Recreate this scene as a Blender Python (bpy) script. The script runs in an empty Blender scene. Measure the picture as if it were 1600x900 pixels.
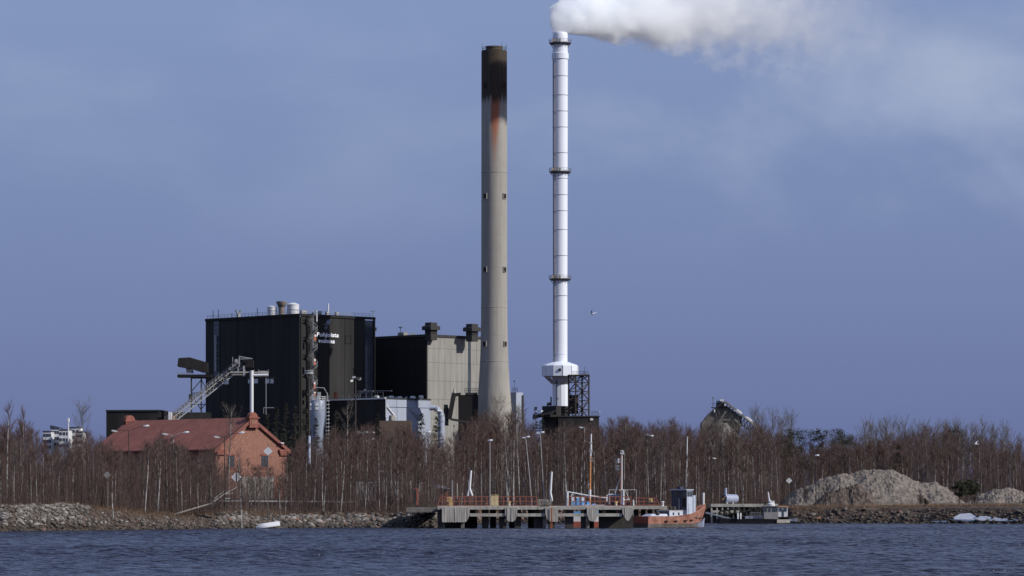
import bpy, math, random
import numpy as np
from mathutils import Vector, Matrix, noise as mnoise

# ------------------------------------------------------------------ camera, sky, sun, exposure
F = 5400.0            # focal length in photo pixels (1600 wide)
EYE = 4.0             # eye height above the water
HOR = 786.0           # photo row of the horizon
scene = bpy.context.scene
COL = scene.collection

cam_d = bpy.data.cameras.new('camera')
cam = bpy.data.objects.new('camera', cam_d)
COL.objects.link(cam)
cam.location = (0, 0, EYE)
cam.rotation_euler = (math.pi / 2, 0, 0)
cam_d.sensor_width = 36
cam_d.lens = F / 1600 * 36
cam_d.shift_y = (HOR - 450) / 1600
cam_d.clip_start = 1
cam_d.clip_end = 20000
scene.camera = cam

SUN_AZ, SUN_EL = math.radians(67), math.radians(34)   # azimuth: from straight behind the camera round to the right
SUN_DIR = Vector((math.sin(SUN_AZ) * math.cos(SUN_EL), -math.cos(SUN_AZ) * math.cos(SUN_EL), math.sin(SUN_EL)))

world = bpy.data.worlds.new('World')
scene.world = world
world.use_nodes = True
wn, wl = world.node_tree.nodes, world.node_tree.links
wn.clear()


def wnode(t, **kw):
    n = wn.new(t)
    for k, v in kw.items():
        setattr(n, k, v)
    return n


def wmath(op, a, b=None, c=None, clamp=False):
    n = wn.new('ShaderNodeMath')
    n.operation = op
    n.use_clamp = clamp
    for i, v in enumerate((a, b, c)):
        if v is None:
            continue
        if isinstance(v, (int, float)):
            n.inputs[i].default_value = v
        else:
            wl.new(v, n.inputs[i])
    return n.outputs[0]


w_out = wnode('ShaderNodeOutputWorld')
w_bg = wnode('ShaderNodeBackground')
w_bg.inputs['Strength'].default_value = 0.1
sky = wnode('ShaderNodeTexSky', sky_type='NISHITA', sun_disc=False)
sky.sun_elevation = SUN_EL
sky.sun_rotation = math.atan2(SUN_DIR.x, SUN_DIR.y)
tc = wnode('ShaderNodeTexCoord')
sep = wnode('ShaderNodeSeparateXYZ')
wl.new(tc.outputs['Generated'], sep.inputs[0])
# a thin dark-blue shower veil over the clear sky, everywhere alike, slightly paler with height
veil = wnode('ShaderNodeMix', data_type='RGBA')
el = wmath('MULTIPLY', sep.outputs['Z'], 7.1, clamp=True)
wl.new(el, veil.inputs[0])
veil.inputs[6].default_value = (1.05, 1.42, 3.36, 1)
veil.inputs[7].default_value = (2.22, 2.95, 5.15, 1)
m1 = wnode('ShaderNodeMix', data_type='RGBA')
m1.inputs[0].default_value = 0.92
wl.new(sky.outputs[0], m1.inputs[6])
wl.new(veil.outputs[2], m1.inputs[7])
# soft grey cloud patches
mp = wnode('ShaderNodeMapping')
mp.inputs['Scale'].default_value = (1, 1, 1.9)
mp.inputs['Location'].default_value = (1.7, 0.4, 0.9)
wl.new(tc.outputs['Generated'], mp.inputs[0])
nz = wnode('ShaderNodeTexNoise')
nz.inputs['Scale'].default_value = 11
nz.inputs['Detail'].default_value = 7
nz.inputs['Roughness'].default_value = 0.5
nz.inputs['Distortion'].default_value = 0.25
wl.new(mp.outputs[0], nz.inputs['Vector'])
ramp = wnode('ShaderNodeValToRGB')
ramp.color_ramp.interpolation = 'EASE'
ramp.color_ramp.elements[0].position = 0.44
ramp.color_ramp.elements[1].position = 0.74
wl.new(nz.outputs[0], ramp.inputs[0])
hgt = wnode('ShaderNodeMapRange', interpolation_type='SMOOTHSTEP')
hgt.inputs['From Min'].default_value = 0.055
hgt.inputs['From Max'].default_value = 0.115
wl.new(sep.outputs['Z'], hgt.inputs[0])
side = wnode('ShaderNodeMapRange', interpolation_type='SMOOTHSTEP')
side.inputs['From Min'].default_value = -0.02
side.inputs['From Max'].default_value = 0.09
wl.new(sep.outputs['X'], side.inputs[0])
amt = wmath('MULTIPLY', wmath('MULTIPLY', ramp.outputs[0], hgt.outputs[0]), wmath('MULTIPLY_ADD', side.outputs[0], 0.72, 0.33))
m2 = wnode('ShaderNodeMix', data_type='RGBA')
wl.new(amt, m2.inputs[0])
wl.new(m1.outputs[2], m2.inputs[6])
m2.inputs[7].default_value = (3.6, 4.3, 6.0, 1)
wl.new(m2.outputs[2], w_bg.inputs['Color'])
wl.new(w_bg.outputs[0], w_out.inputs['Surface'])

sun_d = bpy.data.lights.new('sun', 'SUN')
sun_d.energy = 4.4
sun_d.angle = math.radians(0.5)
sun_d.color = (1.0, 0.955, 0.89)
sun = bpy.data.objects.new('sun', sun_d)
COL.objects.link(sun)
sun.location = SUN_DIR * 500
sun.rotation_euler = SUN_DIR.to_track_quat('Z', 'Y').to_euler()

scene.view_settings.view_transform = 'Standard'
scene.view_settings.look = 'None'
scene.view_settings.exposure = 0.0
scene.view_settings.gamma = 1.0
scene.render.engine = 'CYCLES'
scene.cycles.max_bounces = 80
scene.cycles.diffuse_bounces = 3
scene.cycles.glossy_bounces = 3
scene.cycles.transmission_bounces = 2
scene.cycles.volume_bounces = 80
scene.cycles.volume_max_steps = 256
scene.cycles.use_denoising = True
scene.cycles.denoiser = 'OPENIMAGEDENOISE'
scene.cycles.denoising_input_passes = 'RGB_ALBEDO_NORMAL'
scene.cycles.sample_clamp_indirect = 4.0

# ------------------------------------------------------------------ helpers
rng = random.Random(11)
nrng = np.random.default_rng(5)


def P(px, py, D):
    """a place in the world: D metres out, where the photograph has column px and row py"""
    return Vector(((px - 800) / F * D, D, EYE + (HOR - py) / F * D))


MATS = {}


def mat(name, col, rough=0.75, var=0.18, scale=1.5, metal=0.0, streak=1.0, spec=0.3, bump=0.0, col2=None):
    if name in MATS:
        return MATS[name]
    m = bpy.data.materials.new(name)
    m.use_nodes = True
    nt = m.node_tree
    b = nt.nodes['Principled BSDF']
    b.inputs['Roughness'].default_value = rough
    b.inputs['Metallic'].default_value = metal
    b.inputs['Specular IOR Level'].default_value = spec
    t = nt.nodes.new('ShaderNodeTexCoord')
    mapn = nt.nodes.new('ShaderNodeMapping')
    mapn.inputs['Scale'].default_value = (1, 1, streak)
    nt.links.new(t.outputs['Object'], mapn.inputs[0])
    n = nt.nodes.new('ShaderNodeTexNoise')
    n.inputs['Scale'].default_value = scale
    n.inputs['Detail'].default_value = 6
    n.inputs['Roughness'].default_value = 0.62
    nt.links.new(mapn.outputs[0], n.inputs['Vector'])
    r = nt.nodes.new('ShaderNodeValToRGB')
    r.color_ramp.elements[0].position = 0.32
    r.color_ramp.elements[1].position = 0.68
    c2 = col2 or tuple(min(1, c * (1 + var)) for c in col)
    r.color_ramp.elements[0].color = tuple(c * (1 - var) for c in col) + (1,)
    r.color_ramp.elements[1].color = tuple(c2) + (1,)
    nt.links.new(n.outputs[0], r.inputs[0])
    nt.links.new(r.outputs[0], b.inputs['Base Color'])
    if bump:
        bp = nt.nodes.new('ShaderNodeBump')
        bp.inputs['Strength'].default_value = bump
        bp.inputs['Distance'].default_value = 0.1
        nt.links.new(n.outputs[0], bp.inputs['Height'])
        nt.links.new(bp.outputs[0], b.inputs['Normal'])
    MATS[name] = m
    return m


def unit(v):
    v = Vector(v)
    return v.normalized()


class MB:
    """collects shapes in world coordinates and links them as one mesh object"""

    def __init__(self):
        self.v, self.f = [], []

    def add(self, vs, fs):
        o = len(self.v)
        self.v.extend(tuple(p) for p in vs)
        self.f.extend(tuple(i + o for i in f) for f in fs)
        return self

    def obox(self, c, ax, half):
        """box from a centre, three axes and half sizes"""
        c = Vector(c)
        a, b, d = (Vector(ax[i]) * half[i] for i in range(3))
        vs = [c + a * i + b * j + d * k for k in (-1, 1) for j in (-1, 1) for i in (-1, 1)]
        return self.add(vs, [(0, 2, 3, 1), (4, 5, 7, 6), (0, 1, 5, 4), (2, 6, 7, 3), (0, 4, 6, 2), (1, 3, 7, 5)])

    def box(self, c, s):
        return self.obox(c, ((1, 0, 0), (0, 1, 0), (0, 0, 1)), (s[0] / 2, s[1] / 2, s[2] / 2))

    def bx(self, x0, x1, y0, y1, z0, z1):
        return self.box(((x0 + x1) / 2, (y0 + y1) / 2, (z0 + z1) / 2), (abs(x1 - x0), abs(y1 - y0), abs(z1 - z0)))

    def beam(self, p, q, w, h=None):
        p, q = Vector(p), Vector(q)
        d = (q - p)
        L = d.length
        d = d.normalized()
        up = Vector((0, 0, 1)) if abs(d.z) < 0.95 else Vector((0, 1, 0))
        s = d.cross(up).normalized()
        u = s.cross(d)
        return self.obox((p + q) / 2, (d, s, u), (L / 2, w / 2, (h or w) / 2))

    def tube(self, pts, r, n=8, r2=None, cap=True):
        pts = [Vector(p) for p in pts]
        k = len(pts)
        vs, fs = [], []
        for i, p in enumerate(pts):
            d = (pts[min(i + 1, k - 1)] - pts[max(i - 1, 0)]).normalized()
            up = Vector((0, 0, 1)) if abs(d.z) < 0.9 else Vector((0, 1, 0))
            s = d.cross(up).normalized()
            u = s.cross(d)
            rr = r if r2 is None else r + (r2 - r) * i / (k - 1)
            for j in range(n):
                a = 2 * math.pi * j / n
                vs.append(p + s * (math.cos(a) * rr) + u * (math.sin(a) * rr))
        for i in range(k - 1):
            for j in range(n):
                fs.append((i * n + j, i * n + (j + 1) % n, (i + 1) * n + (j + 1) % n, (i + 1) * n + j))
        if cap:
            fs.append(tuple(range(n - 1, -1, -1)))
            fs.append(tuple((k - 1) * n + j for j in range(n)))
        return self.add(vs, fs)

    def lathe(self, c, prof, n=32, cap=True, a0=0.0):
        """prof: (radius, z above c)"""
        c = Vector(c)
        vs, fs = [], []
        for r, z in prof:
            for j in range(n):
                a = a0 + 2 * math.pi * j / n
                vs.append(c + Vector((math.cos(a) * r, math.sin(a) * r, z)))
        for i in range(len(prof) - 1):
            for j in range(n):
                fs.append((i * n + j, i * n + (j + 1) % n, (i + 1) * n + (j + 1) % n, (i + 1) * n + j))
        if cap:
            fs.append(tuple(range(n - 1, -1, -1)))
            fs.append(tuple((len(prof) - 1) * n + j for j in range(n)))
        return self.add(vs, fs)

    def prism(self, poly, d):
        """poly: 3-D outline, pushed out along d"""
        d = Vector(d)
        n = len(poly)
        vs = [Vector(p) for p in poly] + [Vector(p) + d for p in poly]
        fs = [tuple(range(n - 1, -1, -1)), tuple(range(n, 2 * n))]
        fs += [(i, (i + 1) % n, n + (i + 1) % n, n + i) for i in range(n)]
        return self.add(vs, fs)

    def loft(self, rings, close=True, cap=True):
        n = len(rings[0])
        vs = [p for r in rings for p in r]
        fs = []
        for i in range(len(rings) - 1):
            for j in range(n if close else n - 1):
                fs.append((i * n + j, i * n + (j + 1) % n, (i + 1) * n + (j + 1) % n, (i + 1) * n + j))
        if cap and close:
            fs.append(tuple(range(n - 1, -1, -1)))
            fs.append(tuple((len(rings) - 1) * n + j for j in range(n)))
        return self.add(vs, fs)

    def build(self, name, m, parent=None, smooth=False, fix=True):
        me = bpy.data.meshes.new(name)
        inv = None
        if parent is not None:
            w = parent.matrix_basis
            q = parent
            while q.parent is not None:
                q = q.parent
                w = q.matrix_basis @ w
            inv = w.inverted()
        vs = [tuple(inv @ Vector(p)) for p in self.v] if inv is not None else self.v
        me.from_pydata(vs, [], self.f)
        if fix:
            import bmesh
            bm = bmesh.new()
            bm.from_mesh(me)
            bmesh.ops.recalc_face_normals(bm, faces=bm.faces)
            bm.to_mesh(me)
            bm.free()
        if smooth:
            me.polygons.foreach_set('use_smooth', [True] * len(me.polygons))
            try:
                me.set_sharp_from_angle(angle=math.radians(40))
            except Exception:
                pass
        me.materials.append(m)
        me.update()
        o = bpy.data.objects.new(name, me)
        COL.objects.link(o)
        if parent is not None:
            o.parent = parent
        return o


def npmesh(name, verts, faces, m, parent=None, smooth=False, link=True):
    """verts (n,3) array, faces (k,3) or (k,4) array"""
    me = bpy.data.meshes.new(name)
    faces = np.asarray(faces, dtype=np.int32)
    w = faces.shape[1]
    me.vertices.add(len(verts))
    me.vertices.foreach_set('co', np.asarray(verts, dtype=np.float32).ravel())
    me.loops.add(faces.size)
    me.loops.foreach_set('vertex_index', faces.ravel())
    me.polygons.add(len(faces))
    me.polygons.foreach_set('loop_start', np.arange(0, faces.size, w, dtype=np.int32))
    me.polygons.foreach_set('loop_total', np.full(len(faces), w, dtype=np.int32))
    if smooth:
        me.polygons.foreach_set('use_smooth', np.ones(len(faces), dtype=bool))
    me.update(calc_edges=True)
    me.materials.append(m)
    if not link:
        return me
    o = bpy.data.objects.new(name, me)
    COL.objects.link(o)
    if parent is not None:
        o.parent = parent
    return o


def thing(name, label, cat, loc, group=None, rotz=0.0):
    o = bpy.data.objects.new(name, None)
    COL.objects.link(o)
    o.location = loc
    o.rotation_euler = (0, 0, rotz)
    o.empty_display_size = 0.5
    o.matrix_basis = Matrix.Translation(Vector(loc)) @ Matrix.Rotation(rotz, 4, 'Z')
    tag(o, label, cat, group)
    return o


def tag(o, label, cat, group=None):
    o['label'] = label
    o['category'] = cat
    if group:
        o['group'] = group
    return o


def kind(o, k, label=None):
    o['kind'] = k
    if label:
        o['label'] = label
    return o


def copy_tree(o, parent=None):
    c = o.copy()
    COL.objects.link(c)
    if parent is not None:
        c.parent = parent
    for ch in list(o.children):
        copy_tree(ch, c)
    return c


class Face:
    """an upright wall plane through corner C running along u; out = away from the wall towards the viewer"""

    def __init__(self, C, u):
        self.C = Vector((C[0], C[1], 0))
        self.u = Vector((u[0], u[1], 0)).normalized()
        n = Vector((self.u.y, -self.u.x, 0))
        if n.y > 0:
            n = -n
        self.n = n

    def s(self, px):
        k = (px - 800) / F
        return (k * self.C.y - self.C.x) / (self.u.x - k * self.u.y)

    def at(self, s, z, out=0.0):
        return self.C + self.u * s + self.n * out + Vector((0, 0, z))

    def z(self, px, py):
        Y = (self.C + self.u * self.s(px)).y
        return EYE + (HOR - py) / F * Y

    def pt(self, px, py, out=0.0):
        return self.at(self.s(px), self.z(px, py), out)

    def box(self, mb, px0, px1, py0, py1, o0, o1):
        s0, s1 = self.s(px0), self.s(px1)
        mid = (px0 + px1) / 2
        z0, z1 = self.z(mid, py1), self.z(mid, py0)
        return self.sbox(mb, s0, s1, z0, z1, o0, o1)

    def sbox(self, mb, s0, s1, z0, z1, o0, o1):
        c = self.at((s0 + s1) / 2, (z0 + z1) / 2, (o0 + o1) / 2)
        return mb.obox(c, (self.u, self.n, (0, 0, 1)), (abs(s1 - s0) / 2, abs(o1 - o0) / 2, abs(z1 - z0) / 2))


R2 = math.sqrt(0.5)
DL, DR = (-R2, R2), (R2, R2)      # the works stand at 45 degrees: walls run away to the left and to the right

# common materials
M_black = mat('black_sheet', (0.027, 0.026, 0.0255), 0.6, 0.38, 0.22, streak=0.08, spec=0.15)
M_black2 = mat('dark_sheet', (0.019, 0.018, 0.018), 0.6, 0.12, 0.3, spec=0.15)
M_darksteel = mat('dark_steel', (0.035, 0.033, 0.033), 0.6, 0.2, 1.0)
M_rail = mat('grey_rail', (0.22, 0.22, 0.23), 0.5, 0.1, 1.0)
M_white = mat('white_paint', (0.62, 0.62, 0.64), 0.45, 0.05, 0.4, streak=0.2)
M_white2 = mat('aged_white', (0.6, 0.6, 0.6), 0.5, 0.15, 0.9, streak=0.3)
M_glass = mat('dark_glass', (0.05, 0.06, 0.075), 0.12, 0.2, 0.3, spec=0.6)
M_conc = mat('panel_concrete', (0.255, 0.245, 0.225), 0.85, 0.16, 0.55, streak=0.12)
M_roof = mat('roof_felt', (0.05, 0.05, 0.05), 0.9)
M_orange = mat('orange_paint', (0.36, 0.12, 0.07), 0.55, 0.15)
M_galv = mat('galvanised', (0.34, 0.35, 0.36), 0.45, 0.15, 1.2)
M_pole = mat('pole_grey', (0.33, 0.33, 0.33), 0.6, 0.15, 2)
M_lampglass = mat('lamp_head_white', (0.75, 0.75, 0.76), 0.35, 0.05)

# ------------------------------------------------------------------ ground, water
SHORE = [(-3000, 300), (-300, 400), (-140, 445), (-71, 481), (-49, 526), (-31, 553), (-19, 559), (-12.6, 555), (-11.4, 573), (-9, 630), (-5, 681),
         (36.5, 679), (37.5, 691), (53.5, 691), (55, 677), (60, 676), (80, 668), (97, 652), (300, 640), (3000, 900)]
SX = np.array([p[0] for p in SHORE], float)
SY = np.array([p[1] for p in SHORE], float)


def shore_y(X):
    return np.interp(X, SX, SY)


def vnoise(x, y, s):
    return mnoise.noise(Vector((x * s, y * s, 3.7)))


def ground_z(X, s):
    """height at column X, s metres behind the waterline (scalar)"""
    if s < 0:
        return max(-2.5, s * 0.4) - 0.05
    lefty = 1.0 - min(1, max(0, (X + 20) / 30))
    w = 7.5 * lefty + 5.5 * (1 - lefty)
    top = (2.15 + 0.35 * vnoise(X, 3.0, 0.09)) * lefty + 3.1 * (1 - lefty)
    bump = 1.5 * (1 - min(1, max(0, (X + 66) / 11))) ** 0.7 if X < -55 else 0.0
    a = min(1, s / w)
    z = (top + bump) * (a ** 0.8)
    if s > w:
        b = min(1, (s - w) / 30)
        z = (top + bump * (1 - b)) + (3.55 - top) * b
    return z + 0.25 * vnoise(X, s, 0.35) * min(1, s / 3)


def gz(X, Y):
    return ground_z(X, Y - float(shore_y(X)))


M_soil = mat('bare_soil', (0.045, 0.035, 0.030), 0.95, 0.45, 0.6, col2=(0.115, 0.084, 0.068), spec=0.1)
xs = np.concatenate([[-3000, -1200, -600, -350, -220], np.arange(-160, 160.1, 1.0), [220, 350, 600, 1200, 3000]])
ss = np.concatenate([[-14, -6, -2], np.arange(0, 12, 0.6), np.arange(12, 60, 3), [70, 100, 160, 300, 700, 2000, 7000]])
gv = np.array([(x, float(shore_y(x)) + s, ground_z(x, s) - (0.002 * max(0, s - 900))) for s in ss for x in xs])
nx = len(xs)
gi = np.array([(j * nx + i, j * nx + i + 1, (j + 1) * nx + i + 1, (j + 1) * nx + i) for j in range(len(ss) - 1) for i in range(nx - 1)])
kind(npmesh('ground', gv, gi, M_soil, smooth=True), 'structure', 'brown bare ground behind the stony waterside')

# water: real wavelets, finer near the eye
m = bpy.data.materials.new('river_water')
m.use_nodes = True
nt = m.node_tree
b = nt.nodes['Principled BSDF']
b.inputs['Base Color'].default_value = (0.011, 0.011, 0.026, 1)
b.inputs['Roughness'].default_value = 0.2
b.inputs['IOR'].default_value = 1.333
b.inputs['Specular IOR Level'].default_value = 0.5
t = nt.nodes.new('ShaderNodeTexCoord')
mapn = nt.nodes.new('ShaderNodeMapping')
mapn.inputs['Scale'].default_value = (0.36, 0.48, 1)
nt.links.new(t.outputs['Object'], mapn.inputs[0])
n1 = nt.nodes.new('ShaderNodeTexNoise')
n1.inputs['Scale'].default_value = 1.8
n1.inputs['Detail'].default_value = 4
nt.links.new(mapn.outputs[0], n1.inputs['Vector'])
bp = nt.nodes.new('ShaderNodeBump')
bp.inputs['Strength'].default_value = 1.0
bp.inputs['Distance'].default_value = 1.45
nt.links.new(n1.outputs[0], bp.inputs['Height'])
nt.links.new(bp.outputs[0], b.inputs['Normal'])
M_water = m
wx = np.concatenate([[-3000, -1000, -400, -220, -150], np.arange(-112, -62, 1.0), np.arange(-62, 62.1, 0.6), np.arange(63, 113, 1.0), [150, 220, 400, 1000, 3000]])
wy = [-400.0, -100.0, 60.0, 120.0]
y = 165.0
while y < 700:
    wy.append(y)
    y += 0.36 if y < 330 else 0.36 + 0.5 * (y - 330) / 370
wy = np.array(wy + [760.0, 1000.0])
GX, GY = np.meshgrid(wx, wy)
Z = np.zeros_like(GX)
wr = np.random.default_rng(3)
for i in range(46):
    lam = wr.uniform(0.85, 1.9) if i < 34 else wr.uniform(1.9, 3.6)
    th = math.radians(wr.normal(-82, 26))
    k = 2 * math.pi / lam
    amp = 0.009 * lam ** 0.8
    ph = wr.uniform(0, 6.28)
    q = k * (math.cos(th) * GX + math.sin(th) * GY) + ph + 0.7 * np.sin(GX * wr.uniform(.1, .4) + GY * wr.uniform(.05, .2))
    Z += amp * (np.sin(q) + 0.2 * np.sin(2 * q + 0.6))
gust = 0.75 + 0.35 * np.sin(GX * 0.045 + 1.3 * np.sin(GY * 0.02)) * np.sin(GY * 0.037 + 0.9)
Z *= gust
fade = np.clip((112 - np.abs(GX)) / 8, 0, 1) * np.clip((GY - 150) / 20, 0, 1) * np.clip((720 - GY) / 20, 0, 1)
Z *= fade
nwx = len(wx)
wi = np.arange((len(wy) - 1) * nwx).reshape(len(wy) - 1, nwx)[:, :-1].ravel()
wf = np.stack([wi, wi + 1, wi + 1 + nwx, wi + nwx], 1)
kind(npmesh('water', np.stack([GX.ravel(), GY.ravel(), Z.ravel()], 1), wf, M_water, smooth=True), 'structure', 'choppy dark blue water along the bank')

# ------------------------------------------------------------------ boiler house (black)
C = (-75.4, 1230.0)
FL, FR = Face(C, DL), Face(C, DR)
sL, sR = FL.s(322), FR.s(585)
ztop = FL.z(469, 490)
boiler = thing('boiler_house', 'huge black windowless boiler house with white wall lettering and roof tanks', 'power station', (C[0], C[1] + 20, 3.5))
GZ = 2.5
cen = Vector((C[0], C[1], 0)) + FL.u * sL / 2 + FR.u * sR / 2
MB().obox(cen + Vector((0, 0, (ztop + GZ) / 2 - 0.6)), (FL.u, FR.u, (0, 0, 1)), (sL / 2, sR / 2, (ztop - GZ) / 2 - 0.6)).build('core_wall', M_black, boiler)
parts_l = [322, 345, 372, 398, 424, 450, 468.6]
for i, (a, c) in enumerate(zip(parts_l[:-1], parts_l[1:])):
    mb = MB()
    o1 = (0.25, 0.18, 0.22, 0.2, 0.18, 0.3)[i]
    FL.sbox(mb, FL.s(a) - 0.06, FL.s(c) + 0.06, GZ, ztop, 0, o1)
    mb.build('cladding_panel', M_black, boiler)
parts_r = [469.4, 480, 497, 513, 538, 553, 570]
for i, (a, c) in enumerate(zip(parts_r[:-1], parts_r[1:])):
    mb = MB()
    FR.sbox(mb, FR.s(a) + 0.06, FR.s(c) - 0.06, GZ, ztop, 0, (0.25, 0.2, 0.22, 0.2, 0.22, 0.2)[i])
    mb.build('cladding_panel', M_black, boiler)
mb = MB()
FR.sbox(mb, FR.s(582.5), FR.s(585), GZ, ztop, 0, 0.5)
mb.build('corner_pier', M_black, boiler)
mb = MB()
FL.sbox(mb, -0.4, sL, ztop - 0.9, ztop + 0.05, 0.26, 0.55)
FR.sbox(mb, 0.0, sR + 0.1, ztop - 0.9, ztop + 0.05, 0.3, 0.58)
mb.build('parapet', M_black2, boiler)
# glazed stair strips
mb = MB()
FR.sbox(mb, FR.s(570.2), FR.s(582.3), GZ, ztop - 1.2, 0, 0.14)
g = mb.build('stair_glazing', M_glass, boiler)
for i in range(1, 15):
    z = GZ + (ztop - 1.2 - GZ) * i / 15
    mb = MB()
    FR.sbox(mb, FR.s(570.4), FR.s(582.1), z - 0.12, z + 0.12, 0.14, 0.2)
    mb.build('glazing_bar', M_darksteel, g)
mb = MB()
FL.sbox(mb, FL.s(343), FL.s(335), FL.z(339, 588), ztop - 1, 0.2, 0.3)
g = mb.build('stair_glazing', M_glass, boiler)
for k in range(7):
    mb = MB()
    FL.box(mb, 335.3, 342.7, 500 + k * 12, 501 + k * 12, 0.3, 0.4)
    mb.build('glazing_bar', M_rail, g)
mb = MB()
mb.tube([FL.pt(339.5, 524, 0.9), FL.pt(339.5, 580, 0.9)], 0.32, 8)
mb.build('downpipe', M_galv, boiler)
# roof railing
mb = MB()
for k in range(28):
    mb.beam(FL.at(sL * k / 27, ztop, -0.6), FL.at(sL * k / 27, ztop + 1.3, -0.6), 0.09)
for k in range(21):
    mb.beam(FR.at(sR * k / 20, ztop, -0.6), FR.at(sR * k / 20, ztop + 1.3, -0.6), 0.09)
for h in (0.7, 1.3):
    mb.beam(FL.at(0, ztop + h, -0.6), FL.at(sL, ztop + h, -0.6), 0.08)
    mb.beam(FR.at(0, ztop + h, -0.6), FR.at(sR, ztop + h, -0.6), 0.08)
mb.build('roof_railing', M_rail, boiler)
# wall hatch
mb = MB()
for (a, c, d, e) in ((538.5, 539.3, 524, 537), (547.2, 548, 524, 537), (538.5, 548, 524, 524.9), (538.5, 548, 536.1, 537)):
    FR.box(mb, a, c, d, e, 0.2, 0.4)
mb.build('hatch_frame', M_black2, boiler)
# bright windows low on the shaded wall
for a, c, d, e in ((352, 358.5, 594, 600.5), (389, 391, 593, 599), (398, 404, 592, 599), (416, 422, 592, 599), (424, 428.5, 592, 599)):
    mb = MB()
    FL.box(mb, a, c, d, e, 0.2, 0.45)
    mb.build('window', M_white2, boiler)
# roof plant
def rooftop(px, py_base, D):
    return P(px, py_base, D)
for (px, w, top, D, dome) in ((425.5, 15.5, 478, 1262, 1), (458, 18.5, 474, 1256, 1)):
    p = P(px, 489, D)
    s = F / D
    r = w / 2 / s
    h = (489 - top) / s
    mb = MB()
    mb.lathe(p, [(r, -3.5), (r, h * 0.82), (r * 1.05, h * 0.82), (r * 1.05, h * 0.88), (r * 0.5, h * 1.02), (0.05, h * 1.08)], 28)
    tk = mb.build('roof_tank', M_white, boiler, smooth=True)
    mb = MB()
    mb.lathe(p, [(r * 1.02, h * 0.3), (r * 1.02, h * 0.36)], 28)
    mb.build('tank_hoop', M_galv, tk)
p = P(440, 489, 1255)
s = F / 1255
mb = MB()
mb.lathe(p, [(5 / s, -3.5), (5 / s, 9 / s), (5.4 / s, 9.2 / s), (8.4 / s, 16 / s), (8.4 / s, 18 / s), (7.6 / s, 18 / s), (4.5 / s, 11 / s)], 28)
mb.build('flared_vent', mat('vent_bronze', (0.19, 0.16, 0.14), 0.6), boiler, smooth=True)
p = P(372.5, 496, 1262)
p.z = ztop
mb = MB()
mb.tube([p, p + Vector((0, 0, 1.6))], 0.75, 8)
mb.tube([p + Vector((0, 0, 1.4)), p + Vector((-0.9, 0, 3.0))], 0.4, 8)
mb.tube([p + Vector((0, 0, 1.4)), p + Vector((0.9, 0, 3.0))], 0.4, 8)
mb.build('forked_vent', M_galv, boiler)
for px, y0 in ((329, 480), (337.5, 480), (358.5, 486), (398, 480.5)):
    s_ = FL.s(px)
    p = FL.at(s_, ztop, -1.2)
    mb = MB()
    mb.tube([p, p + Vector((0, 0, (494 - y0) / 4.35))], 0.11, 6)
    mb.build('lightning_rod', M_darksteel, boiler)
for px, y0, w in ((492.7, 485, 2.0), (521.6, 475.5, 2.0)):
    p = FR.at(FR.s(px), ztop, -0.2 if px < 500 else -3)
    mb = MB()
    if px < 500:
        p = FR.at(FR.s(px), ztop - 2.6, 0.7)
        mb.tube([p, p + Vector((0, 0, 3.9))], 0.26, 8)
    else:
        mb.tube([p, p + Vector((0, 0, 4.4))], 0.24, 8)
    mb.build('antenna_mast', M_white, boiler)
mb = MB()
p = FR.at(sR - 0.3, ztop, -0.4)
mb.tube([p, p + Vector((0, 0, 2.3))], 0.1, 6)
mb.beam(p + Vector((-0.8, 0, 2.2)), p + Vector((0.8, 0, 2.2)), 0.2)
mb.build('roof_light', M_rail, boiler)
for px in (505, 517, 532, 478, 482):
    p = FR.at(FR.s(px), ztop, -2.0)
    mb = MB()
    mb.obox(p + Vector((0, 0, 0.6)), (FR.u, FR.n, (0, 0, 1)), (0.6, 0.5, 0.7))
    mb.build('roof_box', M_galv, boiler)
# side box at the right edge
mb = MB()
FR.sbox(mb, sR + 0.6, sR + 2.4, FR.z(585, 516.5), FR.z(585, 511), -3.2, -1.4)
FR.sbox(mb, sR - 0.5, sR + 1.2, FR.z(585, 522), FR.z(585, 516), -3.0, -2.0)
mb.build('side_hood', M_black2, boiler)
# emblem above the lettering
mb = MB()
poly = [FR.pt(508, 506, 0.25), FR.pt(513.6, 506, 0.25), FR.pt(515.2, 499.4, 0.25), FR.pt(510.5, 500.4, 0.25)]
mb.prism(poly, FR.n * 0.2)
mb.build('emblem', mat('emblem_blue', (0.16, 0.20, 0.30), 0.3, 0.4, 0.9), boiler)
mb = MB()
FR.box(mb, 504.4, 512.6, 506.6, 507.6, 0.22, 0.8)
mb.build('emblem', mat('emblem_tan', (0.24, 0.19, 0.14), 0.5, 0.2), boiler)
mb = MB()
poly = [FR.pt(505, 513.5, 0.25), FR.pt(509.5, 515.2, 0.25), FR.pt(512, 508.6, 0.25), FR.pt(506.4, 508.6, 0.25)]
mb.prism(poly, FR.n * 0.2)
mb.build('emblem', mat('emblem_steel', (0.09, 0.11, 0.17), 0.3, 0.4, 0.9), boiler)


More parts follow.
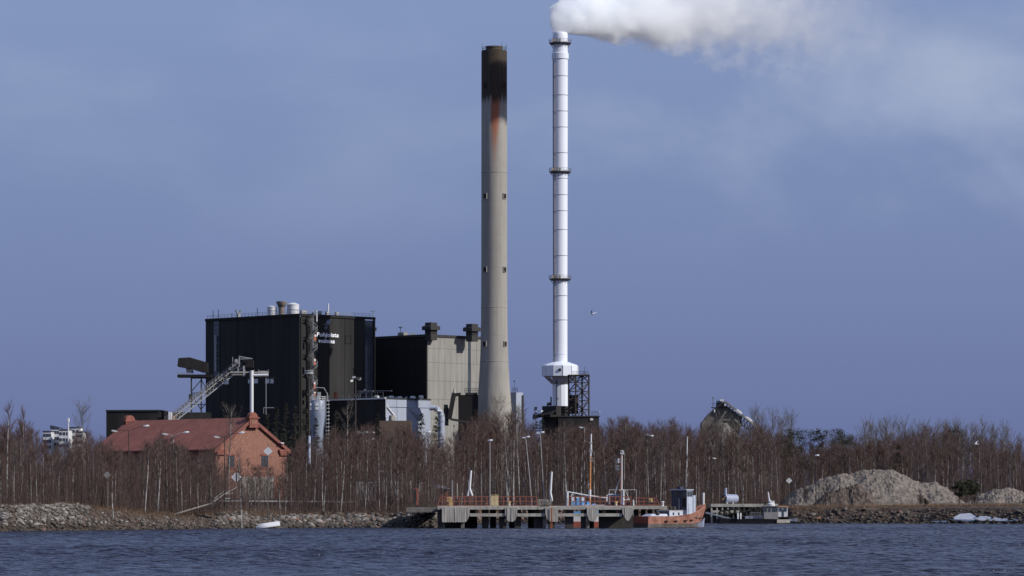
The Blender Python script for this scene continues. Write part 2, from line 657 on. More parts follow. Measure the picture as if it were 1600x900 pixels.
def wall_text(body, face, px0, px1, py_base, cap_px, parent, m, name='lettering', bold=0.03, shear=0.18):
    cu = bpy.data.curves.new(name, 'FONT')
    cu.body = body
    cu.size = 1.0
    cu.shear = shear
    cu.offset = bold
    cu.extrude = 0.04
    cu.space_character = 1.06
    cu.resolution_u = 3
    tmp = bpy.data.objects.new('lettering_source', cu)
    COL.objects.link(tmp)
    dg = bpy.context.evaluated_depsgraph_get()
    me = bpy.data.meshes.new_from_object(tmp.evaluated_get(dg))
    bpy.data.objects.remove(tmp)
    n = len(me.vertices)
    co = np.zeros(n * 3, np.float32)
    me.vertices.foreach_get('co', co)
    co = co.reshape(-1, 3)
    x0, x1 = co[:, 0].min(), co[:, 0].max()
    s0, s1 = face.s(px0), face.s(px1)
    zb = face.z((px0 + px1) / 2, py_base)
    zs = (face.z(px0, py_base - cap_px) - face.z(px0, py_base)) / 0.72
    inv = parent.matrix_basis.inverted()
    out = np.zeros_like(co)
    for i in range(n):
        q = face.at(s0 + (co[i, 0] - x0) / (x1 - x0) * (s1 - s0), zb + co[i, 1] * zs, 0.55 + co[i, 2] * 4)
        out[i] = inv @ q
    me.vertices.foreach_set('co', out.ravel())
    me.update()
    me.materials.clear()
    me.materials.append(m)
    me.name = name
    o = bpy.data.objects.new(name, me)
    COL.objects.link(o)
    o.parent = parent
    return o


M_letter = mat('letter_white', (0.85, 0.85, 0.86), 0.4, 0.03)
wall_text('Pohjoista', FR, 492.6, 527.2, 526.3, 6.6, boiler, M_letter, bold=0.022)
wall_text('voimaa', FR, 496.0, 521.0, 536.0, 6.6, boiler, M_letter, bold=0.022)
# spiral stair
sp = FR.s(481.0)
c0 = FR.at(sp, GZ, 2.6)
zt = ztop + 0.6
mb = MB()
mb.tube([c0, Vector((c0.x, c0.y, zt))], 0.25, 8)
M_stair = mat('stair_grey', (0.17, 0.175, 0.19), 0.5, 0.15)
st = mb.build('spiral_staircase', M_stair, boiler)
mb = MB()
turns = 11
for ph in (0.0, 0.35):
    pts = []
    for i in range(turns * 14 + 1):
        a = 2 * math.pi * i / 14
        z = GZ + (zt - GZ) * i / (turns * 14)
        pts.append((c0.x + 1.7 * math.cos(a), c0.y + 1.7 * math.sin(a), z + ph * 3.2))
    mb.tube(pts, 0.11, 4)
mb.build('handrail', M_stair, st)
mb = MB()
for i in range(turns * 14):
    a = 2 * math.pi * i / 14
    z = GZ + (zt - GZ) * i / (turns * 14)
    d = Vector((math.cos(a), math.sin(a), 0))
    mb.obox(c0 * 1 + d * 0.9 + Vector((0, 0, z - GZ)), (d, d.cross(Vector((0, 0, 1))), (0, 0, 1)), (0.85, 0.28, 0.05))
mb.build('tread', M_rail, st)
for y0, y1, sx in ((523, 533, 0), (561, 571, -0.6), (597, 608, -0.9), (612.5, 619, -0.6)):
    pc = FR.pt(479.2 + sx, (y0 + y1) / 2, 4.4)
    h = (y1 - y0) / 4.39
    mb = MB()
    mb.obox(pc, (FR.u, FR.n, (0, 0, 1)), (0.42, 0.1, h * 0.5))
    mb.build('stair_screen', M_orange, st)
    mb = MB()
    mb.obox(pc + FR.n * 0.12 + Vector((0, 0, h * 0.28)), (FR.u, FR.n, (0, 0, 1)), (0.36, 0.08, h * 0.14))
    mb.build('stair_screen', M_white, st)

# ------------------------------------------------------------------ grey hall
C2 = (-30.84, 1252.0)
GL, GR = Face(C2, DL), Face(C2, DR)
g_sl, g_sr = GL.s(582), GR.s(772)
gz_top = GL.z(667, 523.5)
hall = thing('turbine_hall', 'tall grey concrete hall with dark shaded side behind the concrete chimney', 'power station', (C2[0], C2[1] + 15, 3.5))
cen = Vector((C2[0], C2[1], 0)) + GL.u * g_sl / 2 + GR.u * g_sr / 2
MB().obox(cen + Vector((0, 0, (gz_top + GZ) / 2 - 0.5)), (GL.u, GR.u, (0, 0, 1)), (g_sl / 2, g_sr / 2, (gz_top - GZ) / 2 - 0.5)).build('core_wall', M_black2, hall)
rows = [gz_top - 0.6, GR.z(690, 545), GR.z(690, 567), GR.z(690, 595.5), GR.z(690, 624), GR.z(690, 655), GZ]
cols = [667.4, 676, 685, 694, 703, 712, 721, 730.5]
cols2 = [735, 744, 753, 772]
for cc in (cols, cols2):
    for a, c in zip(cc[:-1], cc[1:]):
        for z1, z0 in zip(rows[:-1], rows[1:]):
            mb = MB()
            GR.sbox(mb, GR.s(a) + 0.025, GR.s(c) - 0.025, z0 + 0.035, z1 - 0.035, 0, 0.2 + rng.uniform(-0.03, 0.03))
            mb.build('concrete_panel', M_conc, hall)
mb = MB()
GR.sbox(mb, GR.s(730.6), GR.s(734.9), GZ, gz_top - 0.6, 0, 0.1)
mb.build('glazed_slot', M_glass, hall)
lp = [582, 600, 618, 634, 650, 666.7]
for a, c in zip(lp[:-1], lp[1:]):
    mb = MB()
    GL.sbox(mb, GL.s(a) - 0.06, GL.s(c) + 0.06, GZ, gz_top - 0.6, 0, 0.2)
    mb.build('cladding_panel', M_black2, hall)  # side turned from the sun, its shade put into the black sheet
mb = MB()
GL.sbox(mb, -0.5, g_sl, gz_top - 0.6, gz_top + 0.3, -0.5, 0.5)
GR.sbox(mb, 0.55, g_sr, gz_top - 0.6, gz_top + 0.3, -0.5, 0.5)
mb.build('parapet', M_darksteel, hall)
for (px, D) in ((673.5, 1252), (737.5, 1262)):
    s = F / D
    p = P(px, 523, D)
    p.z = gz_top
    mb = MB()
    mb.obox(p + Vector((0, 0, 4.6 / 2 - 1)), (GL.u, GR.u, (0, 0, 1)), (1.55, 1.55, 3.2))
    v = mb.build('roof_ventilator', M_darksteel, hall)
    mb = MB()
    top = p.z + (523 - 505) / s - 1.2
    w = 2.35
    for k in range(1):
        mb.loft([[p + GL.u * (a * w) + GR.u * (c * w) + Vector((0, 0, top - p.z - 1.2)) for a, c in ((-1, -1), (1, -1), (1, 1), (-1, 1))],
                 [p + GL.u * (a * w) + GR.u * (c * w) + Vector((0, 0, top - p.z + 0.1)) for a, c in ((-1, -1), (1, -1), (1, 1), (-1, 1))],
                 [p + GL.u * (a * 0.2) + GR.u * (c * 0.2) + Vector((0, 0, top - p.z + 1.1)) for a, c in ((-1, -1), (1, -1), (1, 1), (-1, 1))]])
    mb.build('ventilator_hood', M_darksteel, v)
    mb = MB()
    for k in range(4):
        zz = p.z + 0.5 + k * 0.55
        mb.obox(Vector((p.x, p.y, zz)), (GL.u, GR.u, (0, 0, 1)), (1.62, 1.62, 0.1))
    mb.build('louvre', M_black2, v)
p = GL.at(GL.s(623), gz_top, -2)
mb = MB()
mb.obox(p + Vector((0, 0, 0.5)), (GL.u, GR.u, (0, 0, 1)), (1.6, 1.0, 1.0))
mb.build('roof_box', M_conc, hall)
mb = MB()
p = GL.at(GL.s(622.5), gz_top, -1.0)
mb.tube([p, p + Vector((0, 0, 3.4))], 0.1, 6)
mb.beam(p + Vector((-0.6, 0, 3.5)), p + Vector((0.1, 0, 3.1)), 0.4)
mb.beam(p + Vector((0.6, 0, 3.6)), p + Vector((0.1, 0, 3.1)), 0.4)
mb.build('roof_light', M_darksteel, hall)
mb = MB()
p = GL.at(GL.s(642), gz_top, -1.0)
mb.beam(p + Vector((-1, 0, 0.6)), p + Vector((1, 0, 0.6)), 0.5)
mb.build('roof_light', M_galv, hall)

# ------------------------------------------------------------------ annex with white duct wall
C3 = (-44.5, 1215.0)
AL, AR = Face(C3, DL), Face(C3, DR)
a_sl, a_sr = AL.s(511), AR.s(672.5)
az = AL.z(602, 623.5)
annex = thing('filter_annex', 'low annex with pale blue-white end wall and cluttered roof beneath the grey hall', 'power station', (C3[0], C3[1] + 12, 3.5))
cen = Vector((C3[0], C3[1], 0)) + AL.u * a_sl / 2 + AR.u * a_sr / 2
MB().obox(cen + Vector((0, 0, (az + GZ) / 2)), (AL.u, AR.u, (0, 0, 1)), (a_sl / 2, a_sr / 2, (az - GZ) / 2)).build('core_wall', M_black, annex)
M_bluewhite = mat('pale_sheet', (0.325, 0.355, 0.43), 0.4, 0.07, 0.5, streak=0.15)
xs_ = [602.6, 619, 635]
zb = AR.z(640, 637)
for a, c in ((602.6, 618.8), (619.2, 635), (651, 672.4)):
    mb = MB()
    AR.sbox(mb, AR.s(a), AR.s(c), zb + 0.1, az - 0.1, 0, 0.25)
    mb.build('white_panel', M_bluewhite, annex)
for a, c in ((602.6, 619.5), (620, 634.5), (635, 652.5), (653, 672.4)):
    mb = MB()
    AR.sbox(mb, AR.s(a), AR.s(c), GZ, zb - 0.1, 0, 0.2)
    mb.build('white_panel', M_bluewhite, annex)
mb = MB()
AR.sbox(mb, AR.s(635.2), AR.s(650.8), zb + 0.02, az - 0.05, 0, 0.05)
mb.build('recessed_panel', M_bluewhite, annex)
# wedge added to the wall, shaped so its near side turns dark
mb = MB()
a0, a1, b0, b1 = AR.pt(635.5, 637.3, 0.2), AR.pt(651, 637.3, 0.2), AR.pt(650.5, 654, 0.2), AR.pt(662, 668, 0.2)
q0, q1 = AR.pt(651, 637.3, 2.8), AR.pt(656.5, 654, 2.8)
e0, e1 = AR.pt(655.5, 652, 0.2), AR.pt(651, 655, 0.2)
mb.add([AR.pt(635.5, 637.3, 0.22), AR.pt(651, 637.3, 1.7), AR.pt(656, 654, 1.7), AR.pt(650.5, 655, 0.22), AR.pt(652.5, 637.3, 0.2), AR.pt(659, 654, 0.2)],
       [(0, 1, 2, 3), (1, 4, 5, 2), (0, 4, 1), (3, 2, 5)])
mb.build('shade_wedge', M_bluewhite, annex)
mb = MB()
mb.beam(AR.pt(602.6, 634, 0.5), AR.pt(617, 652, 0.5), 0.35)
mb.beam(AR.pt(602.2, 624, 0.35), AR.pt(602.2, 652, 0.35), 0.35)
mb.build('edge_trim', M_white, annex)
mb = MB()
AL.sbox(mb, -0.3, a_sl, az, az + 0.5, -0.2, 0.5)
mb.build('roof_edge', M_white2, annex)
mb = MB()
AR.sbox(mb, 0, a_sr, az, az + 0.4, -0.2, 0.4)
mb.build('roof_edge', M_darksteel, annex)
# roof clutter
for k, (px, w, h, yy, white) in enumerate(((583, 5, 5, 620, 0), (588.5, 5.5, 6.5, 618, 1), (595, 4, 4, 621, 0), (603, 5, 4.5, 620, 0), (611.5, 6, 6, 618, 1), (619, 4, 4, 620, 0),
                                      (625, 5, 5, 619, 1), (634, 4, 4, 620, 0), (638, 4, 3.5, 620.5, 0), (645, 6, 5.5, 618.5, 1), (653, 4, 4, 620, 0), (658, 4, 6.5, 619, 1))):
    D = 1226 - 0.02 * (px - 580)
    s = F / D
    p = P(px, 624, D)
    p.z = az
    r = w / 2 / s
    L = h / s
    mb = MB()
    if white:
        mb.tube([p + Vector((-r, 0.5, L * 0.65)), p + Vector((r, -0.5, L * 0.65))], L * 0.42, 12)
        mb.box(p + Vector((0, 0, L * 0.12)), (r * 1.4, 0.8, L * 0.3))
        mb.build('roof_fan', M_white2, annex, smooth=True)
    else:
        mb.box(p + Vector((0, 0, L * 0.5)), (r * 2, 1.2, L))
        mb.beam(p + Vector((-r, 0, L)), p + Vector((r * 1.4, 0, L * 1.3)), 0.15)
        mb.build('roof_unit', M_galv if k % 2 else M_darksteel, annex)
mb = MB()
for k in range(9):
    p = AL.at(2 + k * (a_sl - 4) / 9, az, -0.8)
    mb.beam(p, p + Vector((0, 0, 2.4)), 0.09)
mb.beam(AL.at(2, az + 2.4, -0.8), AL.at(a_sl - 5, az + 2.4, -0.8), 0.1)
mb.beam(AL.at(2, az + 1.2, -0.8), AL.at(a_sl - 5, az + 1.2, -0.8), 0.08)
mb.tube([AL.pt(556, 622, -1), AL.pt(561, 614, -1), AL.pt(567, 611, -1), AL.pt(580, 611, -1)], 0.2, 6)
mb.tube([AL.pt(552, 622, -1), AL.pt(558, 613, -1), AL.pt(567, 609, -1)], 0.2, 6)
mb.beam(AL.at(1, az + 3.0, -4), AL.at(20, az + 3.4, -4), 0.25)
mb.build('roof_piping', M_rail, annex)
mb = MB()
AL.sbox(mb, AL.s(525.5), AL.s(521.5), AL.z(523, 623), AL.z(523, 612), -0.6, 0.1)
mb.build('orange_hatch', M_orange, annex)
mb = MB()
AR.box(mb, 608, 614, 649, 657, 0.25, 1.2)
mb.build('wall_cabinet', M_conc, annex)

# low brown wall before the annex
mb = MB()
c = P(618, 662, 1190)
mb.box(c + Vector((0, 0, -8)), (11, 4, 18))
o = mb.build('boundary_wall', mat('brown_render', (0.12, 0.085, 0.065), 0.9), None)
tag(o, 'brown rendered block standing in front of the pale annex wall', 'wall')

# white bent duct
mb = MB()
Dd = 1205
pts = [P(671, 637.5, Dd), P(679, 637, Dd), P(684.5, 640, Dd), P(688.5, 646, Dd), P(690, 653, Dd), P(689.5, 663, Dd), P(689, 700, Dd)]
duct = thing('exhaust_duct', 'fat white bent duct curving down beside the pale annex wall', 'duct', (P(688, 700, Dd).x, Dd, 3.5))
mb.tube(pts, 0.9, 14, r2=1.25)
d_ = mb.build('duct_pipe', M_bluewhite, duct, smooth=True)
mb = MB()
for i in range(1, 6):
    a, c = pts[i], pts[i + 1]
    d = (c - a).normalized()
    mid = (a + c) / 2
    mb.tube([mid - d * 0.12, mid + d * 0.12], 1.32, 14)
mb.build('duct_hoop', M_galv, duct)

# ------------------------------------------------------------------ ash silo
Ds = 1208
p = P(496, 660, Ds)
s = F / Ds
silo = thing('ash_silo', 'pale blue-grey cylindrical silo with ladder cage at the black wall foot', 'silo', (p.x, Ds, 3.5))
r = 13.5 / s
z1 = P(0, 627, Ds).z
z0 = P(0, 650, Ds).z
mb = MB()
mb.lathe((p.x, Ds, 0), [(2.0, 3), (2.0, 15), (r * 0.75, z0 - 5), (r, z0), (r, z1), (r * 0.9, z1 + 0.4)], 28)
M_silo = mat('silo_blue', (0.23, 0.265, 0.335), 0.4, 0.12, 0.4, streak=0.2)
mb.build('silo_body', M_silo, silo, smooth=True)
mb = MB()
for k in range(20):
    a = 2 * math.pi * k / 20
    q = Vector((p.x + r * math.cos(a), Ds + r * math.sin(a), z1))
    mb.beam(q, q + Vector((0, 0, 1.6)), 0.1)
mb.lathe((p.x, Ds, z1), [(r, 0.8), (r + 0.08, 0.8), (r + 0.08, 0.9), (r, 0.9)], 24, cap=False)
mb.lathe((p.x, Ds, z1), [(r, 1.55), (r + 0.08, 1.55), (r + 0.08, 1.65), (r, 1.65)], 24, cap=False)
mb.build('silo_railing', M_white2, silo)
for dx, dz, hw, hh in ((-1.6, 1.2, 0.9, 1.3), (0.6, 1.6, 1.1, 1.6), (2.0, 0.8, 0.5, 0.9)):
    mb = MB()
    mb.box((p.x + dx, Ds, z1 + dz), (hw, 1.2, hh * 2))
    mb.build('silo_filter', M_galv, silo)
mb = MB()
for k in range(3):
    x0 = p.x - 1.9 + k * 1.9
    for zz in (z1 - 0.7, z1 - 2.1):
        mb.box((x0, Ds - r * 1.0 + abs(x0 - p.x) ** 2 * 0.2, zz - 0.45), (1.1, 0.3, 1.0))
mb.build('silo_hatch', M_white2, silo)
xl = p.x + r + 0.5
mb = MB()
mb.beam((xl - 0.45, Ds - 1, 12), (xl - 0.45, Ds - 1, z1 + 2), 0.12)
mb.beam((xl + 0.45, Ds - 1, 12), (xl + 0.45, Ds - 1, z1 + 2), 0.12)
for k in range(12):
    zz = z1 - k * 1.3
    mb.lathe((xl, Ds - 1, zz), [(0.8, 0), (0.8, 0.25), (0.7, 0.25), (0.7, 0)], 10, cap=False)
mb.tube([(xl, Ds - 1, z1), (xl, Ds - 1, z1 + 2.6), (xl - 1.2, Ds - 1, z1 + 4.6), (xl - 4.5, Ds - 1, z1 + 4.8)], 0.16, 6)
mb.build('ladder_cage', M_galv, silo)

# ------------------------------------------------------------------ concrete chimney
Dc = 1231.5
sc_ = F / Dc
pc = P(772.2, 786, Dc)
m = bpy.data.materials.new('sooty_concrete')
m.use_nodes = True
nt = m.node_tree
nd, lk = nt.nodes, nt.links
bs = nd['Principled BSDF']
bs.inputs['Roughness'].default_value = 0.9
bs.inputs['Specular IOR Level'].default_value = 0.15


def mnode(t, **kw):
    n = nd.new(t)
    for k, v in kw.items():
        if k == 'inp':
            for i, x in v.items():
                n.inputs[i].default_value = x
        else:
            setattr(n, k, v)
    return n


def mmath(op, a, b_=None, clamp=False):
    n = nd.new('ShaderNodeMath')
    n.operation = op
    n.use_clamp = clamp
    for i, v in enumerate((a, b_)):
        if v is None:
            continue
        if isinstance(v, (int, float)):
            n.inputs[i].default_value = v
        else:
            lk.new(v, n.inputs[i])
    return n.outputs[0]


def mrange(v, a, b_):
    n = nd.new('ShaderNodeMapRange')
    n.interpolation_type = 'SMOOTHSTEP'
    n.inputs[1].default_value = a
    n.inputs[2].default_value = b_
    lk.new(v, n.inputs[0])
    return n.outputs[0]


def mmix(f, a, b_):
    n = nd.new('ShaderNodeMix')
    n.data_type = 'RGBA'
    for i, v in ((0, f), (6, a), (7, b_)):
        if isinstance(v, (int, float)):
            n.inputs[i].default_value = v
        elif isinstance(v, tuple):
            n.inputs[i].default_value = v + (1,)
        else:
            lk.new(v, n.inputs[i])
    return n.outputs[2]


tcn = nd.new('ShaderNodeTexCoord')
sp3 = nd.new('ShaderNodeSeparateXYZ')
lk.new(tcn.outputs['Object'], sp3.inputs[0])


def mnoise_tex(scale, sz, detail=5):
    mp_ = nd.new('ShaderNodeMapping')
    mp_.inputs['Scale'].default_value = (1, 1, sz)
    lk.new(tcn.outputs['Object'], mp_.inputs[0])
    n = nd.new('ShaderNodeTexNoise')
    n.inputs['Scale'].default_value = scale
    n.inputs['Detail'].default_value = detail
    lk.new(mp_.outputs[0], n.inputs['Vector'])
    return n.outputs[0]


streaks = mnoise_tex(1.2, 0.04)
blot = mnoise_tex(0.35, 0.6)
zrel = lambda py: (HOR - py) / sc_ + EYE - 3.5
base = mmix(streaks, (0.225, 0.212, 0.19), (0.37, 0.35, 0.32))
base = mmix(mmath('MULTIPLY', mrange(blot, 0.45, 0.75), 0.5), base, (0.25, 0.235, 0.21))
# broad pour bands
wob = mmath('ADD', sp3.outputs['Z'], mmath('MULTIPLY', mmath('SUBTRACT', streaks, 0.5), 7.0))
lines = mrange(mmath('ABSOLUTE', mmath('SUBTRACT', mmath('FRACT', mmath('MULTIPLY', sp3.outputs['Z'], 1 / 12.0)), 0.5)), 0.492, 0.5)
base = mmix(mmath('MULTIPLY', lines, 0.35), base, (0.12, 0.11, 0.1))
# rust-red run-off on the side facing the water
xw = mmath('ADD', sp3.outputs['X'], mmath('MULTIPLY', mmath('SUBTRACT', streaks, .5), 1.6))
zdrop = mmath('MAXIMUM', mmath('SUBTRACT', zrel(165), sp3.outputs['Z']), 0.0)
xl_ = mrange(mmath('SUBTRACT', xw, mmath('MULTIPLY', zdrop, 0.035)), -1.9, -0.7)
xr_ = mrange(mmath('ADD', xw, mmath('MULTIPLY', zdrop, 0.085)), 3.0, 1.3)
xmask = mmath('MULTIPLY', xl_, xr_)
ymask = mrange(sp3.outputs['Y'], 1.0, -0.5)
zmask = mmath('MULTIPLY', mrange(wob, zrel(290), zrel(190)), 1.0)
rust = mmath('MULTIPLY', mmath('MULTIPLY', xmask, ymask), zmask)
base = mmix(mmath('MULTIPLY', rust, mrange(streaks, 0.15, 0.5), True), base, (0.30, 0.115, 0.065))
soot = mrange(wob, zrel(166), zrel(150))
base = mmix(mmath('MULTIPLY', soot, 0.96), base, mmix(streaks, (0.026, 0.022, 0.018), (0.058, 0.047, 0.036)))
lk.new(base, bs.inputs['Base Color'])
M_chim = m
chim = thing('concrete_chimney', 'tall tapered concrete chimney with black sooty top and rust run-off', 'chimney', (pc.x, Dc, 3.5))
prof = [(745, 0, 27.8), (640, 0, 27.3), (618, 0, 25.6), (600, 0, 24.2), (580, 0, 23.0), (560, 0, 22.0), (540, 0, 21.3), (500, 0, 20.6), (440, 0, 20.3), (300, 0, 20.1), (81, 0, 20.0), (79.5, 0, 19.4), (79.5, 0, 16)]
mb = MB()
pr = [(36 / sc_, -2)] + [(w / sc_, zrel(y)) for y, _, w in prof]
mb.lathe((pc.x, Dc, 3.5), pr, 64)
mb.build('chimney_shaft', M_chim, chim, smooth=True)
mb = MB()
zt_ = 3.5 + zrel(79.5)
mb.lathe((pc.x, Dc, zt_), [(13.2 / sc_, -0.5), (13.2 / sc_, 0.9), (13.8 / sc_, 1.0), (13.8 / sc_, 1.45), (11.5 / sc_, 1.5), (11.5 / sc_, 0.4)], 40)
mb.build('flue_mouth', mat('flue_brick', (0.10, 0.082, 0.062), 0.9), chim, smooth=True)
mb = MB()
rr = 19 / sc_
for k in range(22):
    a = 2 * math.pi * k / 22
    q = Vector((pc.x + rr * math.cos(a), Dc + rr * math.sin(a), zt_))
    mb.beam(q, q + Vector((0, 0, 1.3)), 0.08)
mb.lathe((pc.x, Dc, zt_), [(rr, 1.25), (rr + 0.08, 1.25), (rr + 0.08, 1.33), (rr, 1.33)], 28, cap=False)
mb.lathe((pc.x, Dc, zt_), [(rr, 0.65), (rr + 0.08, 0.65), (rr + 0.08, 0.72), (rr, 0.72)], 28, cap=False)
for a in (0.02, 3.1, -0.9):
    q = Vector((pc.x + rr * math.cos(a), Dc + rr * math.sin(a), zt_))
    mb.beam(q, q + Vector((0, 0, 2.6)), 0.1)
mb.build('crown_railing', M_darksteel, chim)
for py in (134, 307.5, 422, 538):
    w = np.interp(py, [81, 440, 540, 560], [20.0, 20.3, 21.3, 22.0]) / sc_
    for ax in (-math.radians(133), -math.radians(38)):
        d = Vector((math.cos(ax), math.sin(ax), 0))
        t_ = Vector((-d.y, d.x, 0))
        q = Vector((pc.x, Dc, 3.5 + zrel(py))) + d * (w + 0.02)
        mb = MB()
        mb.obox(q, (t_, d, (0, 0, 1)), (0.85, 0.25, 1.0))
        bx_ = mb.build('opening_frame', M_chim if py < 200 else M_conc, chim)
        mb = MB()
        mb.obox(q + d * 0.25, (t_, d, (0, 0, 1)), (0.62, 0.05, 0.78))
        mb.build('opening', M_black2, bx_)
mb = MB()
for py in (270, 480.5, 565):
    w = np.interp(py, [81, 440, 500, 540, 560, 580], [20.0, 20.3, 20.6, 21.3, 22.0, 23.0]) / sc_
    mb.lathe((pc.x, Dc, 3.5 + zrel(py)), [(w, -0.15), (w + 0.07, -0.12), (w + 0.07, 0.12), (w, 0.15)], 64, cap=False)
mb.build('pour_ring', M_chim, chim, smooth=True)

# ------------------------------------------------------------------ white steel stack
Dw = 1202.0
sw = F / Dw
pw = P(875.3, 786, Dw)
stack = thing('steel_stack', 'slender white steel stack with three ring galleries and steam from its mouth', 'chimney', (pw.x, Dw, 3.5))
zw = lambda py: (HOR - py) / sw + EYE
M_stack = mat('stack_white', (0.70, 0.73, 0.80), 0.42, 0.04, 0.12, streak=0.3)
mb = MB()
prof = [(11.3, 575), (11.3, 440), (11.6, 300), (12.0, 100), (12.0, 93.5)]
mb.lathe((pw.x, Dw, 0), [(w / sw, zw(y)) for w, y in prof], 48)
mb.build('shaft', M_stack, stack, smooth=True)
mb = MB()
mb.lathe((pw.x, Dw, 0), [(w / sw, zw(y)) for w, y in ((12.0, 93.6), (13.2, 92.5), (13.2, 83.5), (11.8, 82.5), (11.6, 62), (11.7, 54), (11.0, 51.5), (9.5, 50.4), (9.0, 50.4), (9.0, 54))], 48)
mb.build('stack_cap', M_stack, stack, smooth=True)
M_joint = mat('flange_grey', (0.40, 0.40, 0.43), 0.5, 0.1)
for py in (119, 149, 174, 199, 239, 279, 304.5, 329.5, 359, 399.5, 462, 500, 553):
    w = np.interp(py, [100, 300, 440], [12.0, 11.6, 11.3])
    mb = MB()
    mb.lathe((pw.x, Dw, zw(py)), [(w / sw, -0.13), ((w + 0.5) / sw, -0.1), ((w + 0.5) / sw, 0.1), (w / sw, 0.13)], 48, cap=False)
    mb.build('flange', M_joint if py != 553 else M_stack, stack, smooth=True)
for py in (66, 267, 434.5):
    w = np.interp(py, [60, 300, 440], [11.8, 11.6, 11.3]) / sw
    ro = 17.2 / sw
    z = zw(py + 2)
    mb = MB()
    mb.lathe((pw.x, Dw, z), [(w, -0.5), (w + 0.4, -0.5), (ro, 0.0), (ro, 0.2), (w, 0.2)], 32, cap=False)
    gal = mb.build('gallery', mat('gallery_steel', (0.11, 0.11, 0.12), 0.6), stack)
    mb = MB()
    for k in range(20):
        a = 2 * math.pi * k / 20
        q = Vector((pw.x + ro * math.cos(a), Dw + ro * math.sin(a), z))
        mb.beam(q, q + Vector((0, 0, 1.35)), 0.08)
    for h in (0.7, 1.3):
        mb.lathe((pw.x, Dw, z), [(ro, h), (ro + 0.07, h), (ro + 0.07, h + 0.09), (ro, h + 0.09)], 32, cap=False)
    mb.build('gallery_railing', M_rail, gal)
    for dx in (-1.3, 0.2, -2.2):
        mb = MB()
        mb.box((pw.x + dx - 0.4, Dw - w - 0.7, z + 0.75), (0.6, 0.5, 1.0))
        mb.build('gallery_box', mat('tan_box', (0.35, 0.29, 0.22), 0.6), gal)
    for k in range(12):
        mb = MB()
        a = 2 * math.pi * (k + 0.5) / 12
        d = Vector((math.cos(a), math.sin(a), 0))
        c_ = Vector((pw.x, Dw, z))
        mb.beam(c_ + d * (w + 0.02) + Vector((0, 0, -1.5)), c_ + d * (ro - 0.2) + Vector((0, 0, -0.1)), 0.08)
        mb.build('gallery_bracket', M_darksteel, gal)
for ang, r_, a, c_ in ((-2.35, 0.16, 95, 566), (-2.62, 0.22, 95, 566)):
    mb = MB()
    d = Vector((math.cos(ang), math.sin(ang), 0))
    mb.tube([Vector((pw.x, Dw, zw(c_))) + d * (11.9 / sw), Vector((pw.x, Dw, zw(a))) + d * (12.5 / sw)], r_, 6)
    mb.build('riser_pipe', M_joint, stack)
mb = MB()
d = Vector((math.cos(-2.15), math.sin(-2.15), 0))
t_ = Vector((-d.y, d.x, 0))
for e in (-0.25, 0.25):
    mb.beam(Vector((pw.x, Dw, zw(566))) + d * (12.2 / sw) + t_ * e, Vector((pw.x, Dw, zw(68))) + d * (13.3 / sw) + t_ * e, 0.07)
for k in range(110):
    f_ = k / 110
    q = Vector((pw.x, Dw, zw(566) + (zw(68) - zw(566)) * f_)) + d * ((12.2 + 1.1 * f_) / sw)
    mb.beam(q - t_ * 0.25, q + t_ * 0.25, 0.06)
mb.build('ladder', M_joint, stack)
# drum at the foot, twelve-sided
mb = MB()
mb.lathe((pw.x, Dw, 0), [(11.6 / sw, zw(589)), (28.6 / sw, zw(588)), (28.6 / sw, zw(572)), (27 / sw, zw(570.5)), (12 / sw, zw(565.3))], 12, a0=math.radians(8))
drum = mb.build('drum', M_stack, stack)
mb = MB()
for k in range(12):
    a = math.radians(8) + 2 * math.pi * k / 12
    d = Vector((math.cos(a), math.sin(a), 0))
    q = Vector((pw.x, Dw, 0)) + d * (28.6 / sw)
    mb.beam(q + Vector((0, 0, zw(588))), q + Vector((0, 0, zw(572))), 0.16)
mb.build('drum_rib', M_joint, drum)
mb = MB()
mb.box((pw.x - 0.2, Dw - 28.0 / sw, zw(578.7)), (0.85, 0.5, 0.85))
mb.build('drum_window', M_black2, drum)
mb = MB()
mb.lathe((pw.x, Dw, 0), [(12.2 / sw, 2.5), (12.2 / sw, zw(589))], 12, a0=math.radians(8))
mb.build('lower_shaft', M_stack, stack)
mb = MB()
for k in range(24):
    a = 2 * math.pi * k / 24
    d = Vector((math.cos(a), math.sin(a), 0))
    c_ = Vector((pw.x, Dw, 0))
    mb.beam(c_ + d * (12.6 / sw) + Vector((0, 0, zw(600))), c_ + d * (25 / sw) + Vector((0, 0, zw(588.2))), 0.3)
mb.build('drum_strut', M_joint, stack)
mb = MB()
mb.beam((pw.x - 1.3, Dw - 12.6 / sw, 2.5), (pw.x - 1.3, Dw - 12.6 / sw, zw(590)), 0.22)
mb.build('riser_pipe', M_darksteel, stack)
# base house
Bf = P(0, 0, 1190).y
base_h = thing('stack_base_house', 'squat dark block house round the foot of the white stack', 'building', (pw.x, Dw, 3.5))
Cb = (P(869, 0, 1188).x, 1188.0)
BL, BRt = Face(Cb, DL), Face(Cb, DR)
zz1 = BL.z(869, 634)
sl_, sr_ = BL.s(847), BRt.s(890.5)
cen = Vector((Cb[0], Cb[1], 0)) + BL.u * sl_ / 2 + BRt.u * sr_ / 2
MB().obox(cen + Vector((0, 0, (zz1 + 2.5) / 2)), (BL.u, BRt.u, (0, 0, 1)), (sl_ / 2, sr_ / 2, (zz1 - 2.5) / 2)).build('block_wall', M_black, base_h)
mb = MB()
BL.sbox(mb, 0, sl_ + 1.5, BL.z(860, 652), BL.z(860, 648), 0.1, 3.0)
mb.prism([BL.at(sl_ + 1.5, BL.z(860, 646), 0.1), BL.at(0, BL.z(860, 640), 0.1), BL.at(0, BL.z(860, 648), 3.0), BL.at(sl_ + 1.5, BL.z(860, 652), 3.0)], (0, 0, -0.5))
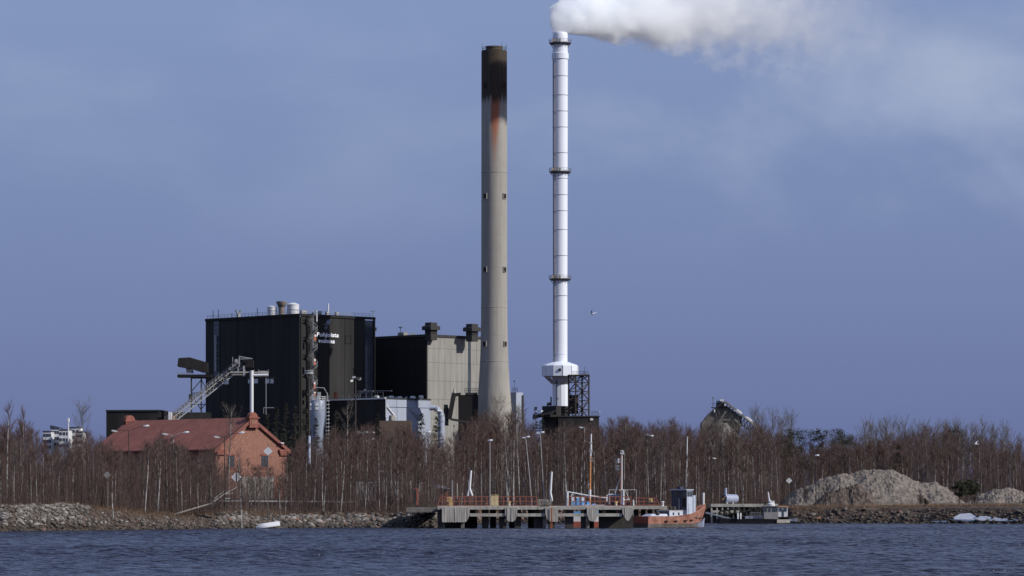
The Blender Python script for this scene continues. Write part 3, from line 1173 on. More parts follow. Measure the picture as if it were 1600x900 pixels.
mb.build('lean_to_roof', M_black2, base_h)
mb = MB()
mb.tube([P(861, 634, 1193), P(861, 620, 1193)], 0.25, 8)
mb.build('vent_pipe', M_darksteel, base_h)
mb = MB()
mb.tube([P(856, 634, 1192), P(856, 631, 1192), P(862, 631, 1192)], 0.55, 8)
mb.build('roof_drum', M_darksteel, base_h)
mb = MB()
BL.box(mb, 846.5, 851, 641.5, 643.5, 0.3, 1.8)
mb.build('wall_lamp', M_white, base_h)
low = thing('pump_house', 'low flat dark building with roof railing right of the white stack foot', 'building', (P(905, 0, 1182).x, 1186, 3.5))
x0, x1 = P(872, 0, 1182).x, P(936, 0, 1182).x
zl = P(0, 651.5, 1182).z
MB().bx(x0, x1, 1182, 1192, 2.5, zl).build('block_wall', M_black, low)
mb = MB()
mb.bx(x0 - 0.2, x1 + 0.2, 1181.7, 1192.2, zl, zl + 0.4)
mb.build('flat_roof', M_darksteel, low)
mb = MB()
mb.bx(P(922.3, 0, 1182).x, P(926.6, 0, 1182).x, 1181.5, 1181.9, P(0, 657, 1182).z, P(0, 653.6, 1182).z)
mb.build('window', M_white, low)
mb = MB()
xa, xb_ = P(923.5, 0, 1182).x, P(935.5, 0, 1182).x
for k in range(5):
    x = xa + (xb_ - xa) * k / 4
    mb.beam((x, 1182.5, zl), (x, 1182.5, P(0, 642, 1182).z), 0.1)
for yy in (642.3, 645, 648.5):
    mb.beam((xa, 1182.5, P(0, yy, 1182).z), (xb_, 1182.5, P(0, yy, 1182).z), 0.09)
mb.build('roof_railing', M_darksteel, low)
mb = MB()
mb.beam((xb_, 1182.5, zl), (xb_, 1182.5, P(0, 643, 1182).z), 0.1)
mb.beam((xb_, 1182.5, P(0, 643, 1182).z), (xb_ + 0.6, 1182.5, P(0, 643.3, 1182).z), 0.25)
mb.build('roof_light', M_white, low)

# lattice stair tower next to the stack
tow = thing('lattice_tower', 'brown steel lattice tower with platform next to the white stack', 'steel tower', (P(904, 0, 1196).x, 1194, 3.5))
M_bsteel = mat('brown_steel', (0.045, 0.036, 0.030), 0.6, 0.2)
legs = [(888.5, 1190), (899.5, 1188), (909.5, 1193), (920, 1191)]
lv = [655, 640, 626, 612, 598, 586.5]
gp = lambda i, y: P(legs[i][0], y, legs[i][1])
for i in range(4):
    mb = MB()
    mb.beam(gp(i, 700), gp(i, 585 if i else 587), 0.55)
    mb.build('tower_leg', M_bsteel, tow)
mb = MB()
for y in lv:
    for i in range(3):
        mb.beam(gp(i, y), gp(i + 1, y), 0.3)
for k in range(len(lv) - 1):
    a, c_ = lv[k], lv[k + 1]
    for i in range(3):
        if (i + k) % 2:
            mb.beam(gp(i, a), gp(i + 1, c_), 0.28)
        else:
            mb.beam(gp(i, c_), gp(i + 1, a), 0.28)
    mb.beam(gp(0, a) + Vector((0, 2, 0)), gp(2, c_) + Vector((0, 2, 0)), 0.22)
    mb.beam(gp(1, a) + Vector((0, 3, 0)), gp(3, c_) + Vector((0, 3, 0)), 0.22)
mb.build('tower_bracing', M_bsteel, tow)
mb = MB()
mb.bx(P(887, 0, 1191).x, P(920.8, 0, 1191).x, 1187.6, 1195, P(0, 587.5, 1191).z, P(0, 585.8, 1191).z)
mb.build('tower_platform', M_bsteel, tow)
mb = MB()
for k in range(8):
    x = P(893 + k * 3.7, 0, 1188).x
    mb.beam((x, 1188, P(0, 586, 1188).z), (x, 1188, P(0, 580.3, 1188).z), 0.1)
for yy in (580.4, 583):
    mb.beam((P(893, 0, 1188).x, 1188, P(0, yy, 1188).z), (P(919, 0, 1188).x, 1188, P(0, yy, 1188).z), 0.1)
mb.beam(P(913.5, 586, 1188), P(913.5, 573, 1188), 0.12)
mb.build('platform_railing', M_darksteel, tow)
mb = MB()
for k in range(5):
    y = 648 - 13.5 * k
    mb.beam(P(911, y, 1190), P(919, y - 7, 1190), 0.5, 0.12)
    mb.beam(P(911, y - 4.5, 1189.5), P(919, y - 11, 1189.5), 0.08)
    mb.beam(P(911, y - 13, 1190), P(919, y - 7, 1190), 0.5, 0.12)
mb.build('tower_stair', M_rail, tow)
mb = MB()
mb.box(P(896, 632, 1195), (3.2, 3, 6.5))
mb.build('tower_cabin', M_black, tow)

# ------------------------------------------------------------------ dark plant between hall and chimney
Dp = 1212
blk = thing('duct_house', 'dark ducting house with railed roof squeezed against the concrete chimney foot', 'building', (P(725, 0, Dp).x, Dp + 2, 3.5))
mb = MB()
mb.bx(P(716, 0, Dp).x, P(747, 0, Dp).x, Dp, Dp + 6, 2.5, P(0, 617, Dp).z)
mb.build('block_wall', M_black2, blk)
mb = MB()
mb.bx(P(727, 0, Dp).x, P(746, 0, Dp).x, Dp - 0.2, Dp + 6, P(0, 616.8, Dp).z, P(0, 613.5, Dp).z)
mb.build('upper_deck', M_darksteel, blk)
mb = MB()
for k in range(8):
    px = 726 + k * 2.9
    mb.beam(P(px, 614, Dp), P(px, 606.5, Dp), 0.12)
for yy in (606.6, 610):
    mb.beam(P(726, yy, Dp), P(746.5, yy, Dp), 0.12)
mb.beam(P(731, 614, Dp), P(731, 595, Dp), 0.14)
mb.build('roof_railing', M_darksteel, blk)
mb = MB()
mb.beam(P(709.5, 614, Dp - 1), P(702, 655, Dp - 1), 1.6)
mb.beam(P(711, 617, Dp - 1), P(720, 616, Dp - 1), 1.2)
mb.build('slanting_duct', M_black, blk)
mb = MB()
mb.tube([P(710, 615, Dp - 1), P(710, 608, Dp - 1)], 0.42, 10)
mb.build('duct_vent', mat('vent_tan', (0.45, 0.4, 0.36), 0.6), blk)
mb = MB()
mb.tube([P(693.5, 637, Dp), P(700, 637, Dp)], 1.1, 12)
mb.tube([P(697, 637, Dp), P(697, 665, Dp)], 0.9, 12)
mb.build('fan_casing', M_darksteel, blk, smooth=True)
mb = MB()
for k in range(5):
    mb.beam(P(704 + k * 7, 655 + k * 1.2, Dp - 2), P(711 + k * 7, 656.2 + k * 1.2, Dp - 2), 0.8)
mb.build('lower_gangway', M_darksteel, blk)

# white block right behind chimney
Dq = 1252
wb = thing('water_treatment_block', 'small white block with railed roof peeping out beside the concrete chimney', 'building', (P(808, 0, Dq).x, Dq + 4, 3.5))
Cq = (P(806.5, 0, Dq).x, Dq)
QL, QR = Face(Cq, DL), Face(Cq, DR)
zq = QL.z(806, 613)
mb = MB()
ql, qr = QL.s(790), QR.s(817)
cen = Vector((Cq[0], Cq[1], 0)) + QL.u * ql / 2 + QR.u * qr / 2
mb.obox(cen + Vector((0, 0, (zq + 2.5) / 2)), (QL.u, QR.u, (0, 0, 1)), (ql / 2, qr / 2, (zq - 2.5) / 2))
mb.build('block_wall', M_bluewhite, wb)
mb = MB()
QR.sbox(mb, qr - 0.6, qr + 0.25, 2.5, zq - 1.0, -0.3, 0.3)
mb.build('corner_pier', M_darksteel, wb)
mb = MB()
for k in range(4):
    px = 800 + k * 2.8
    mb.beam(P(px, 613, Dq), P(px, 606, Dq), 0.14)
for yy in (606.2, 609.3):
    mb.beam(P(800, yy, Dq), P(808.6, yy, Dq), 0.13)
mb.beam(P(803.5, 613, Dq), P(803.5, 596, Dq), 0.1)
mb.box(P(803.5, 595.5, Dq), (0.5, 0.4, 0.5))
mb.build('roof_railing', M_darksteel, wb)

# ------------------------------------------------------------------ coal handling at the left
Dk = 1215
trf = thing('transfer_house', 'black overhanging conveyor house on a trestle left of the boiler house', 'conveyor house', (P(300, 0, Dk).x, Dk, 3.5))
mb = MB()
out = [(278.5, 559.5), (296, 558.2), (323, 566), (323, 582), (313.5, 581), (302, 577.5), (297.5, 575.8), (277, 572.5)]
mb.prism([P(a, c_, Dk) for a, c_ in out], (0, 7, 0))
mb.build('house_shell', M_black, trf)
mb = MB()
mb.prism([P(290, 575, Dk + 1), P(300, 577, Dk + 1), P(301, 582.5, Dk + 1), P(291.5, 582.5, Dk + 1)], (0, 4, 0))
mb.build('feed_hopper', M_galv, trf)
mb = MB()
mb.bx(P(277, 0, Dk).x, P(330, 0, Dk).x, Dk, Dk + 6, P(0, 589.5, Dk).z, P(0, 585, Dk).z)
mb.build('platform', M_black2, trf)
mb = MB()
for k in range(6):
    mb.beam(P(277.5 + k * 4, 586, Dk), P(277.5 + k * 4, 582.5 if k else 575.5, Dk), 0.12)
mb.beam(P(277.5, 582.6, Dk), P(298, 582.6, Dk), 0.12)
mb.beam(P(277.5, 584.3, Dk), P(298, 584.3, Dk), 0.1)
mb.build('platform_railing', M_rail, trf)
for px in (299, 314.5):
    mb = MB()
    mb.beam(P(px, 589, Dk + 1), P(px, 700, Dk + 1), 0.42 * 1.1)
    mb.build('trestle_leg', M_darksteel, trf)
mb = MB()
for a, c_, d_, e in ((299, 612, 314, 594), (314, 592, 322, 607), (299, 616, 314, 618), (299, 617, 314, 640), (299, 640, 314, 620), (299, 614, 320, 614), (299, 632, 322, 632), (314, 640, 322, 630), (299, 591, 322, 591)):
    mb.beam(P(a, c_, Dk + 1), P(d_, e, Dk + 1), 0.3)
mb.build('trestle_bracing', M_darksteel, trf)
mb = MB()
mb.box(P(298, 621, Dk), (1.3, 1.3, 2.2))
mb.build('drive_motor', M_darksteel, trf)

Dv = 1180
cv = thing('inclined_conveyor', 'long pale inclined belt conveyor climbing across the black boiler house', 'conveyor', (P(275, 0, Dv).x, Dv, 3.5))
pa, pb = P(262, 659, Dv), P(377, 567.5, Dv + 4)
dv = (pb - pa).normalized()
up = Vector((-dv.z, 0, dv.x))
if up.z < 0:
    up = -up
M_belt = mat('belt_pale', (0.34, 0.32, 0.285), 0.7, 0.25, 1.5)
mb = MB()
mb.beam(pa, pb, 1.6, 0.35)
mb.build('belt', M_belt, cv)
mb = MB()
mb.beam(pa - up * 1.5, pb - up * 1.5, 0.4, 0.4)
mb.build('lower_chord', M_galv, cv)
Lc = (pb - pa).length
mb = MB()
nseg = 22
for k in range(nseg):
    a = pa + dv * (Lc * k / nseg)
    c_ = pa + dv * (Lc * (k + 1) / nseg)
    mb.beam(a - up * 1.5, (a + c_) / 2, 0.16)
    mb.beam((a + c_) / 2, c_ - up * 1.5, 0.16)
mb.build('truss_lattice', M_galv, cv)
mb = MB()
for k in range(20):
    a = pa + dv * (Lc * (k + 0.5) / 20)
    mb.obox(a + up * 0.85 + Vector((0, -0.7, 0)), (dv, (0, 1, 0), up), (Lc / 48, 0.1, 0.42))
mb.build('side_cover', mat('cover_grey', (0.19, 0.19, 0.20), 0.6), cv)
mb = MB()
for k in range(26):
    a = pa + dv * (Lc * k / 26)
    mb.beam(a + Vector((0, -1, 0.2)), a + Vector((0, -1, 2.2)), 0.08)
mb.beam(pa + Vector((0, -1, 2.2)), pb + Vector((0, -1, 2.2)), 0.09)
mb.build('walkway_railing', M_rail, cv)
mb = MB()
mb.beam(P(374, 573, Dv), P(374, 556, Dv), 0.3)
mb.beam(P(374, 557, Dv), P(394.5, 560.5, Dv), 0.3)
mb.beam(P(374, 561, Dv), P(394.5, 560.5, Dv), 0.2)
mb.beam(P(381, 572, Dv), P(381, 588, Dv), 0.55)
mb.beam(P(372, 573, Dv), P(372, 586, Dv), 0.3)
mb.beam(P(363.5, 571, Dv), P(363.5, 558, Dv), 0.2)
mb.build('head_frame', M_galv, cv)
mb = MB()
mb.bx(P(379, 0, Dv).x, P(395, 0, Dv).x, Dv + 1, Dv + 5, P(0, 574, Dv).z, P(0, 562, Dv).z)
mb.build('head_house', M_black2, cv)
mb = MB()
mb.tube([P(369, 563.5, Dv - 0.5), P(369, 563.5, Dv + 1.5)], 0.55, 10)
mb.build('belt_drum', M_galv, cv)

gng = thing('pipe_bridge', 'horizontal pale pipe bridge on a white column before the black wall', 'gantry', (P(393, 0, Dv).x, Dv, 3.5))
mb = MB()
mb.beam(P(360, 581.5, Dv), P(420, 582, Dv), 0.45, 0.5)
mb.beam(P(362, 585.5, Dv), P(383, 585.5, Dv), 0.3)
mb.build('bridge_beam', M_belt, gng)
mb = MB()
mb.tube([P(393, 586.5, Dv - 1), P(419, 586, Dv - 1)], 0.5, 10)
mb.build('bridge_pipe', M_white, gng, smooth=True)
mb = MB()
mb.bx(P(404, 0, Dv).x, P(418.5, 0, Dv).x, Dv, Dv + 2, P(0, 584, Dv).z, P(0, 579.5, Dv).z)
mb.build('bridge_cover', M_galv, gng)
mb = MB()
mb.tube([P(393.3, 700, Dv - 1), P(393.3, 579, Dv - 1)], 0.62, 14)
mb.build('white_column', M_white, gng, smooth=True)
mb = MB()
for px in (383, 397, 404, 419):
    mb.beam(P(px, 588, Dv), P(px, 577.5, Dv), 0.22)
mb.beam(P(415.8, 590, Dv), P(415.8, 648, Dv), 0.28)
mb.beam(P(412, 637, Dv), P(428, 637, Dv), 0.25)
mb.beam(P(412, 637, Dv), P(412, 646, Dv), 0.2)
mb.build('bridge_posts', M_rail, gng)
mb = MB()
mb.beam(P(380, 590.5, Dv + 1), P(430, 590.5, Dv + 1), 1.2, 0.3)
mb.build('bridge_deck', M_black2, gng)

# low coal store
cs = thing('coal_store', 'long low black store reaching left from the boiler house foot', 'building', (P(240, 0, 1225).x, 1235, 3.5))
Cs = (P(248, 0, 1220).x, 1220.0)
KL = Face(Cs, (-1, 0.12))
KR = Face(Cs, (1, 0.3))
zk = KL.z(248, 642.5)
mb = MB()
KL.sbox(mb, 0, KL.s(166), 2.5, zk, -14, 0)
mb.build('store_wall', M_black, cs)
mb = MB()
KR.sbox(mb, 0.1, KR.s(330), 2.5, zk - 0.3, -14, -0.1)
mb.build('store_wall', M_black2, cs)
mb = MB()
KL.sbox(mb, -0.2, KL.s(165.5), zk, zk + 0.5, -14, 0.3)
mb.build('roof_edge', M_darksteel, cs)
kb = thing('conveyor_foot_house', 'little pale brick hut at the conveyor foot behind the red roof', 'hut', (P(266, 0, 1178).x, 1180, 3.5))
mb = MB()
mb.bx(P(257, 0, 1178).x, P(272, 0, 1178).x, 1177, 1184, 3, P(0, 650, 1178).z)
mb.build('hut_wall', mat('pale_brick', (0.30, 0.22, 0.18), 0.85, 0.4, 1.2), kb)
mb = MB()
mb.bx(P(264, 0, 1178).x, P(269, 0, 1178).x, 1176, 1178, P(0, 657, 1178).z, P(0, 644, 1178).z)
mb.build('hut_tank', M_white2, kb)

# ------------------------------------------------------------------ steam plume
m = bpy.data.materials.new('steam')
m.use_nodes = True
nt = m.node_tree
nd, lk = nt.nodes, nt.links
nd.clear()
tcn = nd.new('ShaderNodeTexCoord')
sp3 = nd.new('ShaderNodeSeparateXYZ')
lk.new(tcn.outputs['Object'], sp3.inputs[0])
X_, Y_, Z_ = sp3.outputs
expo = lambda v, a: mmath('POWER', 2.71828, mmath('MULTIPLY', v, -1.0 / a))
xp = mmath('MAXIMUM', X_, 0.0)
zc = mmath('ADD', mmath('MULTIPLY', mmath('SUBTRACT', 1.0, expo(xp, 9.0)), 9.0), mmath('MULTIPLY', xp, 0.10))
R_ = mmath('ADD', mmath('ADD', 2.4, mmath('MULTIPLY', mmath('SUBTRACT', 1.0, expo(xp, 12.0)), 8.5)), mmath('MULTIPLY', xp, 0.10))
dz = mmath('SUBTRACT', Z_, zc)
rad = mmath('SQRT', mmath('ADD', mmath('MULTIPLY', dz, dz), mmath('MULTIPLY', Y_, Y_)))
tube_f = mmath('SUBTRACT', 1.0, mmath('DIVIDE', rad, R_))
tube_f = mmath('SUBTRACT', tube_f, mmath('MULTIPLY', mmath('MAXIMUM', mmath('SUBTRACT', 3.0, X_), 0.0), 0.6))


def ball(cx, cz, r):
    dx = mmath('SUBTRACT', X_, cx)
    dzz = mmath('SUBTRACT', Z_, cz)
    q = mmath('ADD', mmath('ADD', mmath('MULTIPLY', dx, dx), mmath('MULTIPLY', dzz, dzz)), mmath('MULTIPLY', Y_, Y_))
    return mmath('SUBTRACT', 1.0, mmath('DIVIDE', mmath('SQRT', q), r))


fld = tube_f
for cx, cz, r in ((0.0, 0.6, 2.9), (0.8, 4.2, 4.6), (3.8, 7.0, 6.6), (8.5, 9.5, 8.5), (-0.2, 2.3, 3.3)):
    fld = mmath('MAXIMUM', fld, ball(cx, cz, r))


def vtex(scale, detail, rough=0.55):
    n = nd.new('ShaderNodeTexNoise')
    n.inputs['Scale'].default_value = scale
    n.inputs['Detail'].default_value = detail
    n.inputs['Roughness'].default_value = rough
    lk.new(tcn.outputs['Object'], n.inputs['Vector'])
    return n.outputs[0]


nzv = mmath('ADD', mmath('MULTIPLY', mmath('SUBTRACT', vtex(0.085, 1), 0.5), 1.0), mmath('MULTIPLY', mmath('SUBTRACT', vtex(0.24, 4), 0.5), 1.1))
grow = mmath('ADD', 0.62, mmath('MULTIPLY', xp, 0.012))
q = mmath('ADD', fld, mmath('MULTIPLY', nzv, grow))
dn = mmath('MULTIPLY', mmath('SUBTRACT', q, 0.06), mmath('ADD', 1.3, mmath('MULTIPLY', expo(xp, 30.0), 5.0)), False)
dn = mmath('MINIMUM', mmath('MAXIMUM', dn, 0.0), 1.0)
dn = mmath('MULTIPLY', dn, mmath('ADD', mmath('MULTIPLY', expo(xp, 26.0), 0.60), mmath('MULTIPLY', expo(xp, 48.0), 0.068)))
endf = nd.new('ShaderNodeMapRange')
endf.inputs[1].default_value = 150
endf.inputs[2].default_value = 85
lk.new(X_, endf.inputs[0])
dn = mmath('MULTIPLY', dn, endf.outputs[0])
vol = nd.new('ShaderNodeVolumePrincipled')
vol.inputs['Color'].default_value = (0.982, 0.991, 1, 1)
vol.inputs['Anisotropy'].default_value = 0.0
lk.new(dn, vol.inputs['Density'])
mo = nd.new('ShaderNodeOutputMaterial')
lk.new(vol.outputs[0], mo.inputs['Volume'])
try:
    m.cycles.volume_step_rate = 0.25
except Exception:
    pass
mb = MB()
ztp = zw(50.5)
rings = []
for x in (-9, -6, -3, 0, 4, 8, 14, 22, 35, 50, 70, 95, 120, 152):
    xp_ = max(x, 0)
    zc_ = 9 * (1 - math.exp(-xp_ / 9)) + 0.10 * xp_
    R__ = (2.4 + 8.5 * (1 - math.exp(-xp_ / 12)) + 0.1 * xp_) * 1.42 + 1.5
    if x < 8:
        zc_, R__ = 5.5 + 0.45 * x, (6.0 if x <= -9 else 8.5 if x == -6 else 9.0 + 0.4 * x if x >= 0 else 9.0)
    ring = []
    for k in range(20):
        a = 2 * math.pi * k / 20
        zz = zc_ + R__ * math.sin(a)
        if x < 14:
            zz = max(zz, -0.2)
        ring.append(Vector((pw.x + x, Dw + R__ * math.cos(a), ztp + zz)))
    rings.append(ring)
mb.loft(rings)
pl = thing('steam_root', '', '', (pw.x, Dw, ztp))
plo = mb.build('steam_plume', m, pl)
plo.parent = None
plo.location = (pw.x, Dw, ztp)
plo.rotation_euler = (0, 0, math.radians(44))
plo.scale = (1.38, 1, 1)      # the wind carries it right and away
bpy.data.objects.remove(pl)
kind(plo, 'stuff', 'white steam drifting right from the mouth of the white stack')
# ------------------------------------------------------------------ brick warehouse
Cbk = (P(449, 0, 722).x, 722.0)      # the gable wall's far corner
M_brick = mat('red_brick', (0.225, 0.105, 0.078), 0.9, 0.3, 3.5, col2=(0.325, 0.17, 0.13), spec=0.1)
M_brick2 = mat('brick_trim', (0.22, 0.09, 0.07), 0.9, 0.25, 1.6, spec=0.1)
M_tin = mat('red_tin_roof', (0.185, 0.072, 0.058), 0.65, 0.22, 0.5, spec=0.2)
GN0 = P(335, 0, 708)
bk = thing('brick_warehouse', 'old red brick gabled warehouse with red tin roof behind bare birches', 'warehouse', (P(380, 0, 720).x, 720, 3.5))
gA = Vector((P(337, 0, 706).x, 706.0, 0))           # near foot of the gable
gu = Vector((R2, R2, 0))
BG = Face((gA.x, gA.y), (gu.x, gu.y))                 # gable wall, faces right and towards the water
gw = BG.s(448)
BS = Face((gA.x, gA.y), DL)                          # long side wall, runs away to the left
z_eave = BG.at(gw, BG.z(448, 703)).z
z_apex = BG.z(388, 655)
s_ap = gw / 2
Lb = 40.0
z0 = 2.8
back = BS.u * Lb
MB().prism([BG.at(0, z0), BG.at(gw, z0), BG.at(gw, z_eave), BG.at(s_ap, z_apex), BG.at(0, z_eave)], back).build('brick_wall', M_brick, bk)
# roof: two slopes with seams
ov = 0.7
dn_ = (z_apex - z_eave) / s_ap
def roof_slope(sgn):
    e = s_ap + ov
    a0 = BG.at(s_ap, z_apex + 0.35, 0.45)
    a1 = BG.at(s_ap + sgn * e, z_apex + 0.35 - dn_ * e, 0.45)
    v = BS.u * (Lb + 1)
    return a0, a1, v
for sgn in (-1, 1):
    a0, a1, v = roof_slope(sgn)
    mb = MB()
    mb.prism([a0, a1, a1 + v, a0 + v], (0, 0, -0.28))
    rf = mb.build('roof', M_tin, bk)
    mb = MB()
    for k in range(1, 40):
        p0 = a0 + v * (k / 40)
        p1 = a1 + v * (k / 40)
        mb.beam(p0 + Vector((0, 0, 0.03)), p1 + Vector((0, 0, 0.03)), 0.06, 0.09)
    sm = mb.build('roof_seams', M_tin, rf)
    sm['kind'] = 'stuff'
    mb = MB()
    mb.prism([a0 + BG.n * 0.1, a1 + BG.n * 0.1, a1 + BG.n * 0.1 + Vector((0, 0, -0.75)), a0 + BG.n * 0.1 + Vector((0, 0, -0.75))], -BG.n * 0.5)
    mb.build('verge_board', M_tin, bk)
# raised gable pedestals at both ends of the ridge
for off, w in ((0.0, 1.12), (Lb + 0.4, 1.25)):
    c = BG.at(s_ap, 0, 0.25) + BS.u * off
    zb = z_apex - 1.6
    mb = MB()
    mb.obox(c + Vector((0, 0, zb + 0.9)), (BG.u, BG.n, (0, 0, 1)), (w, 0.5, 0.9))
    pe = mb.build('gable_pedestal', M_brick2, bk)
    mb = MB()
    mb.obox(c + Vector((0, 0, zb + 1.9)), (BG.u, BG.n, (0, 0, 1)), (w + 0.3, 0.7, 0.16))
    mb.obox(c + Vector((0, 0, zb + 0.0)), (BG.u, BG.n, (0, 0, 1)), (w + 0.2, 0.62, 0.14))
    mb.build('pedestal_cornice', M_brick2, pe)
    mb = MB()
    arc = [c + BG.u * (w * math.cos(t)) + Vector((0, 0, zb + 2.06 + 0.95 * w * 0.9 * math.sin(t))) - BG.n * 0.45 for t in [math.pi * i / 12 for i in range(13)]]
    mb.prism(arc, BG.n * 0.9)
    mb.build('pedestal_arch', M_brick2, pe)
    mb = MB()
    mb.obox(c + BG.n * 0.52 + Vector((0, 0, zb + 1.0)), (BG.u, BG.n, (0, 0, 1)), (w * 0.6, 0.06, 0.5))
    mb.build('pedestal_panel', M_brick, pe)
# corner corbels
for s_ in (gw - 1.2, 0.9):
    mb = MB()
    for k, (w, h) in enumerate(((1.2, 0.3), (1.0, 0.28), (0.85, 0.25))):
        mb.obox(BG.at(s_ + 0.3, z_eave - 0.15 - 0.42 * k, 0.2), (BG.u, BG.n, (0, 0, 1)), (w + 0.25, 0.32 - 0.07 * k, h / 2 + 0.06))
    mb.build('corbel', M_brick2, bk)
# windows in the gable and the long side
wins = [(BG, 413.5, 712, 730, 0.9), (BG, 361, 712, 730, 0.9)]
for fc, px, y1, y0, hw in wins:
    s_ = fc.s(px)
    za, zb_ = fc.z(px, y0), fc.z(px, y1)
    mb = MB()
    fc.sbox(mb, s_ - hw, s_ + hw, za, zb_, 0.01, 0.05)
    wd = mb.build('window', M_glass, bk)
    mb = MB()
    for k in range(4):
        zz = za + (zb_ - za) * k / 3
        fc.sbox(mb, s_ - hw, s_ + hw, zz - 0.06, zz + 0.06, 0.05, 0.1)
    fc.sbox(mb, s_ - 0.05, s_ + 0.05, za, zb_, 0.05, 0.09)
    mb.build('window_frame', M_darksteel, wd)
    mb = MB()
    fc.sbox(mb, s_ - hw - 0.3, s_ + hw + 0.3, za - 0.3, za - 0.02, 0.02, 0.22)
    fc.sbox(mb, s_ - hw - 0.3, s_ + hw + 0.3, zb_ + 0.02, zb_ + 0.4, 0.02, 0.14)
    mb.build('window_sill', M_brick2, wd)
for k in range(7):
    s_ = 4 + k * 5.2
    mb = MB()
    BS.sbox(mb, s_ - 0.9, s_ + 0.9, z_eave - 4.4, z_eave - 1.7, 0.01, 0.06)
    mb.build('window', M_glass, bk)
mb = MB()
BG.sbox(mb, gw * 0.35, gw * 0.8, 3, BG.z(400, 745), 0.02, 0.3)
mb.build('stone_plinth', mat('plinth_grey', (0.3, 0.29, 0.27), 0.9, 0.3), bk)
mb = MB()
BG.sbox(mb, BG.s(434), BG.s(439), BG.z(436, 693), BG.z(436, 691.5), 0.3, 1.0)
mb.build('wall_lamp', M_white, bk)

# ------------------------------------------------------------------ concrete pier
YP = 545.0
YB = 553.5
M_pier = mat('pier_concrete', (0.36, 0.34, 0.30), 0.9, 0.25, 1.1, streak=0.25, bump=0.3)
M_timber = mat('grey_timber', (0.40, 0.375, 0.335), 0.9, 0.3, 2.2, streak=0.12)
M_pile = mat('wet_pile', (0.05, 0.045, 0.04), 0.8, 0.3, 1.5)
M_dkconc = mat('dark_concrete', (0.17, 0.155, 0.14), 0.9, 0.3, 1.0)  # darker concrete tone, also on the tug deck and deckhouse roof
px_ = lambda v, D=YP: P(v, 0, D).x
pz_ = lambda v, D=YP: P(0, v, D).z
pier = thing('concrete_pier', 'weathered concrete pier on dark piles with timber fender walls and red railing', 'pier', (px_(840), YP + 4, 0))
zd1, zd0 = pz_(791.8), pz_(796.2)
dk = [683.5, 734, 789, 808.5, 852, 872, 917, 934, 972, 990]
for a, c in ((683.5, 760), (760, 840), (840, 915), (915, 990)):
    mb = MB()
    mb.bx(px_(a) + 0.02, px_(c) - 0.02, YP + 0.15, YB, zd0, zd1)
    mb.build('deck_slab', M_pier, pier)
mb = MB()
mb.bx(px_(990), px_(1031, 572), 568, 576, 3.0, 3.55)
mb.bx(px_(986), px_(994), YB - 0.05, 568, 2.95, 3.5)
mb.build('deck_slab', M_pier, pier)
zb1, zb0 = pz_(802.2), pz_(807)
for a, c in ((734, 789), (808.5, 852), (872, 917), (934, 972)):
    mb = MB()
    mb.bx(px_(a), px_(c), YP + 0.1, YP + 0.8, zb0, zb1)
    mb.build('fender_beam', M_pier, pier)
    mb = MB()
    mb.bx(px_(a + 8), px_(a + 12.5), YP + 0.5, YP + 1.0, zb1, zd0)
    mb.bx(px_(c - 9), px_(c - 4.5), YP + 0.5, YP + 1.0, zb1, zd0)
    mb.build('beam_strut', mat('rusty_strut', (0.12, 0.075, 0.055), 0.8), pier)


def fender_wall(a, c, ytop, ybot, cutl, cutr, n):
    """upright boards side by side, the lower corners cut"""
    for k in range(n):
        x0_, x1_ = a + (c - a) * k / n, a + (c - a) * (k + 1) / n
        mid0, mid1 = x0_, x1_

        def yb(x):
            y_ = ybot
            if cutl and x < a + cutl:
                y_ = min(y_, ybot - (a + cutl - x) * (13.0 / max(cutl, 1)) * 0.9)
            if cutr and x > c - cutr:
                y_ = min(y_, ybot - (x - (c - cutr)) * (13.0 / max(cutr, 1)) * 0.9)
            return y_
        o_ = rng.uniform(-0.05, 0.05)
        g_ = 0.018
        mb = MB()
        mb.prism([(px_(x0_) + g_, YP - 0.15 + o_, pz_(ytop + rng.uniform(-.3, .5))), (px_(x1_) - g_, YP - 0.15 + o_, pz_(ytop + rng.uniform(-.3, .5))),
                  (px_(x1_) - g_, YP - 0.15 + o_, pz_(yb(mid1) + rng.uniform(-.4, .4))), (px_(x0_) + g_, YP - 0.15 + o_, pz_(yb(mid0) + rng.uniform(-.4, .4)))], (0, 0.28, 0))
        mb.build('fender_plank', M_timber, pier)


fender_wall(690.5, 734, 793, 816, 0, 5, 11)
fender_wall(789, 808.5, 793, 815, 4, 4, 6)
fender_wall(852, 872, 793, 815, 5, 0, 6)
fender_wall(917, 934.5, 793, 814.5, 4, 4, 5)
fender_wall(972.5, 989.5, 793, 813.5, 6, 7, 5)
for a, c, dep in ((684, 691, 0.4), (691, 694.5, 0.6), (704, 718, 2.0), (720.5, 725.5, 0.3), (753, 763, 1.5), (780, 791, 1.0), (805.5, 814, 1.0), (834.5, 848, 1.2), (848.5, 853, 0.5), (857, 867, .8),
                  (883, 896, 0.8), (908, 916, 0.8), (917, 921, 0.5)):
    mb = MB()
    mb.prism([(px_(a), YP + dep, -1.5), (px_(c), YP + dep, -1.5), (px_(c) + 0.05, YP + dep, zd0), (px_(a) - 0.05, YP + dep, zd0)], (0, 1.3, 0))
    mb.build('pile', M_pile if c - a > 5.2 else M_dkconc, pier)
for a in (700, 728, 770, 800, 830, 862, 890, 925, 955, 985):
    mb = MB()
    mb.tube([(px_(a), YB - 1.2, -1.5), (px_(a), YB - 1.2, zd0)], 0.5, 10)
    mb.build('pile', M_pile, pier)
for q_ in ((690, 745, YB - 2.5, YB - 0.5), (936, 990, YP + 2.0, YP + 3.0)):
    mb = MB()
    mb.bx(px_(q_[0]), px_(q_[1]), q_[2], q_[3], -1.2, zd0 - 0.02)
    mb.build('cross_wall', M_pile, pier)
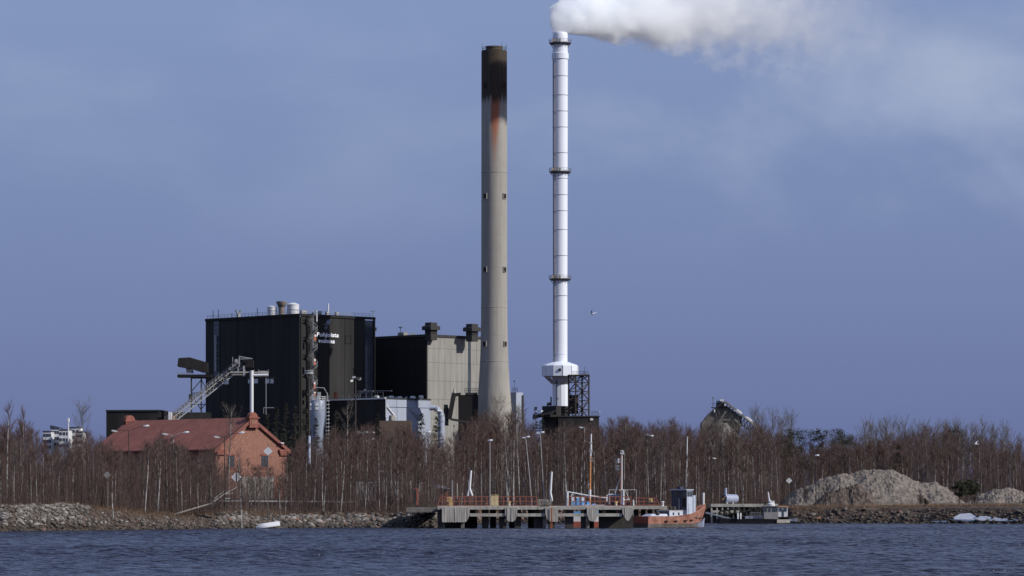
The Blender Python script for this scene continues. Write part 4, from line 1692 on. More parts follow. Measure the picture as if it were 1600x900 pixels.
for x in (994, 1005, 1016, 1027):
    mb = MB()
    mb.tube([(px_(x, 572), 572, -1.5), (px_(x, 572), 572, 3.0)], 0.4, 8)
    mb.build('pile', M_pile, pier)
# approach from the bank
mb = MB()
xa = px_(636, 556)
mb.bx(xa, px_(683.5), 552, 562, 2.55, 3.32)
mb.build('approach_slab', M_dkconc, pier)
# ladder
mb = MB()
for e in (860.6, 862.6):
    mb.beam((px_(e), YP - 0.35, -0.3), (px_(e), YP - 0.35, zd1), 0.07)
for k in range(11):
    mb.beam((px_(860.6), YP - 0.35, k * 0.3 + 0.1), (px_(862.6), YP - 0.35, k * 0.3 + 0.1), 0.06)
mb.build('pier_ladder', mat('rust_orange', (0.42, 0.14, 0.06), 0.7, 0.3), pier)
# low edge kerb and lumps on the deck
mb = MB()
mb.bx(px_(683.5), px_(842), YP + 0.2, YP + 0.45, zd1, zd1 + 0.14)
mb.bx(px_(858), px_(988), YP + 0.2, YP + 0.45, zd1, zd1 + 0.14)
mb.build('deck_kerb', M_timber, pier)

M_redrail = mat('red_rail', (0.26, 0.085, 0.062), 0.65, 0.25, 1.5)


def railing(name, label, xa, xb, Y, z0_, h, npost, m, slant0=0.0, slant1=0.0, w=0.11):
    t = thing(name, label, 'railing', ((xa + xb) / 2, Y, z0_))
    post = None
    for k in range(npost):
        x = xa + (xb - xa) * k / (npost - 1)
        tx = x + (slant0 if k == 0 else slant1 if k == npost - 1 else 0)
        mb = MB()
        mb.beam((x, Y, z0_), (tx, Y, z0_ + h), w)
        mb.build('rail_post', m, t)
    for hh in (h, h * 0.55, h * 0.1):
        mb = MB()
        mb.beam((xa + slant0 * hh / h, Y - 0.02, z0_ + hh), (xb + slant1 * hh / h, Y - 0.02, z0_ + hh), w * 0.9)
        mb.build('rail_bar', m, t)
    return t


YR = YB - 1.0
hr = P(0, 776.2, YR).z - zd1
railing('pier_railing', 'red pier railing left of the pier ladder, behind the yellow cabinets', px_(683, YR), px_(839, YR), YR, zd1, hr, 19, M_redrail, 0.55, 0.0)
railing('pier_railing', 'red pier railing beside the moored blue and white boat', px_(889, YR), px_(986, YR), YR, zd1, hr, 13, M_redrail, 0.0, 0.0)
railing('pier_railing', 'short red railing with sloping end and yellow plate, near the orange tug', px_(990, 574), px_(1031, 574), 574, 3.55, P(0, 778, 574).z - 3.55, 6, M_redrail, 0.0, -0.6)
railing('approach_railing', 'dark thin railing on the pier approach beside the red post', px_(650, 556), px_(683, 556), 556, 3.32, 1.5, 4, M_bsteel, w=0.07)
t = railing('approach_railing', 'dark thin railing between the pier ladder and the old bollard tripods', px_(841, YR), px_(887, YR), YR, zd1, 1.35, 9, M_bsteel, w=0.06)
M_yellow = mat('faded_yellow', (0.50, 0.35, 0.16), 0.6, 0.12, 1.0)
M_orangeF = mat('warm_yellow', (0.62, 0.36, 0.14), 0.6, 0.2, 1.0)


def cabinet(label, a, c, y1, Y, m, extra=None):
    t = thing('pier_cabinet', label, 'cabinet', (px_((a + c) / 2, Y), Y, zd1))
    mb = MB()
    zt_ = P(0, y1, Y).z
    mb.bx(px_(a, Y), px_(c, Y), Y, Y + 0.8, zd1, zt_)
    b_ = mb.build('cabinet_body', m, t)
    mb = MB()
    mb.bx(px_(a, Y) - 0.05, px_(c, Y) + 0.05, Y - 0.06, Y + 0.86, zt_, zt_ + 0.08)
    mb.build('cabinet_lid', m, t)
    mb = MB()
    mb.bx(px_(a, Y) + 0.08, px_((a + c) / 2, Y) - 0.02, Y - 0.03, Y + 0.02, zd1 + 0.2, zt_ - 0.15)
    mb.bx(px_((a + c) / 2, Y) + 0.02, px_(c, Y) - 0.08, Y - 0.03, Y + 0.02, zd1 + 0.2, zt_ - 0.15)
    mb.build('cabinet_door', m, t)
    return t


YC = YP + 1.5
t = cabinet('large pale yellow cabinet on the pier with blotched white paint', 766.5, 778.8, 773.8, YC, mat('patchy_yellow', (0.50, 0.36, 0.17), 0.6, 0.1, 1.5, col2=(0.58, 0.48, 0.30)))
mb = MB()
mb.prism([(px_(773, YC), YC, P(0, 774, YC).z), (px_(776.5, YC), YC, P(0, 774, YC).z), (px_(774.8, YC), YC, P(0, 771.5, YC).z)], (0, 0.3, 0))
mb.build('cabinet_finial', M_yellow, t)
cabinet('narrow yellow cabinet at the left end of the pier with red markings', 701.5, 707, 783, YC, M_yellow)
t = thing('warning_board', 'square yellow board with red stripes above the left pier cabinet', 'sign', (px_(702, YC + .3), YC + 0.3, zd1))
mb = MB()
mb.bx(px_(698.2, YC), px_(705.8, YC), YC + 1.0, YC + 1.12, P(0, 783.5, YC).z, P(0, 776.5, YC).z)
mb.build('board', M_yellow, t)
mb = MB()
for yy in (778.2, 780.6):
    mb.bx(px_(699, YC), px_(703.5, YC), YC + 0.96, YC + 0.995, P(0, yy + .5, YC).z, P(0, yy - .3, YC).z)
mb.build('board_stripe', M_redrail, t)
mb = MB()
mb.bx(px_(701.5, YC), px_(702.6, YC), YC + 1.0, YC + 1.1, zd1, P(0, 783.5, YC).z)
mb.build('board_post', M_redrail, t)


def bollard(label, px, y1, Y, m, zbase):
    t = thing('mooring_bollard', label, 'bollard', (px_(px, Y), Y, zbase))
    zt_ = P(0, y1, Y).z
    h = zt_ - zbase
    mb = MB()
    mb.lathe((px_(px, Y), Y, zbase), [(0.3, 0), (0.17, 0.08), (0.17, h * 0.7), (0.27, h * 0.8), (0.25, h), (0.05, h + .05)], 14)
    mb.build('bollard_post', m, t, smooth=True)
    mb = MB()
    mb.lathe((px_(px, Y), Y, zbase + h * 0.3), [(0.19, 0), (0.21, 0.05), (0.21, 0.2), (0.19, 0.25)], 14, cap=False)
    mb.build('rope_turns', M_timber, t)


bollard('small yellow mooring bollard on the pier right of the big yellow cabinet', 795.5, 784, YC, M_yellow, zd1)
bollard('orange and white mooring bollard among the rails by the blue boat', 962.5, 784, YC, M_orangeF, zd1)
bollard('white mooring bollard on the set-back deck beside the orange tug', 1035.5, 783.5, 573, M_white2, 3.5)
mb = MB()
mb.bx(px_(1031, 573) - .1, px_(1042, 573), 572, 576, 2.9, 3.5)
mb.build('deck_slab', M_pier, pier)
t = thing('rail_sign', 'yellow plate fixed to the short red railing near the tug', 'sign', (px_(1017, 573.6), 573.6, 3.6))
mb = MB()
mb.bx(px_(1014, 573.6), px_(1020, 573.6), 573.7, 573.8, P(0, 784.5, 573.6).z, P(0, 778.8, 573.6).z)
mb.build('plate', M_yellow, t)
mb = MB()
mb.bx(px_(1015.5, 573.6), px_(1017, 573.6), 573.64, 573.695, P(0, 783.5, 573.6).z, P(0, 780.3, 573.6).z)
mb.build('plate_mark', M_darksteel, t)
t = thing('cable_drum', 'dark round cable drum standing behind the short red railing', 'cable drum', (px_(1023, 575), 575.5, 3.55))
mb = MB()
for e in (-0.3, 0.3):
    mb.tube([(px_(1023, 575), 575.5 + e - .05, 4.75), (px_(1023, 575), 575.5 + e + .05, 4.75)], 0.4, 16)
mb.build('drum_flange', M_darksteel, t)
mb = MB()
mb.tube([(px_(1023, 575), 575.2, 4.75), (px_(1023, 575), 575.8, 4.75)], 0.2, 12)
mb.box((px_(1023, 575), 575.5, 4.0), (0.25, 0.4, 0.9))
mb.build('drum_core', M_bsteel, t)


def light_post(name, label, p0, p1, foot=None, r=0.19):
    t = thing(name, label, 'post', (p0[0], p0[1], p0[2]))
    mb = MB()
    mb.tube([p0, p1], r, 10, r2=r * 0.85)
    mb.build('post_tube', M_white, t, smooth=True)
    if foot:
        mb = MB()
        for q in foot:
            mb.tube([p0, q], r * 0.9, 8)
        mb.build('post_foot', M_white2, t)


light_post('tripod_post', 'white leaning tube post on splayed feet behind the left pier rail', P(733.7, 763, 556), P(736, 735, 556),
           [P(730, 775, 558), P(738, 775, 555.5), P(731, 775, 555.8)])
light_post('tripod_post', 'white tube post with bent foot behind the pier ladder', P(860, 770, 556), P(862, 737, 556), [P(863, 783, 555.8), P(859.5, 783, 557)])
t = thing('red_post', 'short dark red square post on the pier approach', 'post', P(650, 787, 553))
mb = MB()
mb.box(P(650, 776, 553), (0.75, 0.6, 2.6))
mb.build('post_body', M_redrail, t)
mb = MB()
mb.box(P(648.6, 776.5, 552.9), (0.42, 0.62, 2.5))
mb.build('post_cover', M_darksteel, t)

# ------------------------------------------------------------------ boats


def hull(name, parent, O, hd, L, B, sheer, zlow, m, n=26, stern=0.8, bow_pow=2.2, zs=None, flare=0.25, rail=None):
    """a ship-shaped shell: O = middle of the stern at the waterline, hd = heading"""
    hd = Vector((hd[0], hd[1], 0)).normalized()
    sd = Vector((hd.y, -hd.x, 0))          # starboard
    rings = []
    for i in range(n + 1):
        t = i / n
        bw = B / 2 * (stern + (1 - stern) * min(1, t / 0.3)) * (1 - max(0, (t - 0.45) / 0.55) ** bow_pow)
        bw = max(bw, 0.03)
        zt_ = sheer(t)
        zl = zlow(t)
        rake = 0.9 * max(0, (t - 0.8) / 0.2)
        ring = []
        for side in (1, -1):
            pts = []
            for f in (0, 0.5, 1.0):
                ww = bw * (1 - flare * (1 - f) * (0.4 + 0.6 * t))
                zz = zl + (zt_ - zl) * f
                x = L * t + rake * (f - 0.5) * 0.9
                pts.append(O + hd * x + sd * (side * ww) + Vector((0, 0, zz)))
            ring += pts if side == 1 else pts[::-1]
        rings.append(ring)
    mb = MB()
    mb.loft(rings, close=True, cap=True)
    return mb.build(name, m, parent, smooth=True), rings, hd, sd


YQ0 = 684.0
# orange tug
M_tug = mat('tug_orange', (0.235, 0.092, 0.063), 0.75, 0.3, 1.1, col2=(0.36, 0.178, 0.132))
M_tugdark = mat('tug_boot', (0.10, 0.09, 0.085), 0.8, 0.4, 1.0)
M_tugblue = mat('tug_bluegrey', (0.22, 0.24, 0.33), 0.6, 0.2, 0.8)
M_tugwhite = mat('tug_white', (0.40, 0.44, 0.52), 0.55, 0.12, 1.2)
M_navyshade = mat('navy_and_shade', (0.045, 0.048, 0.075), 0.5, 0.2, 0.8)  # navy paint; also carries the tug's aft shade as colour
O = Vector((P(1000.5, 0, 556).x, 556.0, 0))
tug = thing('tugboat', 'rusty orange tugboat with blue-white wheelhouse shaded aft moored at the pier end', 'boat', O)
sheer = lambda t: 1.88 + 0.12 * max(0, t - 0.3) + 1.15 * max(0, (t - 0.4) / 0.6) ** 1.7
low_ = lambda t: 0.62 + 0.08 * t + 0.75 * max(0, (t - 0.7) / 0.3) ** 2
LT = 15.3
BT = 4.3
hb, rings, hd, sd = hull('hull', tug, O, (1, 1), LT, BT, sheer, low_, M_tug, stern=0.86, bow_pow=2.4, flare=0.16)
hull('boot_top', tug, O + Vector((0, 0, 0)), (1, 1), LT - 0.15, BT - 0.22, lambda t: low_(t) + 0.02, lambda t: -0.6, M_tugdark, stern=0.84, bow_pow=2.4, flare=0.2)
mb = MB()
# blue-grey forefoot
for side in (1, -1):
    pts = []
T = lambda x, y_, z: O + hd * x + sd * y_ + Vector((0, 0, z))
# bulwark: inner dark skin at the bow, capping rail
inner = []
for i in range(12, 27):
    t_ = i / 26
    bw = BT / 2 * (1 - max(0, (t_ - 0.45) / 0.55) ** 2.4)
    inner.append((LT * t_ + (0.45 * max(0, (t_ - 0.8) / 0.2)) * 0.9, max(bw, 0.05), sheer(t_)))
mb = MB()
for side in (1, -1):
    for a, c in zip(inner[:-1], inner[1:]):
        mb.beam(T(a[0], side * a[1], a[2] + 0.03), T(c[0], side * c[1], c[2] + 0.03), 0.14, 0.1)
mb.build('capping_rail', M_tug, hb)
mb = MB()
for side in (1, -1):
    for i in range(6, 14):
        a, c = inner[i], inner[min(i + 1, 14)]
        mb.prism([T(a[0], side * (a[1] - 0.05), a[2] + 0.02), T(c[0], side * (c[1] - 0.05), c[2] + 0.02), T(c[0], side * (c[1] - 0.05), c[2] + 0.85 * (i - 5) / 8), T(a[0], side * (a[1] - 0.05), a[2] + 0.85 * max(0, i - 6) / 8)], sd * (-side * 0.08))
mb.build('bow_bulwark', M_tug, tug)
# ports along the side
for x in (4.0, 6.2, 8.6, 10.2, 13.2):
    t_ = x / LT
    bw = BT / 2 * (1 - max(0, (t_ - 0.45) / 0.55) ** 2.4)
    z_ = 0.35 * sheer(t_) + 0.65 * low_(t_)
    mb = MB()
    mb.obox(T(x, bw * 0.965, z_), (hd, sd, (0, 0, 1)), (0.36, 0.12, 0.1))
    mb.build('freeing_port', M_black2, hb)
mb = MB()
mb.prism([T(11.9, 0.95, -0.2), T(14.9, 0.2, -0.2), T(15.2, 0.16, 1.6), T(13.9, 0.85, 1.0), T(12.3, 1.25, 0.72)], sd * 0.12)
mb.build('forefoot', M_tugblue, tug)
mb = MB()
mb.obox(T(7.0, 0, 1.72), (hd, sd, (0, 0, 1)), (5.4, 1.7, 0.05))
mb.build('deck', M_dkconc, tug)
# trunk cabin
mb = MB()
mb.loft([[T(x, y_, z) for x, y_ in ((5.3 + e, -1.5 + e), (8.7 - e, -1.5 + e), (8.7 - e, 1.5 - e), (5.3 + e, 1.5 - e))] for z, e in ((1.7, 0), (2.75, 0.12))])
tr = mb.build('trunk_cabin', M_tugwhite, tug)
mb = MB()
mb.obox(T(7.0, 0, 2.8), (hd, sd, (0, 0, 1)), (1.7, 1.45, 0.05))
mb.build('trunk_roof', M_timber, tr)
mb = MB()
mb.obox(T(5.32, 0, 2.3), (hd, sd, (0, 0, 1)), (0.05, 1.3, 0.36))
mb.build('aft_shade_panel', M_navyshade, tr)  # dark sheet standing in for shade on the trunk's aft face
for x in (6.3, 7.6):
    mb = MB()
    mb.obox(T(x, 1.42, 2.25), (hd, sd, (0, 0, 1)), (0.16, 0.06, 0.22))
    mb.build('porthole', M_black2, tr)
mb = MB()
mb.loft([[T(x, y_, z) for x, y_ in ((1.2, -1.4), (5.1, -1.4), (5.1, 1.4), (1.2, 1.4))] for z in (1.75,)] + [[T(x, y_, z) for x, y_ in ((2.0, -0.5), (5.0, -1.2), (5.0, 1.2), (2.0, 0.5))] for z in (2.25,)])
mb.build('tarpaulin', M_tugwhite, tug)
# wheelhouse
wz0, wz1 = 2.5, P(0, 766, 563).z
mb = MB()
wx0, wx1, wy_ = 9.3, 10.3, 1.7
mb.loft([[T(x, y_, z) for x, y_ in ((wx0, -wy_), (wx1 + 0.35, -wy_), (wx1 + 0.75, -0.7), (wx1 + 0.75, 0.7), (wx1 + 0.35, wy_), (wx0, wy_))] for z in (1.7, wz1)])
wh = mb.build('wheelhouse', M_tugwhite, tug)
mb = MB()
mb.obox(T(wx0 - 0.03, 0, (2.85 + wz1) / 2), (hd, sd, (0, 0, 1)), (0.04, wy_ - 0.04, (wz1 - 2.85) / 2 - .02))
mb.build('aft_shade_sheet', M_navyshade, wh)  # shade of the wheelhouse's aft side put into the colour
mb = MB()
mb.loft([[T(x, y_, z) for x, y_ in ((wx0 - 0.3, -wy_ - .15), (wx1 + 0.5, -wy_ - .15), (wx1 + 1.0, -0.8), (wx1 + 1.0, 0.8), (wx1 + 0.5, wy_ + .15), (wx0 - 0.3, wy_ + .15))] for z in (wz1, wz1 + 0.16)])
mb.build('wheelhouse_roof', M_tugwhite, wh)
for y_ in (-0.55,):
    mb = MB()
    mb.obox(T(wx0 - 0.08, y_, wz1 - 0.55), (hd, sd, (0, 0, 1)), (0.03, 0.32, 0.28))
    mb.build('window', mat('window_brown', (0.09, 0.07, 0.065), 0.3), wh)
mb = MB()
mb.obox(T(wx0 - 0.09, 1.15, wz1 - 0.75), (hd, sd, (0, 0, 1)), (0.03, 0.38, 0.5))
mb.build('window', M_glass, wh)
mb = MB()
mb.obox(T(wx0 - 0.1, 1.2, wz1 - 2.0), (hd, sd, (0, 0, 1)), (0.03, 0.42, 0.75))
mb.build('doorway', M_black2, wh)
mb = MB()
mb.tube([T(wx0 - 0.15, 0.1, 2.9), T(wx0 - 0.15, 0.1, wz1 - 1.3)], 0.05, 6)
mb.build('grab_rail', M_white2, wh)
for x in (wx0 + 0.35, wx0 + 1.0):
    mb = MB()
    mb.obox(T(x, wy_, wz1 - 0.6), (hd, sd, (0, 0, 1)), (0.27, 0.05, 0.42))
    mb.build('window', M_glass, wh)
mb = MB()
mb.obox(T(wx0 + 0.6, wy_ + 0.02, 3.1), (hd, sd, (0, 0, 1)), (0.32, 0.05, 0.9))
mb.build('side_door', M_tugwhite, wh)
mb = MB()
mb.obox(T(9.9, -0.3, wz1 + 0.35), (hd, sd, (0, 0, 1)), (0.4, 0.35, 0.25))
mb.build('searchlight_box', M_navyshade, wh)
mb = MB()
mb.tube([T(11.8, 0.8, 2.0), T(11.8, 0.8, P(0, 774, 566).z)], 0.4, 12)
mb.build('bow_locker', M_tugwhite, tug, smooth=True)
mb = MB()
mb.tube([P(1099, 790, 567), P(1099, 769.8, 567)], 0.2, 10)
mb.build('tow_post', M_white2, tug)
for k, (x, y_) in enumerate(((7.4, 0.6), (7.9, -0.6), (3.2, 0.8))):
    mb = MB()
    mb.lathe(T(x, y_, 2.85 if x > 5 else 2.1), [(0.32, 0), (0.38, 0.2), (0.3, 0.5), (0.12, 0.65)], 10)
    mb.build('deck_ventilator', M_darksteel, tug)
# transom plate: the stern's shade put into a darker red
mb = MB()
mb.obox(T(-0.02, 0, 1.27), (hd, sd, (0, 0, 1)), (0.04, BT / 2 * 0.84, 0.58))
mb.build('transom', mat('transom_shade_red', (0.30, 0.10, 0.075), 0.7), tug)

# blue and white fishing boat behind the pier
O = Vector((P(893.5, 0, 559).x, 559.0, 0))
fb = thing('fishing_boat', 'white and blue fishing boat with orange mast lying behind the pier', 'boat', O)
M_fbw = mat('boat_white', (0.68, 0.68, 0.70), 0.5, 0.1, 0.8)
M_fbb = mat('boat_blue', (0.12, 0.36, 0.66), 0.5, 0.12, 0.8)
M_fbr = mat('boat_red', (0.33, 0.10, 0.07), 0.7, 0.2, 0.8)
Lf = 8.8
hf, _, hd, sd = hull('hull', fb, O, (1, 0.10), Lf, 3.2, lambda t: 2.5 + 0.9 * t * t, lambda t: 1.0, M_fbw, bow_pow=2.0, flare=0.15)
hull('antifouling', fb, O, (1, 0.10), Lf - 0.4, 3.0, lambda t: 1.02, lambda t: -0.6, M_fbr, bow_pow=2.0, flare=0.2)
T = lambda x, y_, z: O + hd * x + sd * y_ + Vector((0, 0, z))
hull('blue_strake', hf, O, (1, 0.10), Lf + 0.05, 3.3, lambda t: 2.62 + 0.9 * t * t, lambda t: 2.05 + 0.9 * t * t, M_fbb, bow_pow=2.0, flare=0.02)
mb = MB()
mb.loft([[T(x, y_, z) for x, y_ in ((1.6, -1.2), (5.2, -1.0), (5.2, 1.0), (1.6, 1.2))] for z in (2.4, 3.7)])
cb = mb.build('cabin', M_fbw, fb)
mb = MB()
for x in (2.2, 3.2, 4.2):
    mb.obox(T(x, -1.08, 3.2), (hd, sd, (0, 0, 1)), (0.3, 0.12, 0.24))
    mb.obox(T(x, 1.08, 3.2), (hd, sd, (0, 0, 1)), (0.3, 0.12, 0.24))
mb.build('cabin_glass', M_glass, cb)
# panels glimpsed through the rail
for a, c, y1, y0_, mm in ((893, 898, 776, 791, M_fbw), (901, 906.5, 778, 791, M_fbb), (909, 914, 777, 783, M_fbw), (909, 914.5, 784, 791, M_fbb), (917, 922.5, 784, 791, M_fbb), (926, 931, 787, 791, M_fbb), (894, 899, 783, 791, M_fbb), (900.5, 906, 776, 779, M_fbw)):
    mb = MB()
    Yq = 559.0
    mb.bx(P(a, 0, Yq).x, P(c, 0, Yq).x, Yq - (0.02 if mm is M_fbb else 0.0), Yq + 0.3, P(0, y0_, Yq).z, P(0, y1, Yq).z)
    mb.build('bulwark_panel', mm, fb)
M_mast = mat('mast_orange', (0.52, 0.22, 0.08), 0.6, 0.2, 2)
mb = MB()
Ym = 560.5
mb.tube([P(921.5, 790, Ym), P(922.6, 713, Ym)], 0.17, 8, r2=0.14)
ms = mb.build('mast', M_mast, fb)
mb = MB()
mb.tube([P(922.6, 713, Ym), P(923.4, 700, Ym)], 0.15, 8)
mb.tube([P(923.4, 695, Ym), P(923.6, 678, Ym)], 0.12, 8)
mb.tube([P(923.4, 700, Ym), P(923.4, 695, Ym)], 0.16, 8)
mb.tube([P(921.5, 778, Ym), P(921.9, 765, Ym)], 0.2, 8)
mb.build('mast_top', M_white2, ms)
mb = MB()
for y_ in (692, 703, 706, 716, 720):
    mb.box(P(923.5, y_, Ym), (0.55, 0.3, 0.16))
mb.box(P(919.8, 757, Ym), (0.25, 0.25, 0.3))
mb.build('mast_fitting', M_galv, ms)
mb = MB()
mb.tube([P(921.5, 713, Ym), P(904, 768, Ym)], 0.04, 4)
mb.tube([P(921.5, 713, Ym), P(905, 768, Ym + 2)], 0.04, 4)
mb.build('stay_wire', M_darksteel, ms)
mb = MB()
mb.tube([P(886.5, 768.5, Ym), P(920, 774.5, Ym), P(948, 778, Ym)], 0.13, 6)
mb.tube([P(886, 791, Ym), P(886.5, 768, Ym)], 0.2, 8)
mb.tube([P(895, 770, Ym), P(892, 776, Ym)], 0.12, 6)
mb.build('boom', M_white2, fb)
mb = MB()
mb.tube([P(970, 788, Ym), P(970.5, 712, Ym)], 0.16, 8, r2=0.12)
m2_ = mb.build('mast', M_mast, fb)
mb = MB()
mb.tube([P(971.5, 788, Ym - .3), P(971.7, 704.5, Ym - .3)], 0.1, 8)
mb.box(P(970.6, 707, Ym - .3), (0.28, 0.3, 0.5))
mb.box(P(974, 708.2, Ym - .3), (0.28, 0.3, 0.35))
mb.box(P(972, 705.5, Ym - .3), (0.5, 0.3, 0.4))
mb.build('mast_light', M_white, m2_)
mb = MB()
mb.box(P(967.3, 719.8, Ym), (0.42, 0.4, 0.75))
mb.build('radar_box', M_white2, m2_)
mb = MB()
for e in (962, 966.5):
    mb.beam(P(e, 716, Ym), P(e, 735.5, Ym), 0.06)
for y_ in (719, 723.5, 728, 732, 735):
    mb.beam(P(962, y_, Ym), P(970, y_, Ym), 0.06)
mb.box(P(966.5, 728.5, Ym), (0.4, 0.3, 0.3))
mb.box(P(966.5, 733, Ym), (0.4, 0.3, 0.35))
mb.tube([P(969.5, 746, Ym), P(961, 770, Ym)], 0.1, 6)
mb.build('mast_ladder', M_galv, m2_)
mb = MB()
mb.beam(P(952, 765.2, Ym), P(994, 765.2, Ym), 0.06)
for x, y0_ in ((952, 788), (994.3, 788), (981, 780), (962, 776)):
    mb.beam(P(x, 765.2, Ym), P(x, y0_, Ym), 0.06)
mb.beam(P(977, 766, Ym), P(984, 782, Ym), 0.07)
mb.tube([P(948, 784, Ym), P(948.5, 774, Ym), P(951, 772.5, Ym), P(962, 772.5, Ym)], 0.1, 6)
mb.tube([P(974, 789, Ym - .5), P(974.2, 766, Ym - .5)], 0.15, 8)
mb.beam(P(967, 765.6, Ym - .5), P(980, 765.6, Ym - .5), 0.22, 0.1)
mb.tube([P(975, 781, Ym), P(981, 781, Ym), P(984, 779, Ym)], 0.09, 6)
mb.tube([P(990, 790, Ym), P(989.5, 781, Ym)], 0.12, 6)
mb.build('stern_gantry', M_white2, fb)
mb = MB()
mb.box(P(963.5, 774.5, Ym + .5), (0.7, 0.5, 0.55))
mb.box(P(955.5, 775, Ym + .5), (0.8, 0.6, 0.4))
mb.build('winch_box', M_tugblue, fb)
for k in range(9):
    x = 945 + k * 4.3
    mb = MB()
    mb.box(P(x, 786 + (k % 3), Ym + 0.6), (0.5, 0.5, 0.5 + 0.15 * (k % 2)))
    mb.build('fish_crate', M_darksteel, fb)

# second quay with tyres, on the right
YQ = 684.0
q2 = thing('old_quay', 'low old concrete quay hung with black tyres behind the work boat', 'quay', (P(1160, 0, YQ).x, YQ + 5, 0))
mb = MB()
zq1 = P(0, 787.2, YQ).z
xq0, xq1 = P(1111, 0, YQ).x, P(1216, 0, YQ).x
mb.bx(xq0, xq1, YQ, YQ + 12, P(0, 792, YQ).z, zq1)
mb.build('quay_deck', M_pier, q2)
mb = MB()
mb.bx(xq0 + 0.5, xq1, YQ + 1.2, YQ + 11, -1.2, P(0, 792, YQ).z - 0.01)
mb.build('quay_wall', M_pile, q2)
for k in range(13):
    x = P(1112 + k * 8.5, 0, YQ).x
    mb = MB()
    mb.beam((x, YQ + 0.3, -1.2), (x, YQ + 0.3, P(0, 792, YQ).z), 0.32)
    mb.build('quay_pile', M_timber if k < 6 else M_pile, q2)
mb = MB()
mb.bx(xq0, xq0 + 5.5, YQ + 0.1, YQ + 0.4, P(0, 801, YQ).z, P(0, 797.5, YQ).z)
mb.build('waling_beam', M_timber, q2)
M_rubber = mat('tyre_rubber', (0.018, 0.018, 0.018), 0.85, 0.2)
tyre_src = None
for k, (px, py) in enumerate(((1144, 799), (1153, 799), (1162, 803.5), (1169.5, 802), (1178, 798), (1188, 798.5), (1136, 801), (1128, 802))):
    p = P(px, py, YQ - 0.55)
    if tyre_src is None:
        mb = MB()
        rings = []
        for i in range(18):
            a = 2 * math.pi * i / 18
            d = Vector((math.cos(a), 0, math.sin(a)))
            rings.append([p + d * (0.52 + 0.2 * math.cos(b_)) + Vector((0, 0.2 * math.sin(b_), 0)) for b_ in [2 * math.pi * j / 8 for j in range(8)]])
        rings.append(rings[0])
        o = MB().loft(rings, cap=False).build('fender_tyre', M_rubber, None, smooth=True)
        o.data.transform(Matrix.Translation(-p))
        o.location = p
        tyre_src = o
    else:
        o = tyre_src.copy()
        COL.objects.link(o)
        o.location = p
    tag(o, ['black fender tyre on the quay, second from the white boat fenders leftwards', 'black fender tyre hanging just above the white boat fenders', 'low black fender tyre right beside the white boat fenders',
            'black fender tyre in the middle of the quay face', 'high black fender tyre left of the last one by the work boat cabin', 'last black fender tyre before the work boat cabin',
            'black fender tyre above the lower end of the gangway', 'first black fender tyre at the left end of the quay'][k], 'tyre', 'tyres hung along the old quay')
gw_ = thing('gangway', 'pale wooden gangway sloping down from the quay behind the tug bow', 'gangway', P(1105, 801, 681))
mb = MB()
mb.beam(P(1104, 801.5, 680), P(1142, 811, 675), 0.9, 0.14)
mb.build('gangway_board', mat('pale_wood', (0.5, 0.48, 0.44), 0.8), gw_)
mb = MB()
for e in (-0.42, 0.42):
    mb.beam(P(1104, 801, 680) + Vector((0, e, 0)), P(1142, 810.5, 675) + Vector((0, e, 0)), 0.08, 0.22)
mb.build('gangway_edge', M_white2, gw_)

# work boat
YW = 664.0
wk = thing('work_boat', 'low black-hulled work boat with grey deckhouse and white cabin by the old quay', 'boat', P(1185, 820, YW))
wxp = lambda v: P(v, 0, YW).x
wzp = lambda v: P(0, v, YW).z
mb = MB()
sec = lambda x, z1_, z0_, hw: [(x, YW - hw, z1_), (x, YW + hw, z1_), (x, YW + hw * .8, z0_), (x, YW - hw * .8, z0_)]
mb.loft([sec(wxp(1119.5), wzp(811), -0.5, 1.6), sec(wxp(1124), wzp(809.8), -0.6, 2.2), sec(wxp(1170), wzp(810.2), -0.6, 2.4), sec(wxp(1212), wzp(811), -0.6, 2.4), sec(wxp(1213), wzp(814), -0.6, 2.4), sec(wxp(1240), wzp(814.5), -0.5, 2.2), sec(wxp(1252), wzp(815), -0.2, 1.4)])
hw_ = mb.build('hull', mat('tar_black', (0.022, 0.022, 0.026), 0.6, 0.3), wk)
mb = MB()
mb.bx(wxp(1120), wxp(1251), YW - 2.5, YW + 2.5, wzp(817.4), wzp(816.4))
mb.build('rubbing_strake', M_black2, hw_)
mb = MB()
mb.bx(wxp(1212.5), wxp(1232.5), YW - 2.62, YW - 2.45, wzp(816.8), wzp(811.6))
mb.build('side_board', mat('faded_cream', (0.5, 0.46, 0.38), 0.7, 0.25), wk)
mb = MB()
mb.bx(wxp(1193), wxp(1215.3), YW - 1.5, YW + 1.5, wzp(811), wzp(791.5))
dh = mb.build('deckhouse', mat('deckhouse_grey', (0.24, 0.23, 0.23), 0.7, 0.2), wk)
mb = MB()
mb.bx(wxp(1191.5), wxp(1216), YW - 1.7, YW + 1.7, wzp(791.5), wzp(790.5))
mb.build('deckhouse_roof', M_dkconc, dh)
for a, c, y1, y0_ in ((1194.5, 1197.5, 794, 799), (1200.5, 1203.5, 794.5, 799), (1206.5, 1214, 794, 799)):
    mb = MB()
    mb.bx(wxp(a), wxp(c), YW - 1.58, YW - 1.49, wzp(y0_), wzp(y1))
    mb.build('window', M_glass, dh)
mb = MB()
mb.bx(wxp(1215.4), wxp(1230), YW - 1.3, YW + 1.3, wzp(807.5), wzp(792))
wc = mb.build('white_cabin', M_white, wk)
mb = MB()
mb.bx(wxp(1215.6), wxp(1231), YW - 1.5, YW + 1.5, wzp(792), wzp(790.6))
mb.build('cabin_roof', mat('cabin_orange', (0.6, 0.3, 0.14), 0.6), wc)
